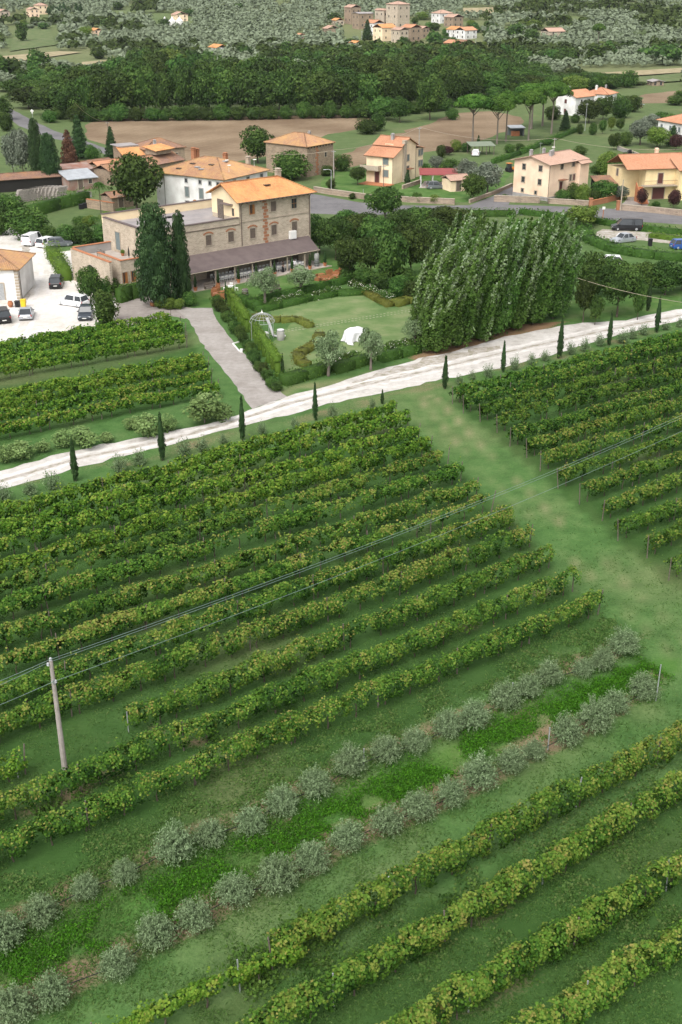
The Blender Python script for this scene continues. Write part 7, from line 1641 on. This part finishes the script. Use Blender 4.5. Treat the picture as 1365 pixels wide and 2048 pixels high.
# wicker lounge furniture
def wchair(bx, by, ang, label, w_=.8, name='wicker_chair', cat='armchair', grp=None):
    t = thing(name, label, cat, P(bx, by), math.radians(ang), grp)
    m = MB(); m.box((0,0,.2),(w_,.75,.32)); m.build('seat_base', WICKER, t); m = MB(); m.box((0,-.02,.4),(w_-.16,.62,.1)); m.build('cushion', plain_cushion, t)
    m = MB(); m.box((0,.36,.5),(w_,.12,.75), taper=.95); m.build('backrest', WICKER, t)
    for s_ in (-1, 1): m = MB(); m.box((s_*w_*.47,0,.42),(.1,.72,.42)); m.build('armrest', WICKER, t)
plain_cushion = plain('rust_cushion', (.36,.18,.1), (.3,.14,.08), 4, .9)
for a in ((430,592,20,'wicker armchair at the left of the group beside the ivy arcade',.85),(433,584,-40,'wicker armchair at the back of the group beside the ivy arcade',.85),(447,598,190,'wicker sofa at the front of the group beside the ivy arcade',1.7),(462,596,160,'wicker armchair nearest the thin cypress',.85),
          (637,561,60,'wicker armchair leftmost on the lawn by the trees',.85),(654,563,10,'wicker sofa in the middle of the lawn by the trees',1.4),(671,556,-10,'wicker armchair right in the group on the lawn by the trees',1.1),(677,549,-60,'wicker armchair rightmost on the lawn by the trees',.85),(659,549,200,'wicker armchair at the back of the group by the trees',.85)):
    wchair(*a, grp='wicker lounge furniture')
for bx, by, lab in ((446,588,'low wicker table in the group beside the ivy arcade'),(643,553,'low wicker table in the group by the trees')):
    t = thing('wicker_table', lab, 'low table', P(bx, by), .7); m = MB(); m.box((0,0,.38),(1.0,.7,.06)); m.build('tabletop', WICKER, t)
    for a in (-1,1):
        for b in (-1,1): m = MB(); m.box((a*.42,b*.28,.175),(.08,.08,.35)); m.build('leg', WICKER, t)
for bx, by, ang, lab in ((552,584,40,'wooden garden bench behind the olive tree'),(420,578,40,'wooden bench under the near end of the portico')):
    t = thing('bench', lab, 'bench', P(bx, by), math.radians(ang)); m = MB(); m.box((0,0,.45),(1.7,.45,.06)); m.build('seat', WOODPOST, t); m = MB(); m.box((0,.22,.75),(1.7,.06,.4)); m.build('backrest', WOODPOST, t)
    for a in (-1,1): m = MB(); m.box((a*.75,0,.21),(.08,.4,.42)); m.build('leg', WOODPOST, t)
t = thing('garden_table', 'small round white table on the lawn before the portico', 'table', P(462,582)); m = MB(); m.lathe([(.42,.72),(.42,.76),(.01,.765)], 14); m.build('tabletop', WHITE, t); m = MB(); m.tube([(0,0,0),(0,0,.72)], .04, 6); m.build('leg', WHITE, t)
for k, (dx, dy, a) in enumerate(((-.8,.1,1.6),(.8,0,-1.6),(0,.8,3.1),(0,-.8,0))):
    c = copy_tree(c0); p = P(462,582); c.location = (p[0]+dx, p[1]+dy, 0); c.rotation_euler = (0,0,a); c['label'] = 'white metal chair round the small round table, '+['left side','right side','far side','near side'][k]; c['group'] = 'chairs round the small round table'
# gazebo of white wire, draped tables, kerb frame, stepping stones
gz0 = P(526,680); t = thing('gazebo', 'white wire gazebo with domed top on the ceremony lawn', 'gazebo', gz0, .6); R0_ = 1.5
for i in range(8):
    a = 2*math.pi*i/8
    if i % 2 == 0: m = MB(); m.tube([(R0_*math.cos(a),R0_*math.sin(a),0),(R0_*math.cos(a),R0_*math.sin(a),2.3)], .035, 6); m.build('post', METAL_G, t)
for i in range(16):
    a = 2*math.pi*i/16; m = MB(); m.tube([(R0_*math.cos(a)*(math.cos(q)),R0_*math.sin(a)*math.cos(q),2.3+1.0*math.sin(q)**1.2) for q in np.linspace(0,1.45,7)], .02, 4); m.build('rib', METAL_G, t)
for z, r_ in ((2.3,R0_),(2.75,R0_*.86)): m = MB(); m.tube([(r_*math.cos(q),r_*math.sin(q),z) for q in np.linspace(0,2*math.pi,25)], .024, 5, cap=False); m.build('ring', METAL_G, t)
m = MB(); m.lathe([(.1,3.25),(.16,3.35),(.05,3.5),(.02,3.7)], 8); m.build('finial', WHITE, t)
m = MB(); m.tube([(1.2,.9,2.3),(1.5,.6,1.2),(1.6,.2,.25),(2.2,-.2,.1),(3.0,-.3,.08)], [.2,.16,.14,.14,.1], 7); tag(m.build('drape', CLOTH, t), 'white cloth drape trailing from one post')
m = MB(); m.lathe([(.35,.0),(.45,.5),(.3,.8),(.05,.9)], 10, (.6,.3,.0)); m.build('cushion', CLOTH, t)
kb = gp([(466,688),(496,680),(508,692),(480,704)])
m = MB()
for a, b in ((0,1),(0,3),(3,2)): m.box((kb[a]+kb[b])/2+np.array([0,0,.06]), (np.linalg.norm(kb[b]-kb[a]),.14,.12), (kb[b]-kb[a])/np.linalg.norm(kb[b]-kb[a]), np.cross((0,0,1),(kb[b]-kb[a])/np.linalg.norm(kb[b]-kb[a])))
tag(m.build('kerb_frame', WHITE), 'white timber frame lying on the grass beside the drive', 'frame')
for c in kb[3:4]: m = MB(); m.box((0,0,.2),(.3,.3,.4)); o = m.build('lantern', WHITE); o.location = c+np.array([.2,-.1,0]); tag(o, 'small pale lantern at the corner of the white frame', 'lantern')
for i in range(46):
    f = i/45; 
    for s_ in (0, 1):
        q = P(522+f*318, 668-f*52+s_*4+rr.uniform(-.6,.6)); m = MB() if (i == 0 and s_ == 0) else m
        if i == 0 and s_ == 0: m.box((0,0,.02),(.42,.42,.05), taper=.95); SLAB = m.mesh('stepping_stone', plain('mossy_slab', (.24,.25,.16), (.17,.2,.1), 3, .9))
        o = link('stepping_stone', SLAB, None, (q[0], q[1], .0), rr.random()*3, (rr.uniform(.5,.8), rr.uniform(.5,.8), .5)); tag(o, 'pale flat stepping stone in the double line across the lawn', 'stepping stone', 'stepping stones across the lawn')
def drapes(px, label):
    rng = np.random.default_rng(8); t = thing('draped_cloth', label, 'cloth', px, .5); n_, m_ = 46, 30; V = []
    for j in range(m_+1):
        for i in range(n_):
            a = 2*math.pi*i/n_; u = j/m_                       # u: 0 top centre -> 1 hem
            k = min(u/.45, 1); fall = max(0, (u-.45)/.55)
            r = (1.02*k + .05*math.sin(a*7+6*u)*k + .2*fall + .2*fall*math.sin(a*5+1)+.12*fall*math.sin(a*11)); x = r*1.15*math.cos(a); y = r*.72*math.sin(a)
            hump = .45*math.exp(-((x-.45)**2+y*y)*2.2)+.38*math.exp(-((x+.55)**2+(y-.1)**2)*3)
            z = (1.15+hump*(1-fall) - .13*abs(math.sin(a*4+3*u))*k)*(1-fall) + .02 + .04*fall*(1+math.sin(a*9)); V.append((x+.12*fall*math.cos(3*a), y, max(.02, z)))
    Q = [(j*n_+i, j*n_+(i+1) % n_, (j+1)*n_+(i+1) % n_, (j+1)*n_+i) for j in range(m_) for i in range(n_)]; mm = MB(); mm.add(V, Q); o = mm.build('sheet', CLOTH, t)
    for f in o.data.polygons: f.use_smooth = True
    mm = MB(); mm.tube([(-1.0,-.5,.06),(-1.2,-1.0,.07),(-1.1,-1.5,.05)], [.25,.3,.12], 7); mm.build('trailing_hem', CLOTH, t)
    t.scale = (1.12, 1.2, .98); return t
drapes(P(710,680), 'white cloth draped over furniture in the middle of the lawn')
t = thing('wooden_chest', 'small brown table with white things beside the courtyard bed', 'table', P(311,612), .8); m = MB(); m.box((0,0,.35),(1.2,.6,.5)); m.build('body', WICKER, t); m = MB(); m.box((0,0,.63),(1.3,.7,.06)); m.build('tabletop', WOODPOST, t); m = MB(); m.lathe([(.12,.66),(.2,.8),(.14,1.0),(.02,1.05)], 9, (-.3,0,0)); m.build('vase', CLOTH, t)
for k, (bx, by) in enumerate(((430,650),(455,612))): pass
# terrace furniture on the low wing
barrel(vloc(-18.3,8.2,TZ+.06), 0, 'barrel on the terrace of the low wing near the stairs', .95, .4); barrel(vloc(-18.5,6.9,TZ+.06), 0, 'second barrel on the terrace of the low wing', .95, .4)
t = vt('parasol', 'closed dark parasol on the terrace of the low wing', 'parasol', -16.2, 3.6, TZ+.05); m = MB(); m.tube([(0,0,0),(0,0,1.9)], .03, 6); m.build('pole', BLACKP, t); m = MB(); m.lathe([(.06,.5),(.13,.8),(.09,1.4),(.02,1.95)], 9); m.build('canopy', BLACKP, t)
t = vt('flower_pot', 'terracotta pot with flowers on the terrace by the door', 'flower pot', -15.6, 6.5, TZ+.05); m = MB(); m.lathe([(.16,0),(.26,.35),(.28,.4)], 12); m.build('pot', TERRAC, t); o = link('plant', proto('limebush')[0][0], t); o.location = (0,0,.3); o.scale = (.7,.7,.6)
# ------------------------------------------------------------------ haze over the valley
m = bpy.data.materials.new('haze'); m.use_nodes = True; nt = m.node_tree; nt.nodes.clear()
pv = nt.nodes.new('ShaderNodeVolumePrincipled'); pv.inputs['Density'].default_value = .00005; pv.inputs['Color'].default_value = (.9, .95, 1, 1); pv.inputs['Anisotropy'].default_value = .2
om = nt.nodes.new('ShaderNodeOutputMaterial'); nt.links.new(pv.outputs[0], om.inputs['Volume'])
mb = MB(); mb.bbox((-1560, -90, -14), (1560, 1930, 330)); tag(mb.build('haze', m), kind='stuff')
